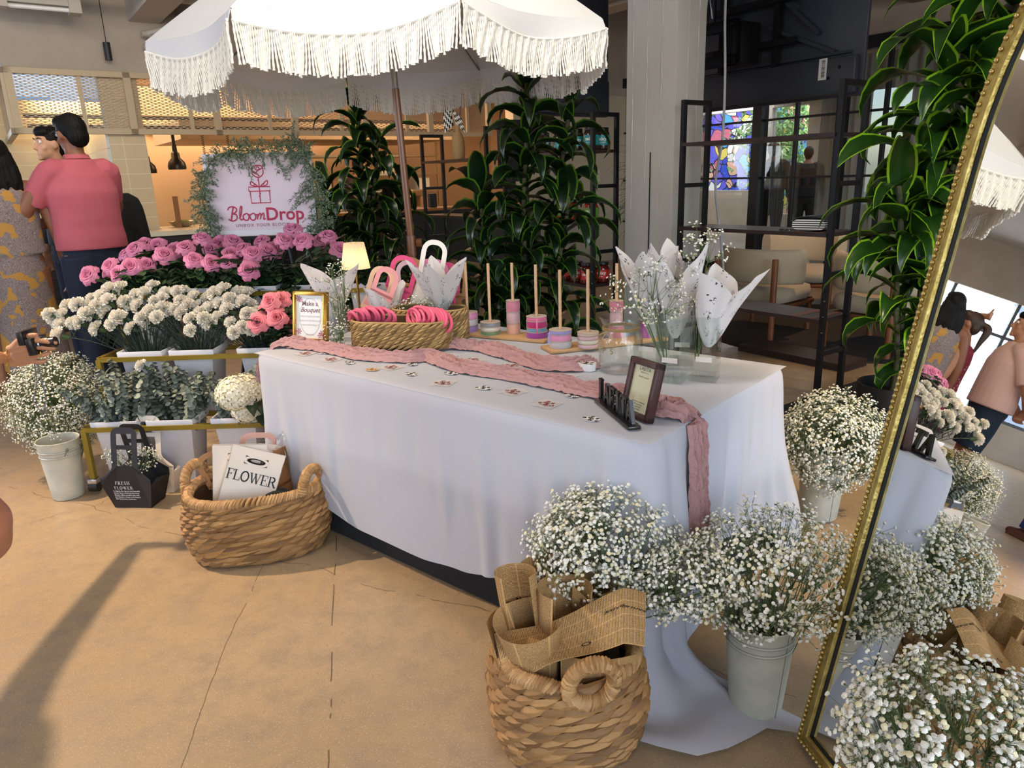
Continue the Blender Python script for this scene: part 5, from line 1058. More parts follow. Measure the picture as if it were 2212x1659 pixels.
# newsprint
NEWS = mat('kraft_newsprint', '#b58a56', .8); g = NT(NEWS); u, v, _ = g.uv(); 
def frac(g, x): return g.math('FRACT', x)
ln_ = g.math('MULTIPLY', v, 95.0); colu = g.math('MULTIPLY', u, 4.0); rown = g.math('FLOOR', ln_)
wn_ = g.n.new('ShaderNodeTexNoise'); wn_.inputs['Scale'].default_value = 1; g.L.new(g.comb(g.math('MULTIPLY', u, 320.0), g.math('MULTIPLY', rown, 3.7)), wn_.inputs[0])
blk = g.n.new('ShaderNodeTexNoise'); blk.inputs['Scale'].default_value = 1; g.L.new(g.comb(g.math('FLOOR', colu), g.math('FLOOR', g.math('MULTIPLY', v, 14.0)), 3.0), blk.inputs[0])
ink = g.math('MULTIPLY', g.math('LESS_THAN', frac(g, ln_), .58), g.math('GREATER_THAN', wn_.outputs[0], .44)); gap = g.math('GREATER_THAN', frac(g, colu), .06); ink = g.math('MULTIPLY', g.math('MULTIPLY', ink, gap), g.math('GREATER_THAN', blk.outputs[0], .40))
rule = g.math('LESS_THAN', frac(g, g.math('MULTIPLY', v, 5.0)), .008); ink = g.math('MAXIMUM', ink, rule)
g.base(g.mix(g.math('MULTIPLY', ink, .8), hexc('#c9a068'), hexc('#35230e')))
RM = TR(BRc, rzR)
def sheet(lab, fn, words=(), nu=26, nv=26, rim=None):
    q = MB(); q.grid(fn, nu, nv); o = q.build('newsprint_sheet', NEWS, solid=.0006); tag(o, lab, 'wrapping paper')
    def S(u, v, e=.0012):
        p = fn(u, v); a = fn(u+.01, v)-fn(u-.01, v); b = fn(u, v+.01)-fn(u, v-.01); n = a.cross(b).normalized(); vd = Vector((0, 0, H))-p
        if n.dot(vd) < 0: n = -n
        return p+n*e
    for w_, u0, v0, sz, ang in words:
        q = MB(); ca, sa = math.cos(ang), math.sin(ang); text_on(q, w_, lambda x, y: S(u0+x*ca-y*sa, v0+x*sa+y*ca), size=sz, bold=sz*.02); q.build('headline', mat('news_ink', '#33230f', .8), o, smooth=False)
    return o
def BW(x, y, z): return BRc+Vector((x, y, z))
# each sheet: a strip that curls; bottom inside the basket, top standing out
def curl(base, axis_u, up, L, Wd, rad, ph, bend=0.0, off=0):
    au = Vector(axis_u).normalized(); up = Vector(up).normalized(); nn_ = au.cross(up).normalized()
    def fn(u, v):
        th = (u-.5)*Wd/rad+ph; r = rad*(1+.15*v); return Vector(base)+up*L*v+au*r*math.sin(th)+nn_*(r*(1-math.cos(th)))+nn_*bend*v*v
    return fn
sheet('big newsprint sheet curling across the front of the basket towards the right', lambda u, v: BW(-.15+.33*v-.03*u+.05*u*v, -.135+.035*v+.10*u, .225+.085*u+.115*v+.03*math.sin(v*PI)*(1-u)+.012*math.sin(v*7+u*2)-.05*max(0, v-.85)*4), [('avurePrint', .62, .86, .07, -1.35), ('O', .25, .55, .10, .2)])
sheet('newsprint cone at the front left of the basket', lambda u, v: BW(-.06+.085*math.cos(2.2+u*4.1)*(.35+.65*v)-.035*v, -.06+.07*math.sin(2.2+u*4.1)*(.35+.65*v), .13+.24*v+.015*math.cos(u*6)), [])
sheet('tall newsprint scroll standing at the left of the basket', curl(BW(-.09, .03, .10), (1, .2, 0), (-.12, .1, 1), .36, .22, .045, .2), [('ePrint', .5, .62, .10, 1.5)])
sheet('newsprint sheet folded against the left rim', curl(BW(-.12, .0, .12), (.6, .8, 0), (-.22, .0, 1), .25, .20, .09, .4), [])
sheet('newsprint roll standing in the middle of the basket', curl(BW(-.0, .05, .10), (1, -.3, 0), (.06, .05, 1), .32, .28, .06, -.6), [('III', .8, .8, .05, 1.5)])
sheet('newsprint sheet peaking at the back left of the basket', curl(BW(-.04, .12, .12), (1, .3, 0), (-.05, .06, 1), .32, .16, .07, .2), [])
sheet('brown newsprint scroll at the back of the basket', curl(BW(.03, .14, .12), (1, -.3, 0), (.05, .06, 1), .29, .10, .03, 1.2), [])
sheet('newsprint sheet leaning right behind the round handle', lambda u, v: BW(.02+.17*v, .06-.03*u-.05*v, .16+.21*(1-v)*(.55+.45*u)+.05*v+.04*u), [('STRATEGY', .8, .12, .04, .1)])
sheet('newsprint sheet hanging inside behind the ring handle', lambda u, v: BW(-.02+.18*u, -.10-.02*math.sin(u*3), .13+.17*v), [('Streaming', .5, .3, .07, .3)])
sheet('newsprint cone at the back right of the basket', curl(BW(.07, .10, .12), (1, -.5, 0), (.10, .04, 1), .27, .2, .05, .3), [])
t = thing('white_card_box', 'flat white carton standing at the right of the foreground basket', 'box', BW(.12, .10, .03), math.radians(-25)); t.matrix_basis = t.matrix_basis @ Matrix.Rotation(math.radians(-8), 4, 'X')
MB().box(-.08, -.018, 0, .08, .018, .36).build('carton', mat('white_card', '#e4dfd6', .7), t, smooth=False); q = MB(); q.box(-.04, -.0186, .335, -.01, -.018, .339); q.build('printed_dash', BLK, t, smooth=False)
# left basket
BLc = Vector((-1.03, 2.67, 0)); rzL = math.radians(14)
def growL(v): return .86+.16*math.sin(PI*min(1, v*.8+.05))**.8
t, pathL = wicker_basket('wicker_basket', 'oval seagrass basket of paper bags standing before the table left end', BLc, rzL, .262, .19, .27, 11, 26, .0138, growL, None, 9)
random.seed(8); rp = rimpts(pathL, growL, .27, [], .03); q = MB(); wraps(q, rp, .0155, 150, .5, True, .0068); q.build('rim', WKR, t)
for an, sgn in ((-.55, 1), (PI-.45, 1)):
    p, n = pathL((an/(2*PI)) % 1); c_ = Vector((p.x*.98, p.y*.98, .262)); s_ = Vector((-n.y, n.x, 0)); q = MB(); arch_ = [c_+s_*.062*math.cos(x)+Vector((0, 0, .075*math.sin(x)))-n*.004 for x in np.linspace(-.1, PI+.1, 26)]; wraps(q, arch_, .0145, 30, .4, False, .0066); q.build('handle', WKR, t)
# ---------------------------------------------------------------- paper bags
def rrect(x0, z0, x1, z1, r, n=6, top_only=True):
    pts = [(x0, z0), (x1, z0)]
    for cx_, cz_, a0 in ((x1-r, z1-r, 0), (x0+r, z1-r, PI/2)):
        for i in range(n+1): a = a0+i/n*PI/2; pts.append((cx_+r*math.cos(a), cz_+r*math.sin(a)))
    return pts
def ring_plate(q, outer, inner, y0, y1, mi=0):
    """plate with a hole: both outlines have the same number of points"""
    n = len(outer); vs = []
    for y in (y0, y1):
        vs += [(x, y, z) for x, z in outer]; vs += [(x, y, z) for x, z in inner]
    fs = []
    for i in range(n):
        j = (i+1) % n; fs += [(i, j, n+j, n+i), (2*n+i, 3*n+i, 3*n+j, 2*n+j), (i, 2*n+i, 2*n+j, j), (n+i, n+j, 3*n+j, 3*n+i)]
    q.add(vs, fs, mi)
def resample(poly, n):
    P = [Vector((x, z)) for x, z in poly]; L = [0]
    for i in range(len(P)): L.append(L[-1]+(P[(i+1) % len(P)]-P[i]).length)
    out = []
    for k in range(n):
        s = k/n*L[-1]; i = max(j for j in range(len(P)) if L[j] <= s+1e-9); a = P[i]; b = P[(i+1) % len(P)]; d = L[i+1]-L[i]; out.append(tuple(a.lerp(b, (s-L[i])/d if d else 0)))
    return out
def handle_card(name, lab, cat, M, col, W_=.15, body=.12, hw=.085, hh=.15, r=.03, hr=None, thick=.002, group=None, kraft=False, z_hole=.0):
    """flat flower carrier: a tapered card body with a loop handle"""
    t = thing(name, lab, cat); t.matrix_basis = M; m = mat('card_'+col[1:], col, .7)
    if group: t['group'] = group
    MB().add([(-W_/2, 0, 0), (W_/2, 0, 0), (W_*.40, 0, body*.75), (hw/2, 0, body), (-hw/2, 0, body), (-W_*.40, 0, body*.75)], [(0, 1, 2, 3, 4, 5)]).build('body', m, t, smooth=False, solid=thick)
    o_ = resample(rrect(-hw/2, body-.012, hw/2, body+hh, min(r, hw*.45)), 40); s_ = (hw-.044)/hw; i_ = resample(rrect(-hw/2+.022, body+.012, hw/2-.022, body+hh-.022, min(r, hw*.45)*s_*.9), 40)
    q = MB(); ring_plate(q, o_, i_, -thick/2, thick/2); q.build('handle', m, t, smooth=False); return t
def faceM(loc, rz, tilt=0, roll=0): return Matrix.Translation(loc) @ Matrix.Rotation(rz, 4, 'Z') @ Matrix.Rotation(math.radians(tilt), 4, 'X') @ Matrix.Rotation(math.radians(roll), 4, 'Y')
LB = TR(BLc, rzL)
def L_(x, y, z): return LB @ Vector((x, y, z))
# FLOWER card bag
def flowerbag(lab, M, txt=True, w=.20, h=.26):
    t = thing('card_bag', lab, 'paper bag'); t.matrix_basis = M; m = mat('cream_card_bag', '#e6dacb', .7)
    o_ = resample([(-w/2, 0), (w/2, 0), (w/2, h), (-w/2, h)], 48); hx = [( .042*math.cos(a), h-.045+.014*math.sin(a)) for a in np.linspace(0, 2*PI, 49)[:-1]]
    # match starting corners
    o_ = [min(o_, key=lambda p, q_=q_: abs(math.atan2(p[1]-(h-.045), p[0])-math.atan2(q_[1]-(h-.045), q_[0]))) for q_ in hx]
    q = MB()
    # front plate: four slabs round the slot
    for y in (0, .022):
        q.box(-w/2, y, 0, w/2, y+.0015, h-.062); q.box(-w/2, y, h-.030, w/2, y+.0015, h); q.box(-w/2, y, h-.062, -.044, y+.0015, h-.030); q.box(.044, y, h-.062, w/2, y+.0015, h-.030)
    q.box(-w/2, 0, 0, -w/2+.0015, .0235, h-.03); q.box(w/2-.0015, 0, 0, w/2, .0235, h-.03); q.box(-w/2, 0, 0, w/2, .0235, .0015); q.build('card', m, t, smooth=False)
    q = MB(); ring_plate(q, [(.048*math.cos(a), h-.046+.019*math.sin(a)) for a in np.linspace(0, 2*PI, 41)[:-1]], [(.036*math.cos(a), h-.046+.011*math.sin(a)) for a in np.linspace(0, 2*PI, 41)[:-1]], -.0012, -.0004); q.build('slot_edge', m, t, smooth=False)
    q = MB(); q.tube([(.03*math.cos(a), .010, h-.046+.010*math.sin(a)) for a in np.linspace(0, 2*PI, 31)[:-1]], .008, 6, closed=True, flat=.5); q.build('black_lining', mat('lining_black', '#0d0d0f', .6), t)
    if txt: q = MB(); serif(q, 'FLOWER', lambda x, y: Vector((x, -.002, y+h*.50)), .040, .02, 1.0); q.build('lettering', mat('lettering_black', '#141414', .6), t, smooth=False)
    return t
flowerbag('cream card bag printed FLOWER standing tilted at the front of the left basket', faceM(L_(-.055, -.085, .17), rzL-.02, -16, 20))
flowerbag('second cream card bag half hidden behind the FLOWER bag', faceM(L_(-.065, -.03, .17), rzL, -8, 6), False)
cards = [('#b98a5c', 'kraft brown flower carrier with a wide loop, tallest at the back left of the basket', (-.09, .10, .16), -5, -20), ('#d9a898', 'pale pink flower carrier standing at the back of the left basket', (.0, .115, .20), -4, 6), ('#e9ddd0', 'cream flower carrier between the pink and kraft ones in the left basket', (.01, .085, .16), -4, 12),
         ('#8e1f2c', 'dark red flower carrier lying inside the left basket', (-.0, .03, .13), -30, -20)]
for i, (c_, lb, p, ti, ro) in enumerate(cards): handle_card('flower_carrier', lb, 'paper bag', faceM(L_(*p), rzL, ti, ro), c_, .15, .10, .15, .13, .045)
for i in range(6): handle_card('flower_carrier', ['kraft carrier with arched handle, front one of the stack in the left basket', 'kraft carrier second in the stack in the left basket', 'kraft carrier third in the stack in the left basket', 'kraft carrier fourth in the stack in the left basket', 'kraft carrier fifth in the stack in the left basket', 'kraft carrier at the back of the stack in the left basket'][i], 'paper bag', faceM(L_(.07+.014*i, .0+.018*i, .13), rzL+.9, -6, 2), '#9a6b42', .12, .10, .09, .14, .044, group='kraft carriers stacked in the left basket')
PLA = thin_glass('clear_plastic', '#f6f8f8', 1.45)
def plastic(lab, c_, r, seed):
    q = MB(); q.grid(lambda u, v: Vector(c_)+Vector((r[0]*math.cos(u*2*PI)*math.sin(v*PI), r[1]*math.sin(u*2*PI)*math.sin(v*PI), r[2]*math.cos(v*PI)))*(1+.22*nz(math.cos(u*6.28)*2.5, math.sin(u*6.28)*2.5+v*4, seed)), 34, 22, closeu=True); tag(q.build('plastic_wrap', PLA, ang=25), lab, 'plastic wrap')
plastic('crumpled clear plastic wrap standing at the back right of the left basket', L_(.13, .11, .34), (.055, .04, .09), 3); plastic('clear plastic wrap lying over the carriers in the left basket', L_(.02, .0, .31), (.06, .04, .03), 5)
t = thing('black_tissue', 'black crumpled cloth between the bags inside the left basket', 'cloth', L_(.08, -.05, .20)); MB().ball((0, 0, 0), (.07, .06, .05), 14, 10).build('cloth', BLKC, t)
# black FRESH FLOWER bag on the floor
def tote(lab, loc, rz, col, text=True):
    t = thing('flower_tote', lab, 'paper bag', loc, rz); m = mat('tote_'+col[1:], col, .55)
    bw, bd, hw_, mw = .088, .055, .125, .118   # bottom half width, depth, ...
    q = MB()
    for sgn in (-1, 1):
        y0, y1 = sgn*bd, sgn*.075
        out = [(-bw, 0), (bw, 0), (mw, .115), (.12, .145)]; n = 10
        cur = []
        for i in range(n+1): s = i/n; cur.append((lerp(.12, .062, s), lerp(.145, .20, s)-.022*math.sin(PI*s)))
        hl_ = []
        for i in range(9): a = i/8*PI/2; hl_.append((.062-.035*(1-math.cos(a)), .34+.035*math.sin(a)))
        half = out[1:3]+cur+hl_
        def Y(z): return y0+(y1-y0)*min(1, z/.12)*(1 if z < .12 else 1)-sgn*.05*max(0, (z-.14)/.23)
        outer = half+[(-x, z) for x, z in half[::-1]]; inner = []
        for x, z in outer:
            ix = max(-.036, min(.036, x*.62)); iz = .205 if z < .18 else z; a = math.atan2(z-.27, x)
            inner.append((ix, max(.155+.8*abs(ix)**1.5*8, min(.347, z-.004 if z < .34 else .347))) if z > .15 else (ix, .155+.05*(ix/.036)**2))
        k = len(outer); vs = [(x, Y(z), z) for x, z in outer]+[(x, Y(z)+.0, z) for x, z in inner]
        q.add(vs, [(i, (i+1) % k, k+(i+1) % k, k+i) for i in range(k)])
        q.add([(-.04, Y(.285), .277), (.04, Y(.285), .277), (.04, Y(.295), .297), (-.04, Y(.295), .297)], [(0, 1, 2, 3)])
    for s_ in (-1, 1): q.add([(s_*bw, -bd, 0), (s_*bw, bd, 0), (s_*mw, .075, .115), (s_*.10, .0, .125), (s_*mw, -.075, .115)], [(0, 1, 2, 3, 4)])
    q.add([(-bw, -bd, 0), (bw, -bd, 0), (bw, bd, 0), (-bw, bd, 0)], [(0, 1, 2, 3)])
    q.build('card_body', m, t, smooth=False, solid=.002)
    if text:
        q = MB(); fy = lambda z: -bd-(.02)*min(1, z/.12)-.0045
        F_ = lambda x, y: Vector((x-.012, fy(y), y)); serif(q, 'FRESH', lambda x, y: F_(x, y+.122), .0155, .22, .9); serif(q, 'FLOWER', lambda x, y: F_(x, y+.098), .0155, .22, .9)
        for i, s in enumerate(('It depicts the natural and beautiful', 'flower Story of florist who loves', "flowers, Many people's day with", 'her flowers, I hope to be happier', 'Her floral story continues.')): text_on(q, s, lambda x, y: F_(x-.055, y+.086-i*.0105), size=.0092, align='LEFT', bold=.0001)
        q.build('lettering', mat('lettering_white', '#e8e8e8', .5), t, smooth=False)
    return t
bp_ = TP(290, 1098, 0); brz = math.atan2((TP(338, 1100, 0)-TP(240, 1098, 0)).y, (TP(338, 1100, 0)-TP(240, 1098, 0)).x)
tote('black card bag reading FRESH FLOWER standing on the floor before the flower stand', bp_+Vector((0, .06, .002)), brz, '#131316')
tote('cream card bag standing right behind the black FRESH FLOWER bag', bp_+Vector((.03, .225, .002)), brz, '#e2d6c6', False)
gyps('gypsophila_sprig', 'small bunch of gypsophila inside the black FRESH FLOWER bag', bp_+Vector((0, .06, .02)), (.0, .0, .20), (.11, .035, .05), 260, 71, fs=.0045, base_r=.02, stems=8)
# ---------------------------------------------------------------- zinc buckets
ZN = mat('cream_enamel_bucket', '#c3c0ae', .38, col2='#b3b2a4', scale=14, spec=.6); ZR = mat('bucket_seam', '#6e6e66', .5)
def bucket(lab, loc, rb=.066, rt=.09, h=.285, rz=0, group=None):
    t = thing('flower_bucket', lab, 'bucket', loc, rz, group=group)
    def R(z): return lerp(rb, rt, z/h)
    pr = [(0, .004), (rb-.004, .004), (rb-.002, 0), (rb, .003)]+[(R(z), z) for z in (.05, .12, .19)]
    for z in (.215, .24): pr += [(R(z)-.0, z-.004), (R(z)+.0028, z), (R(z), z+.004)]
    pr += [(R(h)-.0, h-.006), (R(h)+.003, h), (R(h)+.001, h+.003), (R(h)-.003, h), (R(.1)-.004, .1), (rb-.005, .008), (0, .008)]
    MB().lathe(pr, 40).build('bucket_wall', ZN, t)
    q = MB(); q.tube([(R(z)*math.cos(-1.35)+0, R(z)*math.sin(-1.35), z) for z in (.004, .1, .2, h)], .0011, 4)
    for z in (.211, .219, .236, .244): q.tube([(R(z)*1.003*math.cos(a), R(z)*1.003*math.sin(a), z) for a in np.linspace(0, 2*PI, 49)[:-1]], .0007, 4, closed=True)
    q.build('seam', ZR, t)
    q = MB(); s = rt+.004; q.tube([(s*math.cos(a)*1.0, -.02-.10*math.sin(a)*.9, h-.02-.03*math.sin(a)) for a in np.linspace(0, PI, 20)], .0018, 5) if False else q.tube([(s*math.cos(a), .012+s*.25*math.sin(a), h-.035-.06*math.sin(a)) for a in np.linspace(0, PI, 20)], .0018, 5)
    for sx in (-1, 1): q.ball((sx*s, .012, h-.035), .007, 8, 6)
    q.build('bail_handle', ZR, t); return t
def gcloud(px_, py_, z): return pz(px_, py_, z)
def bunch(lab, loc, px, py, D, Rr, n, seed, **k):
    C_ = pd(px, py, D)-Vector(loc); return gyps('gypsophila_bunch', lab, loc, C_, Rr, n, seed, **k)
def up3(v, z=.03): return Vector(v)+Vector((0, 0, z))
bR = Vector((.628, 1.645, 0)); bucket('cream bucket of gypsophila standing between table and mirror', up3(bR, .002), .067, .09, .28, .3)
bunch('airy bunch of gypsophila in the bucket beside the mirror', up3(bR), 1672, 1232, 1.88, (.22, .19, .155), 2720, 81, fs=.0056, base_r=.05, stems=50)
bM = Vector((.205, 1.805, 0)); bucket('cream bucket of gypsophila hidden behind the newsprint basket', up3(bM, .002), .05, .062, .24, 1.0)
bunch('dense bunch of gypsophila behind the newsprint basket, before the table corner', up3(bM), 1305, 1185, 1.93, (.19, .13, .155), 4160, 82, fs=.0056, base_r=.045, stems=70)
bunch('loose gypsophila sprays arching between the two front bunches', up3(bM, .12), 1480, 1260, 1.85, (.12, .10, .085), 992, 83, fs=.0056, base_r=.03, stems=12)
bB = Vector((1.262, 2.76, 0)); bucket('cream bucket of gypsophila in warm light behind the right table end', up3(bB, .002), .072, .098, .30, 0)
bunch('large warm-lit bunch of gypsophila in the bucket behind the right table end', up3(bB), 1800, 955, 2.93, (.185, .18, .205), 4800, 84, fs=.0060, base_r=.05, stems=40, det=0)
bL = Vector((-2.13, 3.21, 0)); bucket('cream bucket of gypsophila at the left end of the flower stand', up3(bL, .002), .068, .09, .285, 2.6)
bunch('large spreading bunch of gypsophila left of the flower stand', up3(bL), 128, 872, 3.62, (.24, .2, .235), 6720, 85, fs=.0052, base_r=.05, stems=50, det=0)
bF = pd(2050, 1700, 1.2); bF.z = 0; bucket('cream bucket of gypsophila before the mirror at the bottom right', up3(bF, .002), .066, .088, .24, 0)
bunch('close bunch of gypsophila before the mirror at the bottom right corner', up3(bF), 2060, 1600, 1.17, (.17, .15, .10), 2400, 86, fs=.0058, base_r=.05, stems=30)
# ================================================================ flower stand
OLV = mat('olive_gold_metal', '#85701c', .4, metal=.25)
SX0, SX1 = -2.0, -.72
tiers = [(3.215, .325), (3.44, .605), (3.72, .865)]
t = thing('flower_stand', 'three-tier gold metal flower stand holding white bins', 'stand', (SX0, 3.2, 0), 0)
def rel(x, y, z): return Vector((x-SX0, y-3.2, z))
for i, (y, z) in enumerate(tiers):
    for yy in (y, y+.20): MB().bar(rel(SX0, yy, z), rel(SX1, yy, z), .022, .022).build('rail', OLV, t, smooth=False)
    for xx in (SX0, SX1):
        MB().bar(rel(xx, y, z), rel(xx, y+.2, z), .022, .022).build('end_rail', OLV, t, smooth=False)
        MB().bar(rel(xx, y if i == 0 else y, .07 if i == 0 else tiers[i-1][1]), rel(xx, y, z), .024, .024, up=(1, 0, 0)).build('leg', OLV, t, smooth=False)
for xx in (SX0, SX1):
    MB().bar(rel(xx, 3.92, .07), rel(xx, 3.92, .865), .024, .024, up=(1, 0, 0)).build('leg', OLV, t, smooth=False)
    for yy in (3.215, 3.92):
        q = MB(); q.cyl(rel(xx, yy, .045)+Vector((-.02, 0, 0)), rel(xx, yy, .045)+Vector((.02, 0, 0)), .028, 16); c_ = q.build('caster', mat('caster_black', '#161616', .5), t)
        MB().box(xx-SX0-.022, yy-3.2-.022, .06, xx-SX0+.022, yy-3.2+.022, .085).build('caster_plate', mat('caster_chrome', '#b8b8b8', .25, metal=1), c_, bevel=.004)
BIN = mat('white_bin_plastic', '#d6d8e0', .4)
def bin_(lab, x, y, z, w_=.215, d_=.20, h=.33, group='white flower bins on the stand'):
    t = thing('flower_bin', lab, 'bin', (x, y+.1, z-h+.035), 0, group=group); q = MB()
    def ring(w2, d2, zz, ins=0): return [(-w2/2+ins, -d2/2+ins, zz), (w2/2-ins, -d2/2+ins, zz), (w2/2-ins, d2/2-ins, zz), (-w2/2+ins, d2/2-ins, zz)]
    L = [ring(w_*.62, d_*.66, 0), ring(w_*.90, d_*.90, h-.035), ring(w_, d_, h-.035), ring(w_*1.02, d_*1.02, h), ring(w_*1.02, d_*1.02, h, .006), ring(w_*.9, d_*.9, h-.035, .008), ring(w_*.62, d_*.66, .01, .006)]
    vs = [p for l in L for p in l]; fs = [(3, 2, 1, 0), (24, 25, 26, 27)]+[(j*4+k, j*4+(k+1) % 4, j*4+4+(k+1) % 4, j*4+4+k) for j in range(6) for k in range(4)]
    q.add(vs, fs); q.build('bin_body', BIN, t, bevel=.003); return t
bx = [[-1.86, -1.60, -1.30, -1.02], [-1.80, -1.55, -1.22, -.94], [-1.86, -1.58, -1.30, -1.0, -.72]]
nmb = ['leftmost', 'second from left', 'third from left', 'fourth from left', 'rightmost']
for i, (y, z) in enumerate(tiers):
    for k, x in enumerate(bx[i]): bin_('white tapered bin on the %s tier of the stand, %s' % (('bottom', 'middle', 'top')[i], nmb[k]), x, y, z)
# ---------------------------------------------------------------- eucalyptus
EUC = mat('eucalyptus_leaf', '#4a5a50', .6); island(EUC, '#3f4b40', '#8a968a', 1); EUS = mat('eucalyptus_stem', '#5b5a40', .7)
def euc(seed, h):
    random.seed(seed); t = thing('eucalyptus_stem', 'x', 'foliage'); q = MB(); pts = spline([(0, 0, 0), (rnd(-.02, .02), rnd(-.02, .02), h*.5), (rnd(-.05, .05), rnd(-.05, .05), h)], 6)
    MB().tube(pts, [.0026-.0018*i/12 for i in range(len(pts))], 5).build('stem', EUS, t)
    n = int(h/.0125)
    for i in range(n):
        s = .18+.82*i/n; f = s*(len(pts)-1); k = min(len(pts)-2, int(f)); p = pts[k].lerp(pts[k+1], f-k); r = .0175*(1.15-.5*s)*rnd(.8, 1.15); a0 = i*1.6+rnd(-.3, .3)
        for d in (0, PI):
            a = a0+d; nrm = Vector((math.cos(a)*.5, math.sin(a)*.5, .9+rnd(-.5, .3))).normalized(); c_ = p+Vector((math.cos(a), math.sin(a), rnd(-.1, .25)))*r*1.2; x, y, _ = basis(nrm)
            q.add([c_-nrm*.002]+[c_+x*r*math.cos(b)+y*r*math.sin(b)+nrm*rnd(.0, .002) for b in np.linspace(0, 2*PI, 9)[:-1]], [(0, j+1, (j+1) % 8+1) for j in range(8)])
    o = q.build('leaves', EUC, t, smooth=True); return t
protoe = [euc(200+i, rnd(.27, .37)) for i in range(5)]
random.seed(77); first = [True]*5
for k, x in enumerate(bx[0][:3]):
    N = 30 if k < 2 else 20
    for i in range(N):
        pr = random.randrange(5); bxx = x+rnd(-.06, .06); byy = tiers[0][0]+.1+rnd(-.05, .05); lean = ((bxx-x)*3.2+rnd(-.28, .28), rnd(-.3, .3)); sc = rnd(.75, 1.12) if k < 2 else rnd(.7, 1.0)
        M = Matrix.Translation((bxx, byy, tiers[0][1]-.07)) @ Matrix.Rotation(lean[0], 4, 'Y') @ Matrix.Rotation(lean[1], 4, 'X') @ Matrix.Rotation(rnd(0, 6), 4, 'Z') @ Matrix.Scale(sc, 4)
        if first[pr]: o = protoe[pr]; first[pr] = False; o.matrix_basis = M
        else: o = dup(protoe[pr], M=M)
        o['label'] = 'grey-green eucalyptus stem in the %s bin of the bottom tier' % nmb[k]; o['group'] = 'eucalyptus stems in the %s bottom bin' % nmb[k]
for pr in range(5):
    if first[pr]: protoe[pr].matrix_basis = TR((bx[0][0], tiers[0][0]+.1, tiers[0][1]-.1)); protoe[pr]['label'] = 'grey-green eucalyptus stem in the leftmost bin of the bottom tier'; protoe[pr]['group'] = 'eucalyptus stems in the leftmost bottom bin'
# ---------------------------------------------------------------- roses
ROSE = mat('rose_petal', '#d85a8c', .55); g = NT(ROSE); u, v, _ = g.uv(); g.base(g.mix(v, hexc('#c23570'), hexc('#ec95b6')))
RO2 = mat('rose_petal_outer', '#e8a8b8', .55); g = NT(RO2); u, v, _ = g.uv(); g.base(g.mix(v, hexc('#ecd0c4'), hexc('#e07ba2')))
ROC = mat('rose_petal_coral', '#e0506e', .55); g = NT(ROC); u, v, _ = g.uv(); g.base(g.mix(v, hexc('#d23a60'), hexc('#f0909a')))
RLF = mat('rose_leaf', '#20361f', .45); island(RLF, '#16291a', '#41603a', 1); RST = mat('rose_stem', '#3c5a30', .6)
def rose_mesh(seed, m1, m2):
    random.seed(seed); q = MB(); R = .037
    def petal(a, r0, r1, h, wd, open_, mi):
        nu, nv = 6, 6
        def fn(u, v):
            c = (u-.5)*2; ww = wd*(math.sin(PI*(.12+.76*v))**.6); th = a+c*ww; r = lerp(r0, r1, v**.8)-.004*(1-c*c)*0+open_*R*.28*max(0, v-.62)**1.2*4*(1-.3*abs(c)); z = h*(math.sin(v*PI*.56))**.9-open_*.010*max(0, v-.8)*6-.004*abs(c)**2*v
            r *= 1+.035*math.sin(c*5+a*3)*v; return Vector((r*math.cos(th), r*math.sin(th), z))
        q.grid(fn, nu, nv, mi)
    for i in range(6): petal(i*2.2, .002, .0045+.001*i, .040, 1.9, 0, 0)
    for i in range(7): petal(i*2.4+.3, .006, .010+.0012*i, .041, 1.15, .12, 0)
    for i in range(7): petal(i*2.4+.7, .009, .019+.0010*i, .038, .95, .35, 0)
    for i in range(6): petal(i*2.4+1.1, .010, .026+.0009*i, .033, .80, .7, 0)
    for i in range(5): petal(i*1.26+.4, .010, .031, .027, .72, .95, 1)
    q.lathe([(0, -.006), (.007, -.003), (.010, .004), (.006, .01)], 10, mi=2)
    return q.mesh('bloom', [m1, m2, RST], solid=0)
rm = [rose_mesh(300+i, ROSE, RO2) for i in range(3)]+[rose_mesh(310, ROC, ROC)]
def rleaf_mesh(seed):
    random.seed(seed); q = MB()
    for k in range(5):
        a = (k-2)*.9; d = Vector((math.cos(a), math.sin(a), .1)); c0 = Vector((.03, 0, 0))+d*.012; s_ = Vector((-d.y, d.x, 0)); L = rnd(.035, .048); dr = rnd(.3, .9)
        q.grid(lambda u, v: c0+d*L*v+s_*(u-.5)*.030*(math.sin(PI*min(1, v*.93+.07))**.7)+Vector((0, 0, .004*abs(u-.5)*2-.010*dr*v*v)), 4, 6)
    q.tube([(0, 0, 0), (.03, 0, 0), (.06, 0, -.004)], .0009, 4); return q.mesh('leaf', RLF)
rl = [rleaf_mesh(320+i) for i in range(3)]
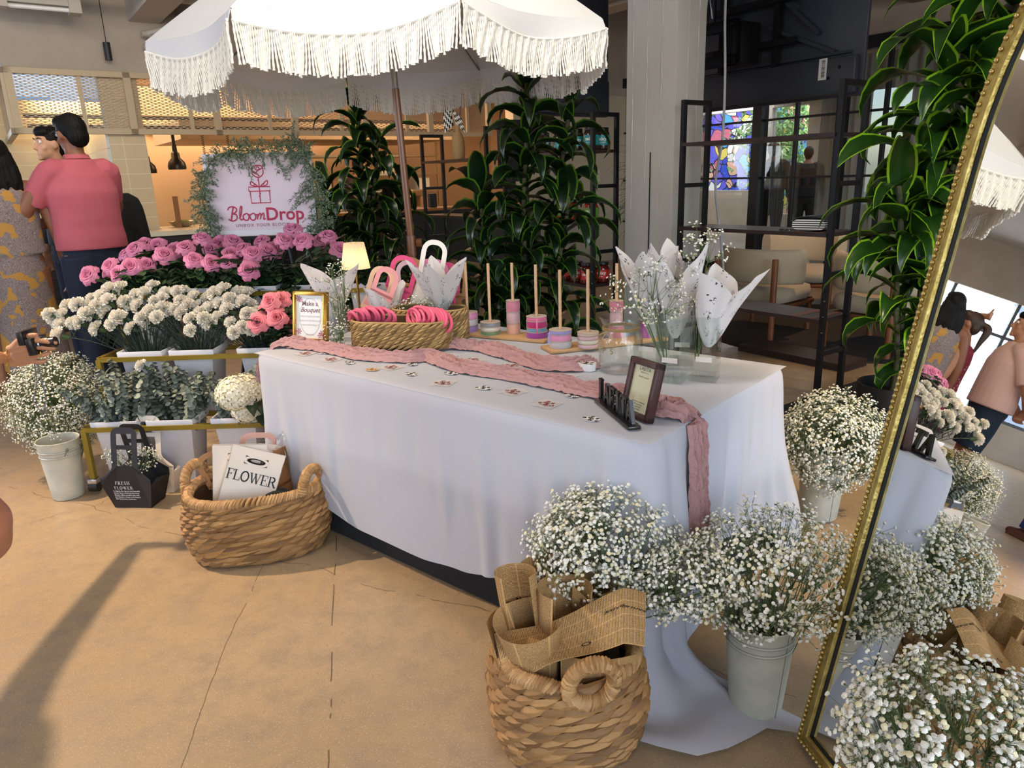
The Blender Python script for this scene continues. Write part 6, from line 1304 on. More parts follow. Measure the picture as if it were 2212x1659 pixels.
def rose(loc, base, mi, sc, tilt, label=None, group=None, leaves=5):
    loc = Vector(loc); base = Vector(base); t = thing('rose', label or 'x', 'rose', base, 0, group); d = loc-base
    pts = spline([Vector((0, 0, 0)), d*.55+Vector((rnd(-.01, .01), rnd(-.01, .01), .02)), d], 4); MB().tube(pts, .0025, 5).build('stem', RST, t)
    dirn = (pts[-1]-pts[-3]).normalized(); nd = (dirn*.35+Vector(tilt)*1.15+Vector((.25, 0, .18))).normalized(); x, y, z_ = basis(nd); M = Matrix(((x.x, y.x, z_.x, d.x), (x.y, y.y, z_.y, d.y), (x.z, y.z, z_.z, d.z), (0, 0, 0, 1))) @ Matrix.Rotation(rnd(0, 6), 4, 'Z') @ Matrix.Scale(sc, 4)
    link('bloom', rm[mi], t, M)
    for k in range(leaves):
        s = rnd(.35, .90); f = s*(len(pts)-1); i = min(len(pts)-2, int(f)); p = pts[i].lerp(pts[i+1], f-i); link('leaf', rl[k % 3], t, Matrix.Translation(p) @ Matrix.Rotation(rnd(0, 6.28), 4, 'Z') @ Matrix.Rotation(rnd(-.5, .5), 4, 'Y') @ Matrix.Scale(rnd(1.0, 1.5), 4))
    return t
rp_ = [(200, 598, 4.05), (245, 578, 4.0), (265, 595, 3.95), (287, 582, 3.95), (300, 545, 4.15), (318, 578, 4.05), (316, 535, 4.2), (345, 535, 4.2), (355, 558, 4.05), (403, 541, 4.05), (436, 524, 4.1), (420, 568, 3.95), (457, 572, 3.95), (497, 570, 3.95), (503, 530, 4.2), (500, 553, 4.1), (530, 545, 4.1), (548, 556, 4.0), (575, 548, 4.05), (540, 588, 3.9), (570, 528, 4.2), (612, 526, 4.05), (635, 505, 4.3), (658, 527, 4.05), (590, 545, 4.2), (382, 545, 4.2), (280, 555, 4.25), (708, 518, 4.3), (730, 545, 4.2), (460, 545, 4.25), (245, 592, 4.15), (477, 530, 4.3), (520, 562, 4.2), (695, 525, 4.45)]
random.seed(88); groups = {}
for i, (x, y, D) in enumerate(rp_):
    p = pd(x, y, D-.18); b = min(bx[2], key=lambda k: abs(k-(p.x+.02))); k = bx[2].index(b); o = rose(p, (b+rnd(-.05, .05), tiers[2][0]+.1+rnd(-.05, .05), tiers[2][1]-.05), i % 3, rnd(1.22, 1.45), (rnd(-.3, .3)-.1, -.75+rnd(-.25, .25), .15)); groups.setdefault(k, []).append((x, y, o))
for j in range(7):
    x, y = [(590, 655), (612, 652), (580, 680), (600, 690), (565, 695), (628, 705), (560, 700)][j]; p = pd(x, y, 3.45+.05*(j % 3)); o = rose(p, (-1.0+rnd(-.05, .05), tiers[1][0]+.1, tiers[1][1]-.05), 3, rnd(1.2, 1.4), (rnd(-.3, .3), -.8, .1)); groups.setdefault('m', []).append((x, y, o))
def name_group(lst, what, where, grp):
    """label the outermost ones by position, the rest share the group's label"""
    rest = list(lst)
    for key, wd in ((lambda e: e[0], 'leftmost'), (lambda e: -e[0], 'rightmost'), (lambda e: e[1], 'topmost'), (lambda e: -e[1], 'lowest')):
        if len(rest) < 3: break
        m = min(rest, key=key); rest.remove(m); m[2]['label'] = '%s %s %s' % (wd, what, where); m[2]['group'] = grp
    for x, y, o in rest: o['label'] = '%s amid the cluster %s' % (what, where); o['group'] = grp
for k, l in groups.items(): name_group(l, 'pink rose' if k != 'm' else 'coral pink rose', 'in the %s bin of the top tier' % nmb[k] if k != 'm' else 'between the carnations and the photo frame', 'roses in the %s bin of the top tier' % nmb[k] if k != 'm' else 'coral roses beside the photo frame')
# rose foliage that fills each top bin
for k, b in enumerate(bx[2]):
    random.seed(400+k); q = MB(); sq = MB()
    for i in range(150):
        c0 = Vector((b+rnd(-.15, .15), tiers[2][0]+.12+rnd(-.12, .10), tiers[2][1]+rnd(-.02, .13)))
        for j in range(3):
            az = rnd(0, 6.28); L = rnd(.04, .06); d = Vector((math.cos(az), math.sin(az), rnd(-.4, .3))); s_ = Vector((-d.y, d.x, 0))
            q.grid(lambda u, v: c0+d*L*v+s_*(u-.5)*.036*(math.sin(PI*min(1, v*.93+.07))**.7)+Vector((0, 0, .005*abs(u-.5)*2-.014*v*v)), 2, 4)
        sq.tube([Vector((b+rnd(-.05, .05), tiers[2][0]+.1, tiers[2][1]-.05)), c0], .0016, 4)
    t = thing('rose_foliage', 'dark rose leaves filling the %s bin of the top tier' % nmb[k], 'foliage', (b, tiers[2][0]+.1, tiers[2][1]-.05)); Mi = t.matrix_basis.inverted()
    for qq, nm, m in ((q, 'leaves', RLF), (sq, 'stems', RST)): o = qq.build(nm, m, t); o.matrix_basis = Mi
    t['kind'] = 'stuff'
# ---------------------------------------------------------------- carnations
CAR = mat('carnation_white', '#ece4d2', .75); island(CAR, '#efe6d0', '#fbf8f0', 1); CARN = mat('carnation_green', '#3f5a34', .6); CARS = mat('carnation_stem', '#27392c', .6)
def carn_mesh(seed):
    random.seed(seed); q = MB()
    for i in range(46):
        t_ = (i+.5)/46; el = 1.45-1.5*t_; az = i*2.4; d = Vector((math.cos(az)*math.cos(el), math.sin(az)*math.cos(el), math.sin(el))); s_ = Vector((-math.sin(az), math.cos(az), 0)); n_ = d.cross(s_); R = .030*rnd(.85, 1.08); ph = rnd(0, 6); w_ = rnd(.55, .85)
        q.grid(lambda u, v: d*R*(.3+.7*v)*(1-.0*abs(u-.5))+s_*(u-.5)*2*R*w_*(.25+.75*v)*.62+n_*.004*math.sin(u*13+ph)*v+Vector((0, 0, .010)), 6, 3)
    q.lathe([(0, -.022), (.007, -.018), (.009, -.004), (.011, .004)], 8, mi=1); return q.mesh('bloom', [CAR, CARN])
cm_ = [carn_mesh(500+i) for i in range(3)]
def carnation(loc, base, i, sc, tilt):
    loc = Vector(loc); base = Vector(base); t = thing('carnation', 'x', 'carnation', base); d = loc-base; pts = spline([Vector((0, 0, 0)), d*.6+Vector((rnd(-.01, .01), .01, .02)), d], 4)
    q = MB(); q.tube(pts, .0022, 5)
    for k in range(9):
        s = rnd(.3, .92); f = s*(len(pts)-1); j = min(len(pts)-2, int(f)); p = pts[j].lerp(pts[j+1], f-j); a = rnd(0, 6.28); q.tube([p, p+Vector((math.cos(a)*.018, math.sin(a)*.018, .03)), p+Vector((math.cos(a)*.034, math.sin(a)*.034, .045))], [.0014, .0016, .0003], 4)
    q.build('stem', CARS, t); nd = ((pts[-1]-pts[-3]).normalized()+Vector(tilt)).normalized(); x, y, z_ = basis(nd)
    link('bloom', cm_[i % 3], t, Matrix(((x.x, y.x, z_.x, d.x), (x.y, y.y, z_.y, d.y), (x.z, y.z, z_.z, d.z), (0, 0, 0, 1))) @ Matrix.Scale(sc, 4)); return t
cps = {0: [(113, 682), (128, 690), (145, 685), (155, 665), (175, 662), (140, 705), (165, 700), (137, 727), (192, 680), (205, 650), (208, 683), (215, 665), (235, 680), (218, 712), (248, 705), (244, 632), (262, 690), (240, 655), (198, 665), (180, 700), (225, 645)],
       1: [(268, 628), (275, 655), (290, 662), (275, 690), (290, 712), (305, 665), (320, 640), (312, 690), (325, 700), (340, 655), (335, 625), (355, 650), (358, 672), (330, 678), (345, 690), (372, 680), (383, 672), (388, 635), (395, 655), (400, 635), (365, 640), (300, 640)],
       2: [(400, 680), (412, 665), (425, 645), (432, 665), (418, 692), (418, 715), (445, 690), (455, 650), (460, 672), (470, 640), (488, 632), (480, 660), (478, 690), (498, 672), (505, 700), (515, 660), (520, 640), (530, 660), (538, 682), (510, 720), (530, 710), (548, 715), (552, 690), (545, 665), (500, 650), (460, 700), (560, 680), (535, 640), (440, 680)]}
random.seed(91)
for k, L in cps.items():
    gl_ = []
    for i, (x, y) in enumerate(L):
        D = 3.62-.10*((y-640)/80)+rnd(-.04, .04); p = pd(x, y, D); o = carnation(p, (bx[1][k]+rnd(-.05, .05), tiers[1][0]+.1+rnd(-.04, .04), tiers[1][1]-.06), i, rnd(1.1, 1.4), (rnd(-.3, .3), -.6+rnd(-.3, .3), .2)); gl_.append((x, y, o))
    name_group(gl_, 'white carnation', 'in the %s bin of the middle tier' % nmb[k], 'carnations in the %s middle bin' % nmb[k])
    for i in range(55):   # bare stems and narrow leaves below the heads
        pass
    t = thing('carnation_leaves', 'dark narrow carnation stems and leaves rising from the %s bin of the middle tier' % nmb[k], 'foliage', (bx[1][k], tiers[1][0]+.1, tiers[1][1]-.06)); q = MB()
    for i in range(150): a = rnd(-.11, .11); b = rnd(-.07, .07); h_ = rnd(.12, .26); q.tube(spline([(a*.5, b*.6, 0), (a*.9, b, h_*.6), (a*1.5+rnd(-.01, .01), b*1.3, h_)], 3), [.0018, .0018, .0018, .0016, .0014, .001, .0004], 4)
    q.build('leaves', CARS, t); t['kind'] = 'stuff'
o = carnation(pd(312, 793, 3.40), (bx[0][1], 3.32, .28), 1, 1.0, (-.9, -.3, 0)); tag(o, 'single white carnation lying sideways among the eucalyptus', 'carnation')
o = carnation(pd(487, 633, 3.75), (bx[2][2], 3.80, .82), 1, .8, (0, -.2, .6)); tag(o, 'single white carnation standing before the roses of the top tier', 'carnation')
o = carnation(pd(262, 625, 3.78), (bx[2][0]+.1, 3.80, .82), 2, .9, (0, -.2, .6)); tag(o, 'single white carnation rising before the leftmost roses', 'carnation')
# hydrangea
HYD = mat('hydrangea_cream', '#ece6c8', .8); island(HYD, '#ded6ae', '#f3eedd', 1)
for i, (x, y, r) in enumerate(((505, 850, .075), (528, 845, .078), (532, 880, .07))):
    random.seed(600+i); c_ = pd(x, y, 3.2+.06*i); t = thing('hydrangea', ['cream hydrangea head at the left, by the eucalyptus', 'upper cream hydrangea head against the tablecloth', 'lower cream hydrangea head over its dark leaf'][i], 'hydrangea', (bx[0][3]-.05, 3.32, .28)); c_ -= Vector(t.location); q = MB()
    for k in range(190):
        z_ = 1-2*(k+.5)/190; a = k*2.4; n_ = Vector((math.sqrt(1-z_*z_)*math.cos(a), math.sqrt(1-z_*z_)*math.sin(a), z_)); p = c_+n_*r*rnd(.9, 1.03); X_, Y_, _ = basis(n_); b0 = rnd(0, 6)
        for j in range(4): b = b0+j*PI/2; e = X_*math.cos(b)+Y_*math.sin(b); f = X_*-math.sin(b)+Y_*math.cos(b); q.add([p, p+e*.008+f*.007+n_*.002, p+e*.015+n_*.004, p+e*.008-f*.007+n_*.002], [(0, 1, 2, 3)])
    q.build('flower_head', HYD, t, smooth=False); MB().tube(spline([(0, 0, 0), c_*.6, c_-c_.normalized()*r*.5], 4), .004, 6).build('stem', RST, t)
    q = MB(); 
    for az in (2.6, 3.9, 5.2): leaf(q, c_*.75, az, .12, .035, up=.3, droop=.8, n=5)
    q.build('leaf', mat('hydrangea_leaf', '#1f3318', .5), t)
# ---------------------------------------------------------------- BloomDrop sign on an easel with a garland
sc_ = [pd(428, 330, 4.42), pd(674, 320, 4.42), pd(682, 512, 4.42), pd(455, 518, 4.42)]
cx_ = sum((p for p in sc_), Vector())/4; ux = ((sc_[1]-sc_[0])+(sc_[2]-sc_[3])).normalized(); ux.z = 0; ux.normalize(); SWd, SHt = .66, .49
t = thing('sign_board', 'pink BloomDrop sign with gift box logo behind the roses', 'sign'); t.matrix_basis = Matrix.Translation((cx_.x, cx_.y, cx_.z-SHt/2)) @ Matrix.Rotation(math.atan2(ux.y, ux.x), 4, 'Z') @ Matrix.Rotation(math.radians(-4), 4, 'X')
SM = t.matrix_basis.copy()
MB().box(-SWd/2, 0, 0, SWd/2, .008, SHt).build('board', mat('sign_white', '#ece9ee', .5), t, smooth=False)
pn_ = MB().box(-SWd/2+.02, -.0012, .035, SWd/2-.02, 0, SHt-.012).build('pink_panel', mat('sign_pale_pink', '#e8d3dd', .5), t, smooth=False)
CR = mat('logo_crimson', '#b8274e', .5); SZ = lambda x, y: Vector((x*1.0, -.0028, y*1.0)); q = MB()
def stroke(pts, w_=.0032, n=6, sm=True): P = [SZ(x, y) for x, y in pts]; P = spline(P, n) if sm else P; q.tube(P, w_, 6, flat=.3, up=(0, -1, 0))
# gift box and rose line drawing
cxl = .0; stroke([(-.065, .265), (.065, .265), (.065, .290), (-.065, .290), (-.065, .265)], sm=False); stroke([(-.058, .265), (-.056, .195), (.060, .195), (.060, .265)], sm=False)
stroke([(0, .195), (0, .345)], sm=False); stroke([(-.004, .29), (-.045, .322), (-.048, .302), (-.004, .29)]); stroke([(.004, .29), (.05, .326), (.046, .30), (.004, .29)]); stroke([(-.002, .29), (-.028, .306), (-.03, .298)], .002); stroke([(.002, .29), (.03, .31), (.028, .3)], .002)
stroke([(-.034, .40), (-.034, .365), (0, .345), (.030, .365), (.030, .405), (.012, .415), (-.02, .412), (-.034, .40)]); stroke([(-.034, .385), (-.01, .37), (.008, .352)]); stroke([(.030, .40), (.0, .385), (-.012, .372)]); stroke([(-.018, .412), (-.014, .395), (.004, .388), (.010, .4), (-.002, .408), (-.008, .40)], .0024)
stroke([(0, .245), (.008, .252)], .002, sm=False); stroke([(0, .23), (-.008, .237)], .002, sm=False); stroke([(0, .325), (-.008, .333)], .002, sm=False)
lg = q.build('logo', CR, pn_)
q = MB(); bx0, by0 = -.205, .095; S_ = .080
def scr(pts, w_=.0040): stroke([(bx0+x*S_, by0+y*S_) for x, y in pts], w_, 6)
scr([(.18, 0), (.30, .55), (.42, .98)], .0048); scr([(-.02, .78), (.12, .98), (.42, 1.02), (.66, .86), (.56, .60), (.28, .50)]); scr([(.28, .50), (.60, .42), (.62, .12), (.34, -.04), (.10, .02), (-.02, .12)])
scr([(.80, .12), (.96, .42), (1.08, .95), (1.0, 1.02), (.90, .70), (.86, .20), (.98, .02), (1.14, .16)])
for ox in (1.34, 1.86): scr([(ox, .48), (ox-.22, .34), (ox-.16, .04), (ox+.10, .0), (ox+.22, .26), (ox+.10, .48), (ox-.04, .46)]); scr([(ox+.12, .44), (ox+.34, .36)], .0032)
scr([(2.18, .02), (2.26, .44)]); scr([(2.22, .2), (2.42, .48), (2.48, .32), (2.40, .02)]); scr([(2.44, .2), (2.66, .48), (2.72, .30), (2.66, .04), (2.82, .06)])
x0 = .022
text_on(q, 'Drop', lambda x, y: SZ(x0+x, by0-.004+y), size=.108, bold=.0022, align='LEFT'); q.build('name_lettering', CR, pn_)
q = MB(); text_on(q, 'UNBOX YOUR BLOOM', lambda x, y: SZ(x, .055+y), size=.027, spacing=1.25, bold=.0002); q.build('slogan', mat('slogan_mauve', '#a0657c', .5), pn_, smooth=False)
t = thing('easel', 'black folding easel carrying the BloomDrop sign', 'easel'); t.matrix_basis = Matrix.Translation((cx_.x, cx_.y+.03, 0)) @ Matrix.Rotation(math.atan2(ux.y, ux.x), 4, 'Z')
for a, b in (((-.28, -.06, 0), (-.04, .10, 1.55)), ((.28, -.06, 0), (.04, .10, 1.55)), ((0, .62, 0), (0, .12, 1.5))): MB().cyl(a, b, .011, 8).build('leg', BLK, t)
MB().bar((-.2, .0, cx_.z-SHt/2-.012), (.2, .0, cx_.z-SHt/2-.012), .05, .016).build('ledge', BLK, t, smooth=False)
GAR = mat('garland_green', '#4c6248', .7); island(GAR, '#3b5238', '#8d9f86', 1); GRD = mat('garland_seed', '#b8bda0', .7)
gp = [(-.29, -.02), (-.33, .10), (-.345, .22), (-.32, .34), (-.27, .44), (-.16, .50), (-.02, .50), (.12, .51), (.22, .53), (.30, .48), (.33, .36), (.36, .24), (.37, .10), (.34, .0)]
random.seed(93); t = thing('garland', 'leafy green garland with tiny seeds draped round the pink sign', 'garland'); t.matrix_basis = SM; P = spline([Vector((x, -.02, z)) for x, z in gp], 6); q = MB(); q2 = MB(); sq = MB()
MB().tube(P, .003, 6).build('vine', STG, t)
def sprig(p, d, L):
    pts = [p+d*L*s+Vector((0, 0, -.03*L/.12*s*s)) for s in (0, .33, .66, 1)]; sq.tube(pts, .0009, 4)
    for i in range(int(L/.0045)):
        s = rnd(.1, 1); c0 = p+d*L*s+Vector((0, 0, -.03*L/.12*s*s)); e = (d*.6+Vector((rnd(-1, 1), rnd(-.6, .5), rnd(-1, 1)))).normalized()*rnd(.012, .022); n_ = e.cross(Vector((rnd(-1, 1), rnd(-1, 1), rnd(-1, 1)))).normalized()*.0030
        q.add([c0, c0+e*.5+n_, c0+e, c0+e*.5-n_], [(0, 1, 2, 3)])
        if rnd(0, 1) < .25: q2.ball(c0+e, .0024, 5, 3)
for i in range(420):
    k = random.randrange(len(P)); p = P[k]; a = rnd(0, 6.28); sprig(p, Vector((math.cos(a), rnd(-.5, .1), math.sin(a))).normalized(), rnd(.05, .11))
for x, z, dx, dz in ((.26, .50, -.02, .16), (.27, .47, -.5, -.5), (.34, .3, -.6, -.35), (.35, .24, -.55, -.2), (.1, .5, .3, -.5), (-.1, .5, .25, -.45)):
    d = Vector((dx, -.05, dz)).normalized(); sprig(Vector((x, -.02, z)), d, .15)
    for j in range(5): a = rnd(-.7, .7); dd = Matrix.Rotation(a, 3, 'Y') @ d; sprig(Vector((x, -.02, z))+d*.028*j, dd, .07)
q.build('leaves', GAR, t, smooth=False)['kind'] = 'stuff'; q2.build('seeds', GRD, t); sq.build('twigs', STG, t)
# ---------------------------------------------------------------- things at the left of the table
def stad(a, b):  # stadium outline
    def path(u):
        L = 4*(a-b)+2*PI*b; s = u*L; st_ = 2*(a-b)
        if s < st_: return Vector((-(a-b)+s, -b, 0)), Vector((0, -1, 0))
        s -= st_
        if s < PI*b: x = -PI/2+s/b; return Vector((a-b+b*math.cos(x), b*math.sin(x), 0)), Vector((math.cos(x), math.sin(x), 0))
        s -= PI*b
        if s < st_: return Vector((a-b-s, b, 0)), Vector((0, 1, 0))
        s -= st_; x = PI/2+s/b; return Vector((-(a-b)+b*math.cos(x), b*math.sin(x), 0)), Vector((math.cos(x), math.sin(x), 0))
    return path
pA, pB = TP(735, 757), TP(940, 762); tc = (pA+pB)/2+V*.085; trz = math.atan2((pB-pA).y, (pB-pA).x)
def tray(name, lab, loc, rz, a, b, h, seed):
    t = thing(name, lab, 'basket', loc, rz); path = stad(a, b); q = MB(); wicker_body(q, path, .004, h-.004, 6, 34, .0072, lambda z: 1, 1.6, seed); q.build('body', HYA, t); q = MB()
    def inn(u, v): p, n = path(u); return p-n*.008+Vector((0, 0, .004+v*(h-.008)))
    q.grid(inn, 48, 3, closeu=True); q.add([inn(i/48, 0) for i in range(48)], [tuple(range(48))]); q.build('inner_wall', DKI, t)
    q = MB(); q.tube([path(i/64)[0]+Vector((0, 0, h)) for i in range(64)], .0055, 6, closed=True); q.build('rim', HYA, t); return t
tray('woven_tray', 'oval water hyacinth tray of pink bands at the left of the table', tc+Vector((0, 0, .012)), trz, .205, .085, .105, 41)
tray('woven_tray', 'larger woven tray of gift bags standing behind the tray of pink bands', tc+V*.19-U*.03+Vector((0, 0, .002)), trz, .16, .08, .13, 42)
PNK = mat('pink_rubber', '#e0607e', .45); TT = TR(tc+Vector((0, 0, .012)), trz)
random.seed(12); hb = MB(); hb.tube([(0, .042*math.cos(a), .026*math.sin(a)+.026) for a in np.linspace(0, 2*PI, 25)[:-1]], .0062, 8, closed=True); bm_ = hb.mesh('pink_band', PNK)
for gI, (xc, n_, lab) in enumerate(((-.105, 13, 'left'), (.105, 11, 'right'))):
    for i in range(n_):
        o = link('pink_band', bm_); s = (i-(n_-1)/2); f = abs(s)/(n_/2)
        o.matrix_basis = TT @ Matrix.Translation((xc+s*.0125, -.015+rnd(-.006, .006), .080+.018*(1-f*f)+rnd(-.003, .003))) @ Matrix.Rotation((-.5 if gI == 0 else .55)+rnd(-.12, .12)+s*.03, 4, 'Y') @ Matrix.Rotation(rnd(-.25, .25)+1.0, 4, 'Z') @ Matrix.Rotation(rnd(-.2, .2), 4, 'X') @ Matrix.Diagonal((1, 1.1, 1.15, 1))
        pos = 'leftmost' if i == 0 else ('rightmost' if i == n_-1 else None)
        tag(o, ('%s pink rubber band of the %s bundle in the woven tray' % (pos, lab)) if pos else 'pink rubber band inside the %s bundle in the woven tray' % lab, 'band', 'pink bands in the %s bundle' % lab)
# gift bags with loop handles in the rear tray
RT = tc+V*.20+U*.02
def bagM(px, py, D, tilt, roll, dz=0): return faceM(pd(px, py, D)+Vector((0, 0, dz)), trz, tilt, roll)
hc = [('#e8e2da', 'tall off-white carrier with an arched handle in the rear tray', (918, 662, 3.28), -6, 12, .15, .13, .12, .17, .055),
      ('#e39a9a', 'salmon carrier with arched handle glowing beside the lamp', (812, 668, 3.25), -4, 24, .13, .08, .11, .12, .052),
      ('#f0c9a8', 'peach carrier behind the salmon one beside the lamp', (805, 672, 3.30), -4, 20, .13, .08, .12, .13, .055),
      ('#d84c7c', 'hot pink carrier leaning right in the rear tray', (850, 668, 3.30), -4, 18, .13, .10, .13, .15, .058),
      ('#a87c4c', 'kraft brown carrier with a wide arch in the middle of the rear tray', (872, 668, 3.33), -4, 8, .15, .11, .16, .13, .06),
      ('#e088b4', 'pink carrier behind the white one in the rear tray', (935, 672, 3.38), -2, 2, .15, .11, .16, .13, .06),
      ('#c8487c', 'deep pink carrier at the right back of the rear tray', (955, 672, 3.42), -2, 6, .15, .10, .16, .13, .06),
      ('#9a7048', 'kraft brown carrier at the far right of the rear tray', (968, 676, 3.46), -2, 8, .15, .09, .16, .13, .06),
      ('#d8b8c4', 'pale mauve carrier among the pink ones in the rear tray', (900, 672, 3.42), -2, -4, .15, .11, .16, .13, .06)]
for c_, lb, (x, y, D), ti, ro, W_, bd_, hw_, hh_, r_ in hc: handle_card('flower_carrier', lb, 'paper bag', bagM(x, y, D, ti, ro), c_, W_, bd_, hw_, hh_, r_)
square_vase('square glass vase with tissue right of the woven trays', 958, 722, .20, .085, SV+.3)
t1 = tissue('crumpled printed tissue paper spilling over the square vase right of the trays', TP(958, 722)+Vector((0, 0, .19)), .15, .13, .10, 21, 5, (.0, -.02), .4)
square_vase('square glass vase with tissue between the photo frame and the tray', 722, 722, .17, .085, SV)
tissue('printed tissue cone with two pointed corners between the photo frame and lamp', TP(726, 718)+Vector((0, 0, .15)), .17, .12, .08, 23, 2, (.0, .0), .2)
tissue('peach-lit printed tissue cone standing in the rear tray beside the lamp', pd(833, 672, 3.22)+Vector((0, 0, -.04)), .17, .09, .06, 25, 2, (0, 0), .9)
gyps('gypsophila_sprig', 'sprig of gypsophila standing before the tissue cone by the photo frame', TP(738, 735), (.01, 0, .22), (.05, .04, .12), 190, 72, fs=.0040, base_r=.01, stems=5)
gyps('gypsophila_sprig', 'gypsophila hanging at the left end of the woven tray', TP(735, 748), (.0, -.01, .05), (.04, .03, .05), 120, 73, fs=.0040, base_r=.01, stems=4)
gyps('gypsophila_sprig', 'gypsophila lying over the back of the woven tray, before the white carrier', pd(880, 690, 3.15), (.03, 0, .02), (.11, .04, .06), 260, 74, fs=.0040, base_r=.02, stems=7)
# ================================================================ people
SKIN = {k: mat('skin_'+k, c, .5, sub=.08, bump=.04, bscale=120) for k, c in (('tan', '#b07a5a'), ('brown', '#8a5a40'), ('light', '#c99878'), ('fair', '#c08a68'))}
HAIRB = mat('black_hair', '#0a0809', .6, spec=.2, bump=.6, bscale=90, stretch=(1, 1, .15)); HAIRN = mat('brown_hair', '#3a2518', .5, bump=.6, bscale=90, stretch=(1, 1, .15))
def fuse(q, name, m, parent, vox, sm=4):
    me = q.mesh(name, m); o = bpy.data.objects.new(name, me); COL.objects.link(o)
    md = o.modifiers.new('r', 'REMESH'); md.mode = 'VOXEL'; md.voxel_size = vox; md.use_smooth_shade = True
    s = o.modifiers.new('s', 'SMOOTH'); s.factor = .5; s.iterations = sm; o = bake(o); o.parent = parent; smooth_all(o.data); return o
def limb(q, pts, rr, n=12, flat=1.0): q.tube(spline(pts, 4), [lerp(rr[min(len(rr)-1, i//4)], rr[min(len(rr)-1, i//4+1)], (i % 4)/4) for i in range((len(pts)-1)*4+1)], n, flat=flat)
def hand(q, wr, d, up, s=1.0, curl_=.5, side=1, grip=None):
    """palm + four fingers + thumb; d towards the finger tips, up = back-of-hand normal, side = which side the thumb is"""
    d = Vector(d).normalized(); up = Vector(up); up = (up-d*up.dot(d)).normalized(); sd = d.cross(up)*side; wr = Vector(wr)
    pc = wr+d*.045*s
    for k in range(4): q.tube([wr+sd*(.5-k/3)*.03*s, pc+sd*(.5-k/3)*.045*s, wr+d*.085*s+sd*(.5-k/3)*.062*s], [.017*s, .016*s, .0125*s], 8)
    for k, L in enumerate((.072, .080, .074, .058)):
        b = wr+d*.085*s+sd*(.5-k/3)*.062*s; a = 0; pts = [b]; cc = curl_ if not isinstance(curl_, (list, tuple)) else curl_[k]
        for j, f in enumerate((.45, .32, .23)): a += cc*(.7 if j == 0 else 1.0); pts.append(pts[-1]+(d*math.cos(a)-up*math.sin(a))*L*f*s)
        q.tube(pts, [.0098*s, .0092*s, .0085*s, .0068*s], 8); q.ball(pts[-1], .0070*s, 8, 6)
    b = wr+d*.028*s+sd*.030*s; p1 = b+(d*.55+sd*.8)*.035*s; p2 = p1+(d*.9+sd*.25-up*.15)*.032*s; p3 = p2+(d*.95-sd*.05-up*.2)*.025*s; q.tube([b-sd*.01, p1, p2, p3], [.016*s, .0125*s, .0105*s, .008*s], 8); q.ball(p3, .0078*s, 8, 6)
    return [p3]
DEF = dict(hs=1.0, wide=1.0, belly=0, sh=.185, elbL=(-.25, .0, 1.13), elbR=(.25, .0, 1.13), wrL=(-.27, .07, .88), wrR=(.27, .07, .88), hdL=(0, .1, -1), hdR=(0, .1, -1), headturn=0, headtilt=0, knL=(-.10, .02, .49), knR=(.10, .02, .49), anL=(-.11, 0, .08), anR=(.11, 0, .08), vox=.0095, curl=.45)
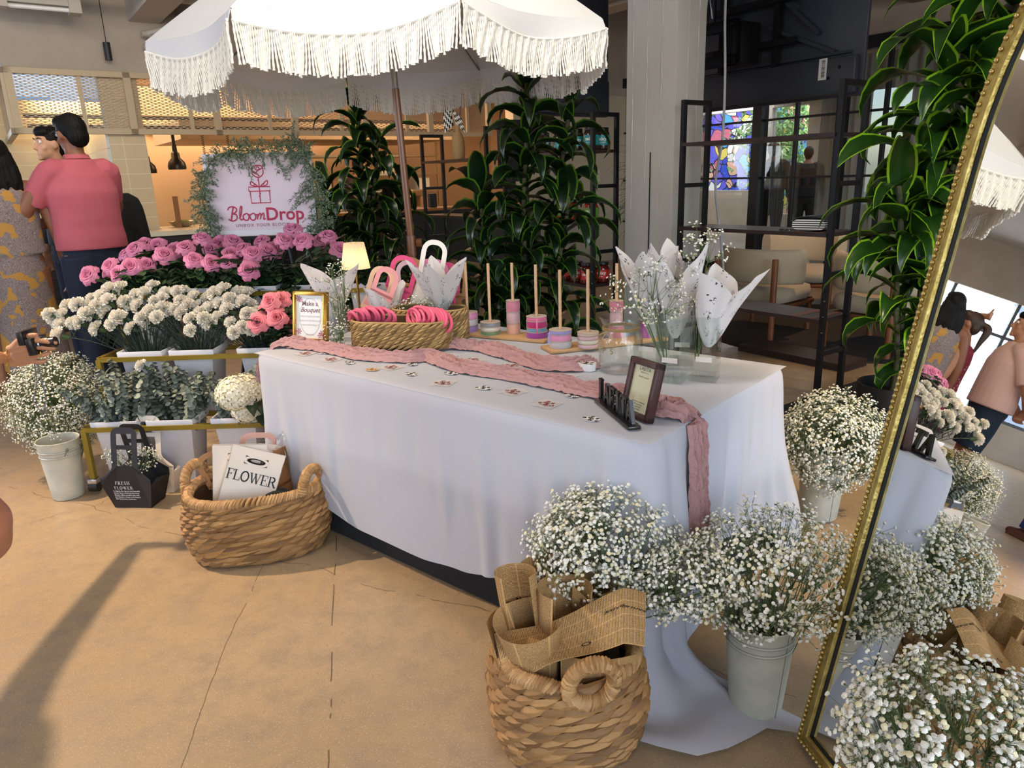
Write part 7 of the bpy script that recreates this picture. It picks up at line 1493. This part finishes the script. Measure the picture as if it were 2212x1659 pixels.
def person(label, loc, facing, skin='tan', top=None, bottom=None, hair='short', hairm=None, shoes='#3a3a3a', **kw):
    """figure facing +y in its own frame; facing = heading in the room plane"""
    P = dict(DEF); P.update(kw); rz = math.atan2(-facing[0], facing[1]); t = thing('person', label, 'person', (loc[0], loc[1], 0), rz); hs = P['hs']; w_ = P['wide']; S = lambda p: Vector((p[0]*w_ if abs(p[2]) > 0 and False else p[0], p[1], p[2]))*hs
    t['_'] = 0; del t['_']; sk = SKIN[skin]; vx = P['vox']
    q = MB(); q.tube([S((0, 0, z)) for z in (.86, .95, 1.05, 1.15, 1.27, 1.38, 1.45, 1.50)], [r*w_*hs for r in (.10, .115, .10, .10, .112, .10, .065, .05)], 18, flat=1.45)
    q.tube([S((0, -.01, 1.42)), S((0, .01, 1.50)), S((0, .02, 1.58))], [.062*hs, .054*hs, .056*hs], 12)
    Rh = Matrix.Rotation(P['headturn'], 4, 'Z') @ Matrix.Rotation(P['headtilt'], 4, 'X'); hc_ = S((0, .025, 1.625)); HM = Matrix.Translation(hc_) @ Rh @ Matrix.Scale(hs, 4); q.M = HM
    q.ball((0, -.008, .012), (.074, .094, .100), 16, 12); q.ball((0, .022, -.055), (.056, .068, .060), 12, 10); q.tube([(0, .082, .02), (0, .096, -.012), (0, .108, -.030), (0, .088, -.036)], [.010, .011, .014, .010], 8)
    for s_ in (-1, 1): q.ball((s_*.077, .0, -.008), (.010, .020, .031), 8, 8); q.ball((s_*.032, .072, .028), (.024, .012, .009), 8, 6); q.ball((s_*.036, .062, -.03), (.022, .018, .018), 8, 6)
    q.ball((0, .083, -.060), (.024, .010, .006), 8, 6); q.ball((0, .084, -.071), (.021, .010, .006), 8, 6); q.ball((0, .078, -.098), (.022, .018, .016), 8, 6); q.M = None
    for sd, e, wr, hd in ((-1, P['elbL'], P['wrL'], P['hdL']), (1, P['elbR'], P['wrR'], P['hdR'])):
        sh = (sd*P['sh']*(.5+.5*w_), 0, 1.40); limb(q, [S((sd*.10, 0, 1.41)), S(sh), S(e), S(wr)], [.06*hs, .056*hs*w_**.5, .044*hs*w_**.3, .028*hs], 10)
        d = Vector(wr)-Vector(e); nrm = Vector((sd, 0, .0)) if abs(d.normalized().x) < .8 else Vector((0, 1, .2)); hand(q, S(wr), Vector(hd), nrm, hs, P['curl'], side=1 if sd*nrm.x >= 0 and sd > 0 else -1)
    for sd, kn, an in ((-1, P['knL'], P['anL']), (1, P['knR'], P['anR'])):
        limb(q, [S((sd*.09, 0, .90)), S((sd*.10, 0, .72)), S(kn), S((kn[0], kn[1]-.02, kn[2]-.16)), S(an)], [.095*hs, .080*hs, .054*hs, .052*hs, .036*hs], 10); q.tube([S((an[0], an[1]-.04, .035)), S((an[0], an[1]+.06, .03)), S((an[0], an[1]+.15, .02))], [.036, .036, .022], 10, flat=.8)
    fuse(q, 'body', sk, t, vx)
    for s_ in (-1, 1):
        e_ = MB(); e_.M = HM; e_.ball((s_*.032, .076, .012), .0125, 10, 8); ey = e_.build('eye', mat('eye_white', '#e8e2da', .2), t); i_ = MB(); i_.M = HM; i_.ball((s_*.032, .0855, .012), (.0055, .0035, .0055), 8, 6); i_.build('iris', mat('iris_dark', '#1c120c', .2), ey)
        b_ = MB(); b_.M = HM; b_.tube([(s_*.016, .088, .032), (s_*.034, .087, .038), (s_*.052, .072, .032)], [.003, .0035, .002], 6); b_.build('eyebrow', hairm or HAIRB, t)
    hm = hairm or HAIRB; q = MB(); q.M = HM
    q.ball((0, -.020, .028), (.082, .094, .094), 16, 12); q.ball((0, -.055, -.02), (.070, .055, .075), 14, 10); q.ball((0, .035, .078), (.066, .054, .042), 12, 8)
    if hair == 'long':
        random.seed(int(abs(loc[0])*100)); q.ball((0, -.045, -.06), (.10, .075, .10), 14, 10)
        for i in range(26): a = rnd(PI*1.02, PI*1.98); q.tube(spline([(.07*math.cos(a), -.01+.06*math.sin(a), .02), (.105*math.cos(a)+rnd(-.01, .01), -.03+.07*math.sin(a), -.12), (.10*math.cos(a)+rnd(-.03, .03), -.05+.06*math.sin(a), -.24+rnd(-.05, .05))], 4), [.026, .026, .026, .025, .022, .02, .016, .012, .008], 8)
    if hair == 'pony':
        q.tube(spline([(0, -.09, .03), (.0, -.16, .0), (.01, -.15, -.12), (0, -.13, -.26)], 4), [.02, .026, .03, .034, .036, .036, .034, .03, .026, .022, .018, .014, .008], 10)
    q.M = None; fuse(q, 'hair', hm, t, .008, 2)
    def torso(m, z0, z1, add, sl, slr, name='shirt', skirt_=None, pts=None):
        q = MB(); zs = [z0, lerp(z0, 1.05, .5), 1.06, 1.16, 1.28, 1.38, 1.44, z1]; rs = [.128, .128, .122, .122, .126, .114, .078, .066]; be = P['belly']
        q.tube([S((0, (.25*be if 1.0 < z < 1.25 else 0), z)) for z in zs], [(r+add+(be*.35 if 1.0 < z < 1.3 or z < 1.0 else 0))*w_*hs for r, z in zip(rs, zs)], 22, flat=1.42)
        if sl:
            for sd, e, wr in ((-1, P['elbL'], P['wrL']), (1, P['elbR'], P['wrR'])):
                sh = Vector((sd*P['sh']*(.5+.5*w_), 0, 1.40)); ee = Vector(e)
                if sl <= 1: limb(q, [S((sd*.08, 0, 1.39)), S(sh), S(sh.lerp(ee, sl))], [.075*hs, .074*hs*w_**.5, slr*hs], 12)
                else: limb(q, [S((sd*.08, 0, 1.39)), S(sh), S(ee), S(ee.lerp(Vector(wr), sl-1))], [.075*hs, .072*hs*w_**.5, .056*hs, .042*hs], 12)
        if skirt_:
            for zz in skirt_: pass
            q.tube([S((0, 0, z)) for z, r in skirt_], [r*hs for z, r in skirt_], 26, flat=1.15)
        return fuse(q, name, m, t, .011, 3)
    if top: torso(top[0], top[1], top[2], top[3], top[4], top[5], top[6] if len(top) > 6 else 'shirt', top[7] if len(top) > 7 else None)
    if bottom:
        m, zc, rr = bottom; q = MB(); q.tube([S((0, 0, z)) for z in (.80, .88, .97, 1.04)], [.11*w_*hs, .130*w_*hs, .128*w_*hs, .120*w_*hs], 18, flat=1.4)
        for sd, kn, an in ((-1, P['knL'], P['anL']), (1, P['knR'], P['anR'])):
            K_ = Vector(kn); A_ = Vector(an)
            if zc > .45: limb(q, [S((sd*.09, 0, .88)), S((sd*.10, 0, .72)), S((kn[0], kn[1], zc))], [.115*hs, .105*hs, rr*hs], 14)
            else: limb(q, [S((sd*.09, 0, .88)), S((sd*.10, 0, .70)), S(kn), S(K_.lerp(A_, (kn[2]-zc)/(kn[2]-an[2])))], [.112*hs, .098*hs, .075*hs, rr*hs], 14)
        fuse(q, 'shorts' if zc > .45 else 'trousers', m, t, .011, 3)
    if shoes:
        for an in (P['anL'], P['anR']):
            q = MB(); q.tube([S((an[0], an[1]-.075, .045)), S((an[0], an[1]-.02, .05)), S((an[0], an[1]+.08, .042)), S((an[0], an[1]+.165, .032)), S((an[0], an[1]+.19, .03))], [.036, .045, .046, .036, .018], 14, flat=.92); q.box(an[0]*hs-.045, (an[1]-.07)*hs, .0, an[0]*hs+.045, (an[1]+.17)*hs, .02); fuse(q, 'shoe', mat('shoe_'+shoes[1:], shoes, .6), t, .008, 2)
    return t, HM
POLO = mat('pink_polo_pique', '#c46470', .85, bump=.15, bscale=500, col2='#b85a66', scale=3); JEAN = mat('dark_denim', '#1a2438', .85, bump=.15, bscale=400)
mp = pd(158, 322, 4.85)
t, HM = person('person in a pink polo shirt and dark jeans with folded arms, back to the camera', (mp.x+.0, mp.y+.02), (-.72, .69), 'brown', (POLO, .93, 1.475, .012, .66, .066), (JEAN, .09, .075), 'short', hs=1.085, sh=.165, wide=.98, belly=.03, headturn=.35, headtilt=-.18,
               elbL=(-.33, .10, 1.12), elbR=(.23, .20, 1.13), wrL=(-.04, .30, 1.10), wrR=(.06, .32, 1.16), hdL=(1, .1, .1), hdR=(-1, .1, .0), shoes='#26221f')
q = MB(); q.lathe([(.064, -.02), (.074, -.005), (.080, -.022), (.083, -.03)], 24, c=(0, .004, 1.505*1.085)); q.build('collar', POLO, t, solid=.003)
q = MB(); q.M = HM
for s_ in (-1, 1): q.tube([(s_*.079, -.02, .018), (s_*.078, .05, .02), (s_*.066, .088, .018)], .004, 6); q.ball((s_*.034, .094, .012), (.026, .004, .018), 10, 8)
q.build('sunglasses', mat('shades_dark', '#20282c', .2), t)
m2 = pd(122, 345, 5.5); person('person with dark hair and moustache half hidden behind the pink polo shirt', (m2.x, m2.y), (-.55, -.82), 'light', (mat('dark_shirt', '#1d2024', .8), .93, 1.475, .01, 1.8, .05), (JEAN, .09, .075), 'short', hs=1.07)
q = MB()
PAIS = mat('paisley_dress', '#7d6e6a', .85); g = NT(PAIS); x, y, z = g.uv('Object'); Pp = g.comb(x, y, z); a_ = g.node('ShaderNodeTexNoise', {0: Pp, 2: 9.0, 3: 2.0}); wv_ = g.n.new('ShaderNodeTexNoise'); wv_.inputs['Scale'].default_value = 22; wv_.inputs['Distortion'].default_value = 3.5; g.L.new(Pp, wv_.inputs[0])
sw = g.math('LESS_THAN', g.math('FRACT', g.math('MULTIPLY', wv_.outputs[0], 9.0)), .42); g.base(g.mix(g.math('GREATER_THAN', a_, .56), g.mix(sw, hexc('#6a5a58'), hexc('#a39691')), g.mix(g.math('MULTIPLY', sw, .3), hexc('#b98420'), hexc('#a39691'))))
wp_ = pd(4, 405, 4.75); t, HM = person('person with long black hair in a mustard and grey paisley dress at the left edge', (wp_.x, wp_.y), (-.5, .87), 'brown', (PAIS, 1.0, 1.44, .008, 0, .05, 'dress', [(1.14, .105), (1.05, .112), (.9, .14), (.7, .15), (.45, .165), (.22, .18)]), None, 'long', hs=1.0, wide=.95,
    elbR=(.26, -.02, 1.12), wrR=(.27, .06, .86), shoes='#8a6a4a')
m4 = pd(215, 390, 5.6); person('person in black sleeves standing behind the pink polo shirt', (m4.x+.02, m4.y), (-.2, .98), 'tan', (mat('black_jumper', '#0c0c0f', .9), .9, 1.46, .012, 1.85, .06), (mat('black_trousers', '#101014', .8), .09, .07), 'short', hs=.92, wide=1.1)
m5 = AB(4.6, 10.3, 0); person('person in a dark brown top working behind the kitchen counter', (m5.x, m5.y), (.5, .85), 'tan', (mat('brown_top', '#2b1c17', .9), .9, 1.47, .012, 1.8, .06), (mat('black_trousers', '#101014', .8), .09, .07), 'short', hs=1.0)
for i, (px_, D_, hs_) in enumerate(((1668, 11.2, 1.03), (1745, 12.5, 1.0))):
    lp = pd(px_, 360, D_); person(['silhouetted person standing in the lounge behind the glass wall', 'fainter silhouetted person deeper in the lounge, right of the other'][i], (lp.x, lp.y), (.4, .9), 'brown', (mat('lounge_dark_top', '#141518', .9), .9, 1.46, .012, 1.8, .06), (mat('black_trousers', '#101014', .8), .09, .07), 'short', hs=hs_, vox=.014)
# seen in the mirror
RED = mat('red_floral_dress', '#7c1f30', .8); g = NT(RED); x, y, z = g.uv('Object'); vo = g.n.new('ShaderNodeTexVoronoi'); vo.inputs['Scale'].default_value = 26; g.L.new(g.comb(x, y, z), vo.inputs[0]); g.base(g.mix(g.math('LESS_THAN', vo.outputs[0], .24), hexc('#862338'), hexc('#d8b8b4')))
person('person in a red floral dress holding her ponytail up, seen in the mirror', (-3.62, 4.97), (.55, .83), 'tan', (RED, 1.0, 1.40, .008, 0, .05, 'dress', [(1.14, .11), (1.05, .12), (.9, .15), (.6, .18)]), None, 'pony', HAIRN, '#8a6a4a', hs=.95, elbL=(-.22, .12, 1.66), wrL=(-.05, -.08, 1.74), hdL=(1, -.4, 0))
t, HM = person('person in pale pink shirt and navy shorts, hands behind the back, seen in mirror', (-3.95, 4.72), (.75, .66), 'tan', (mat('pale_pink_shirt', '#d8b0a4', .85, bump=.1, bscale=12, bdist=.02), .90, 1.475, .016, .85, .08), (mat('navy_shorts', '#16283c', .85), .52, .095), 'short', None, '#6a6a66', hs=1.03, wide=1.15, belly=.03, elbL=(-.30, -.12, 1.12), elbR=(.30, -.12, 1.12), wrL=(-.05, -.22, .95), wrR=(.06, -.24, .98), hdL=(.6, -.1, -.7), hdR=(-.6, -.1, -.7))
person('person in bright blue top and wide blue trousers, seen in the mirror', (-4.35, 4.1), (.2, .98), 'fair', (mat('blue_top', '#243f8c', .85), .92, 1.46, .012, .7, .07), (mat('blue_trousers', '#1c3a8a', .8), .10, .11), 'short', HAIRN, '#5a2f24', hs=1.0)
# the photographer with the small camera: only the hand reaches into view
hw = pd(22, 770, 2.80); hx = pd(70, 760, 2.80); d = (hx-hw).normalized()
t = thing('person', 'person at the left edge reaching a ringed hand with a camera', 'person', (0, 0, 0)); sk = mat('skin_hand', '#b5815f', .45, sub=.1, bump=.08, bscale=260)
B0 = Vector((-2.30, 1.95, 0)); shR = Vector((-2.08, 2.02, 1.30)); el = Vector((-2.02, 2.20, 1.02)); wr = hw-d*.035
q = MB(); q.tube([B0+Vector((0, 0, z)) for z in (.84, .95, 1.06, 1.2, 1.32, 1.40, 1.46)], [.10, .115, .1, .11, .115, .075, .05], 18, flat=1.35); q.tube([B0+Vector((0, .02, 1.40)), B0+Vector((.02, .04, 1.56))], [.055, .05], 12)
q.ball(B0+Vector((.03, .06, 1.60)), (.078, .092, .112), 16, 12); q.tube([B0+Vector((.08, .12, 1.60)), B0+Vector((.10, .15, 1.575))], [.012, .014], 8)
limb(q, [B0+Vector((.08, .02, 1.37)), shR, el, wr], [.06, .055, .046, .027], 12); limb(q, [B0+Vector((-.08, 0, 1.37)), B0+Vector((-.2, .0, 1.33)), B0+Vector((-.22, .05, 1.05)), B0+Vector((-.1, .22, 1.0))], [.06, .055, .042, .028], 12); hand(q, B0+Vector((-.1, .22, 1.0)), (.7, .7, .1), (0, 0, 1), 1, .4)
for sx in (-.1, .1): limb(q, [B0+Vector((sx, 0, .9)), B0+Vector((sx, .02, .5)), B0+Vector((sx, 0, .06))], [.095, .058, .038], 12); q.tube([B0+Vector((sx, -.04, .035)), B0+Vector((sx, .16, .025))], [.036, .024], 10)
fuse(q, 'body', sk, t, .010)
q = MB(); q.tube([el.lerp(wr, .55), wr, hw+d*.02], [.036, .0265, .028], 14, flat=.85)
up_ = Vector((0, 0, 1)); back = (Vector((0, 0, H))-hw).normalized(); sdv = up_
P0 = hw
for k in range(4): q.tube([P0+up_*(.026-k*.017), P0+d*.045+up_*(.030-k*.020), P0+d*.080+up_*(.032-k*.0215)+back*.004], [.018, .0165, .0125], 10)
tips = [((.094, .040), (.135, .036), (.176, .020), (.205, .014)), ((.09, .014), (.13, .010), (.165, .0), (.192, -.004)), ((.086, -.010), (.118, -.018), (.148, -.020), (.168, -.016)), ((.078, -.030), (.104, -.042), (.128, -.046), (.146, -.040))]
for k, pts in enumerate(tips): P_ = [P0+d*(a*.93)+up_*b+back*(.006-.010*j*j/4) for j, (a, b) in enumerate(pts)]; q.tube(spline(P_, 3), [.0108, .0106, .0102, .0098, .0096, .0092, .0088, .0082, .0078, .007], 10)
th = [P0+d*.015+up_*.026, P0+d*.050+up_*.052, P0+d*.088+up_*.062, P0+d*.122+up_*.058]; q.tube(spline(th, 3), [.018, .017, .0155, .0140, .0130, .0122, .0115, .011, .0100, .0085], 10)
hn = fuse(q, 'hand', sk, t, .0038, 3)
q = MB(); 
for z0, k in ((P_ and P0+d*.120+up_*.0+back*.001, 0),): pass
q.tube([P0+d*.116+up_*-.013+Vector((0, 0, 0))+(up_*math.cos(a)+back*math.sin(a))*.0112 for a in np.linspace(0, 2*PI, 21)[:-1]], .0022, 6, closed=True); q.build('ring', GOLD, t)
q = MB(); q.tube([P0-d*.012+(up_*math.cos(a)*.034+back*math.sin(a)*.031)+d*.006*math.cos(a) for a in np.linspace(0, 2*PI, 33)[:-1]], .0016, 6, closed=True)
for a in np.linspace(0, 2*PI, 10)[:-1]: q.ball(P0-d*.012+up_*math.cos(a)*.034+back*math.sin(a)*.031+d*.006*math.cos(a), .003, 8, 6)
q.build('bracelet', GOLD, t)
q = MB(); q.tube([B0+Vector((0, 0, z)) for z in (.9, 1.0, 1.15, 1.3, 1.38, 1.44)], [.13, .125, .122, .126, .10, .07], 20, flat=1.38); limb(q, [B0+Vector((.08, .02, 1.37)), shR, shR.lerp(el, .5)], [.075, .072, .062], 12); limb(q, [B0+Vector((-.08, 0, 1.37)), B0+Vector((-.2, .0, 1.33)), B0+Vector((-.21, .02, 1.2))], [.075, .07, .062], 12); fuse(q, 'blouse', mat('white_blouse', '#d8d6d0', .85), t, .011)
q = MB(); q.tube([B0+Vector((0, 0, z)) for z in (1.0, .9, .7, .45)], [.12, .14, .19, .22], 22, flat=1.15); fuse(q, 'skirt', mat('tan_skirt', '#8f7a60', .85), t, .012)
q = MB(); q.ball(B0+Vector((.015, .04, 1.63)), (.088, .098, .105), 14, 10)
for i in range(16): a = PI+i*.2; q.tube([B0+Vector((.06*math.cos(a), .03+.06*math.sin(a), 1.62)), B0+Vector((.10*math.cos(a), .0+.08*math.sin(a), 1.48)), B0+Vector((.09*math.cos(a), .0+.08*math.sin(a), 1.36))], [.028, .026, .012], 8)
fuse(q, 'hair', HAIRB, t, .009, 2)
# compact camera
cM = P0+d*.110+up_*.026-back*.020
t = thing('compact_camera', 'small black compact camera with a zoom lens held in the hand at left', 'camera', cM); X3 = d; Y3 = up_.cross(d).normalized()
R3 = Matrix(((X3.x, Y3.x, 0), (X3.y, Y3.y, 0), (X3.z, Y3.z, 1))).to_4x4(); CB = mat('camera_black', '#101012', .35, coat=.3)
t.matrix_basis = Matrix.Translation(cM) @ R3
MB().box(-.012, -.05, -.036, .014, .055, .030).build('camera_body', CB, t, bevel=.004)
MB().box(-.035, -.052, .008, -.012, .050, .060).build('tilting_screen', CB, t, bevel=.002)
l_ = MB().lathe([(0, .0), (.026, 0), (.027, .012), (.026, .016), (.023, .017), (.023, .040), (.021, .042), (.021, .062), (.017, .063), (.015, .058), (0, .058)], 28, c=(.012, 0, .0), axis=(1, 0, 0)).build('lens_barrel', CB, t)
MB().lathe([(.0268, .004), (.0282, .006), (.0282, .010), (.0268, .012)], 28, c=(.012, 0, 0), axis=(1, 0, 0)).build('lens_ring', mat('lens_silver', '#c2c2c4', .2, metal=1), l_)
q = MB(); q.tube([P0+d*.085-up_*.045, P0+d*.08-up_*.12, P0+d*.05-up_*.19, P0+d*.075-up_*.25, P0+d*.10-up_*.20, P0+d*.10-up_*.10, P0+d*.095-up_*.045], .0024, 6); tag(q.build('wrist_strap', mat('strap_grey', '#6c7078', .7)), 'thin grey strap dangling from the camera in the hand at left', 'strap')
# bystander right beside the camera position: only a bare elbow shows at the left edge
t = thing('person', 'person whose bare elbow and white sleeve show at the lower left edge', 'person', (-1.062, .62, 0)); q = MB(); e0 = Vector((.315, .305, .955)); s0 = Vector((.16, .10, 1.34)); w0 = Vector((.12, .40, .90))
q.tube([Vector((0, 0, z)) for z in (.84, .95, 1.06, 1.2, 1.32, 1.42, 1.48)], [.10, .115, .1, .11, .115, .075, .05], 18, flat=1.3); q.tube([(0, .0, 1.42), (0, .02, 1.58)], [.055, .052], 12); q.ball((0, .02, 1.63), (.076, .094, .112), 16, 12); q.tube([(0, .10, 1.62), (0, .12, 1.60)], [.012, .014], 8)
limb(q, [(.08, .02, 1.39), s0, e0, w0], [.06, .055, .043, .030], 14); hand(q, w0, w0-e0, (0, 0, 1), 1, .5); limb(q, [(-.08, 0, 1.39), (-.18, 0, 1.35), (-.24, .02, 1.08), (-.2, .15, .86)], [.06, .055, .042, .028], 12); hand(q, Vector((-.2, .15, .86)), (.1, .3, -1), (-1, 0, 0), 1, .5)
for sx in (-.1, .1): limb(q, [(sx, 0, .9), (sx, .02, .5), (sx, 0, .06)], [.095, .058, .038], 12); q.tube([(sx, -.04, .035), (sx, .16, .025)], [.036, .024], 10)
fuse(q, 'body', mat('skin_elbow', '#a8694a', .5, sub=.08), t, .008, 4)
q = MB(); q.tube([Vector((0, 0, z)) for z in (.88, 1.0, 1.15, 1.3, 1.38, 1.46)], [.13, .125, .122, .126, .10, .07], 20, flat=1.35); limb(q, [(.08, .02, 1.38), s0, s0.lerp(e0, .86)], [.078, .076, .056], 14); limb(q, [(-.08, 0, 1.38), (-.18, 0, 1.34), (-.22, .01, 1.18)], [.075, .07, .062], 12); fuse(q, 'shirt', mat('white_tee', '#e0dedb', .85), t, .010)
q = MB(); q.tube([Vector((0, 0, z)) for z in (.82, .9, 1.0)], [.12, .135, .125], 18, flat=1.3)
for sx in (-.1, .1): limb(q, [(sx, 0, .88), (sx, .01, .6), (sx, .02, .45)], [.112, .1, .085], 12)
fuse(q, 'shorts', JEAN, t, .011); q = MB(); q.ball((0, 0, 1.66), (.086, .098, .10), 14, 10); fuse(q, 'hair', HAIRN, t, .01, 2)
# ================================================================ mirror
az, tl = math.radians(189.1), math.radians(11.0); nh = Vector((math.cos(az), math.sin(az), 0)); e1 = Vector((-nh.y, nh.x, 0))*1.0
if e1.y > 0: e1 = -e1
nM = nh*math.cos(tl)+Vector((0, 0, math.sin(tl))); e2 = -nh*math.sin(tl)+Vector((0, 0, math.cos(tl)))
ro = math.radians(1.2); e1r = e1*math.cos(ro)+e2*math.sin(ro)*1; e2r = e2*math.cos(ro)-e1*math.sin(ro)
O = Vector((.700, 1.515, .012)); W_M, Z_A, B_A = .78, 1.42, .62
t = thing('standing_mirror', 'tall arched leaning mirror with a beaded gold frame at the right', 'mirror'); t.matrix_basis = Matrix(((e1r.x, e2r.x, nM.x, O.x), (e1r.y, e2r.y, nM.y, O.y), (e1r.z, e2r.z, nM.z, O.z), (0, 0, 0, 1)))
def outl(ins, n=40):
    w2 = W_M/2; pts = [(ins, ins), (W_M-ins, ins)]
    for i in range(n+1): a = i/n*PI; pts.append((w2+(w2-ins)*math.cos(a), Z_A+(B_A-ins)*math.sin(a)))
    return pts
def mring(q, i0, i1, z0, z1):
    a, b = outl(i0), outl(i1); n = len(a); vs = [(x, y, z0) for x, y in a]+[(x, y, z0) for x, y in b]+[(x, y, z1) for x, y in a]+[(x, y, z1) for x, y in b]
    q.add(vs, [f for i in range(n) for j in [(i+1) % n] for f in ((2*n+i, 2*n+j, 3*n+j, 3*n+i), (i, n+i, n+j, j), (i, j, 2*n+j, 2*n+i), (n+i, 3*n+i, 3*n+j, n+j))])
AGO = mat('antique_gold', '#a08a48', .38, metal=.85, col2='#c2ad68', scale=25, bump=.2, bscale=80)
q = MB(); mring(q, 0, .020, -.02, .012); mring(q, .0215, .036, -.02, .016); q.build('frame', AGO, t, bevel=.002)
q = MB(); mring(q, .020, .0215, -.02, .004); mring(q, .036, .0385, -.02, .006); q.build('dark_liner', BLK, t)
q = MB(); ol = outl(.009, 90); tot = 0
for i in range(len(ol)):
    a = Vector(ol[i]); b = Vector(ol[(i+1) % len(ol)]); L = (b-a).length; k = max(1, int(L/.0135))
    for j in range(k): p = a.lerp(b, j/k); q.ball((p.x, p.y, .013), (.0062, .0062, .006), 8, 6)
q.build('beading', mat('gold_beads', '#c8b070', .3, metal=.9), t)
q = MB(); pts = outl(.037, 60); q.add([(x, y, .001) for x, y in pts], [tuple(range(len(pts)))]); q.build('mirror_glass', mat('silvered_glass', '#f2f4f2', .008, metal=1), t, smooth=False)
q = MB(); pts = outl(.004, 60); q.add([(x, y, -.019) for x, y in pts], [tuple(range(len(pts)))[::-1]]); q.build('backing_board', DARKW, t, smooth=False)
q = MB(); 
for s_ in (.2, .58): q.bar((s_, 1.25, -.02), (s_, -.30, -.52), .03, .012)
q.build('prop_leg', BLK, t, smooth=False)
# ceiling track with spot heads
for i, (p, d_) in enumerate((((-3.22, 2.92, 3.27), (-.9, 2.1, 0)), ((2.7, 1.7, 3.35), (1.3, 2.9, .4)), ((.3, .0, 3.35), (-.1, 1.9, 0)))):
    t = thing('ceiling_spot', ['black ceiling spot over the left aisle', 'black ceiling spot over the plants at right', 'black ceiling spot over the foreground floor'][i], 'spotlight', p); dd = (Vector(d_)-Vector(p)).normalized()
    q = MB(); a = -dd*.02; q.tube([a+dd*-.12, a+dd*.0], .05, 18, caps=False); q.tube([a-dd*.12, a-dd*.125], [.05, .01], 18); q.build('spot_head', BLK, t, solid=.003); MB().cyl((0, 0, .04), (0, 0, CZ-p[2]), .012, 8).build('stem', BLK, t)
for (a, b), d_, lb in (((1.5, 1.6), (3.1, 3.0), 'long white housing of an added fill light, over the foreground'), ((.6, 4.9), (1.2, 4.2), 'long white housing of an added fill light, over the flower stand')):
    dv = (AB(*d_)-AB(0, 0)).normalized(); t = thing('fill_light_housing', lb, 'ceiling light', AB(a, b, 3.23), math.atan2(dv.y, dv.x)-PI/2)  # housing boxes made up to go with the added fill lights
    MB().box(-1.22, -.08, .02, 1.22, .16, .09).build('housing', PIPE, t, smooth=False)
    for x_ in (-1.0, 1.0): MB().cyl((x_, .04, .09), (x_, .04, CZ-3.23), .006, 6).build('hanger', BLK, t)
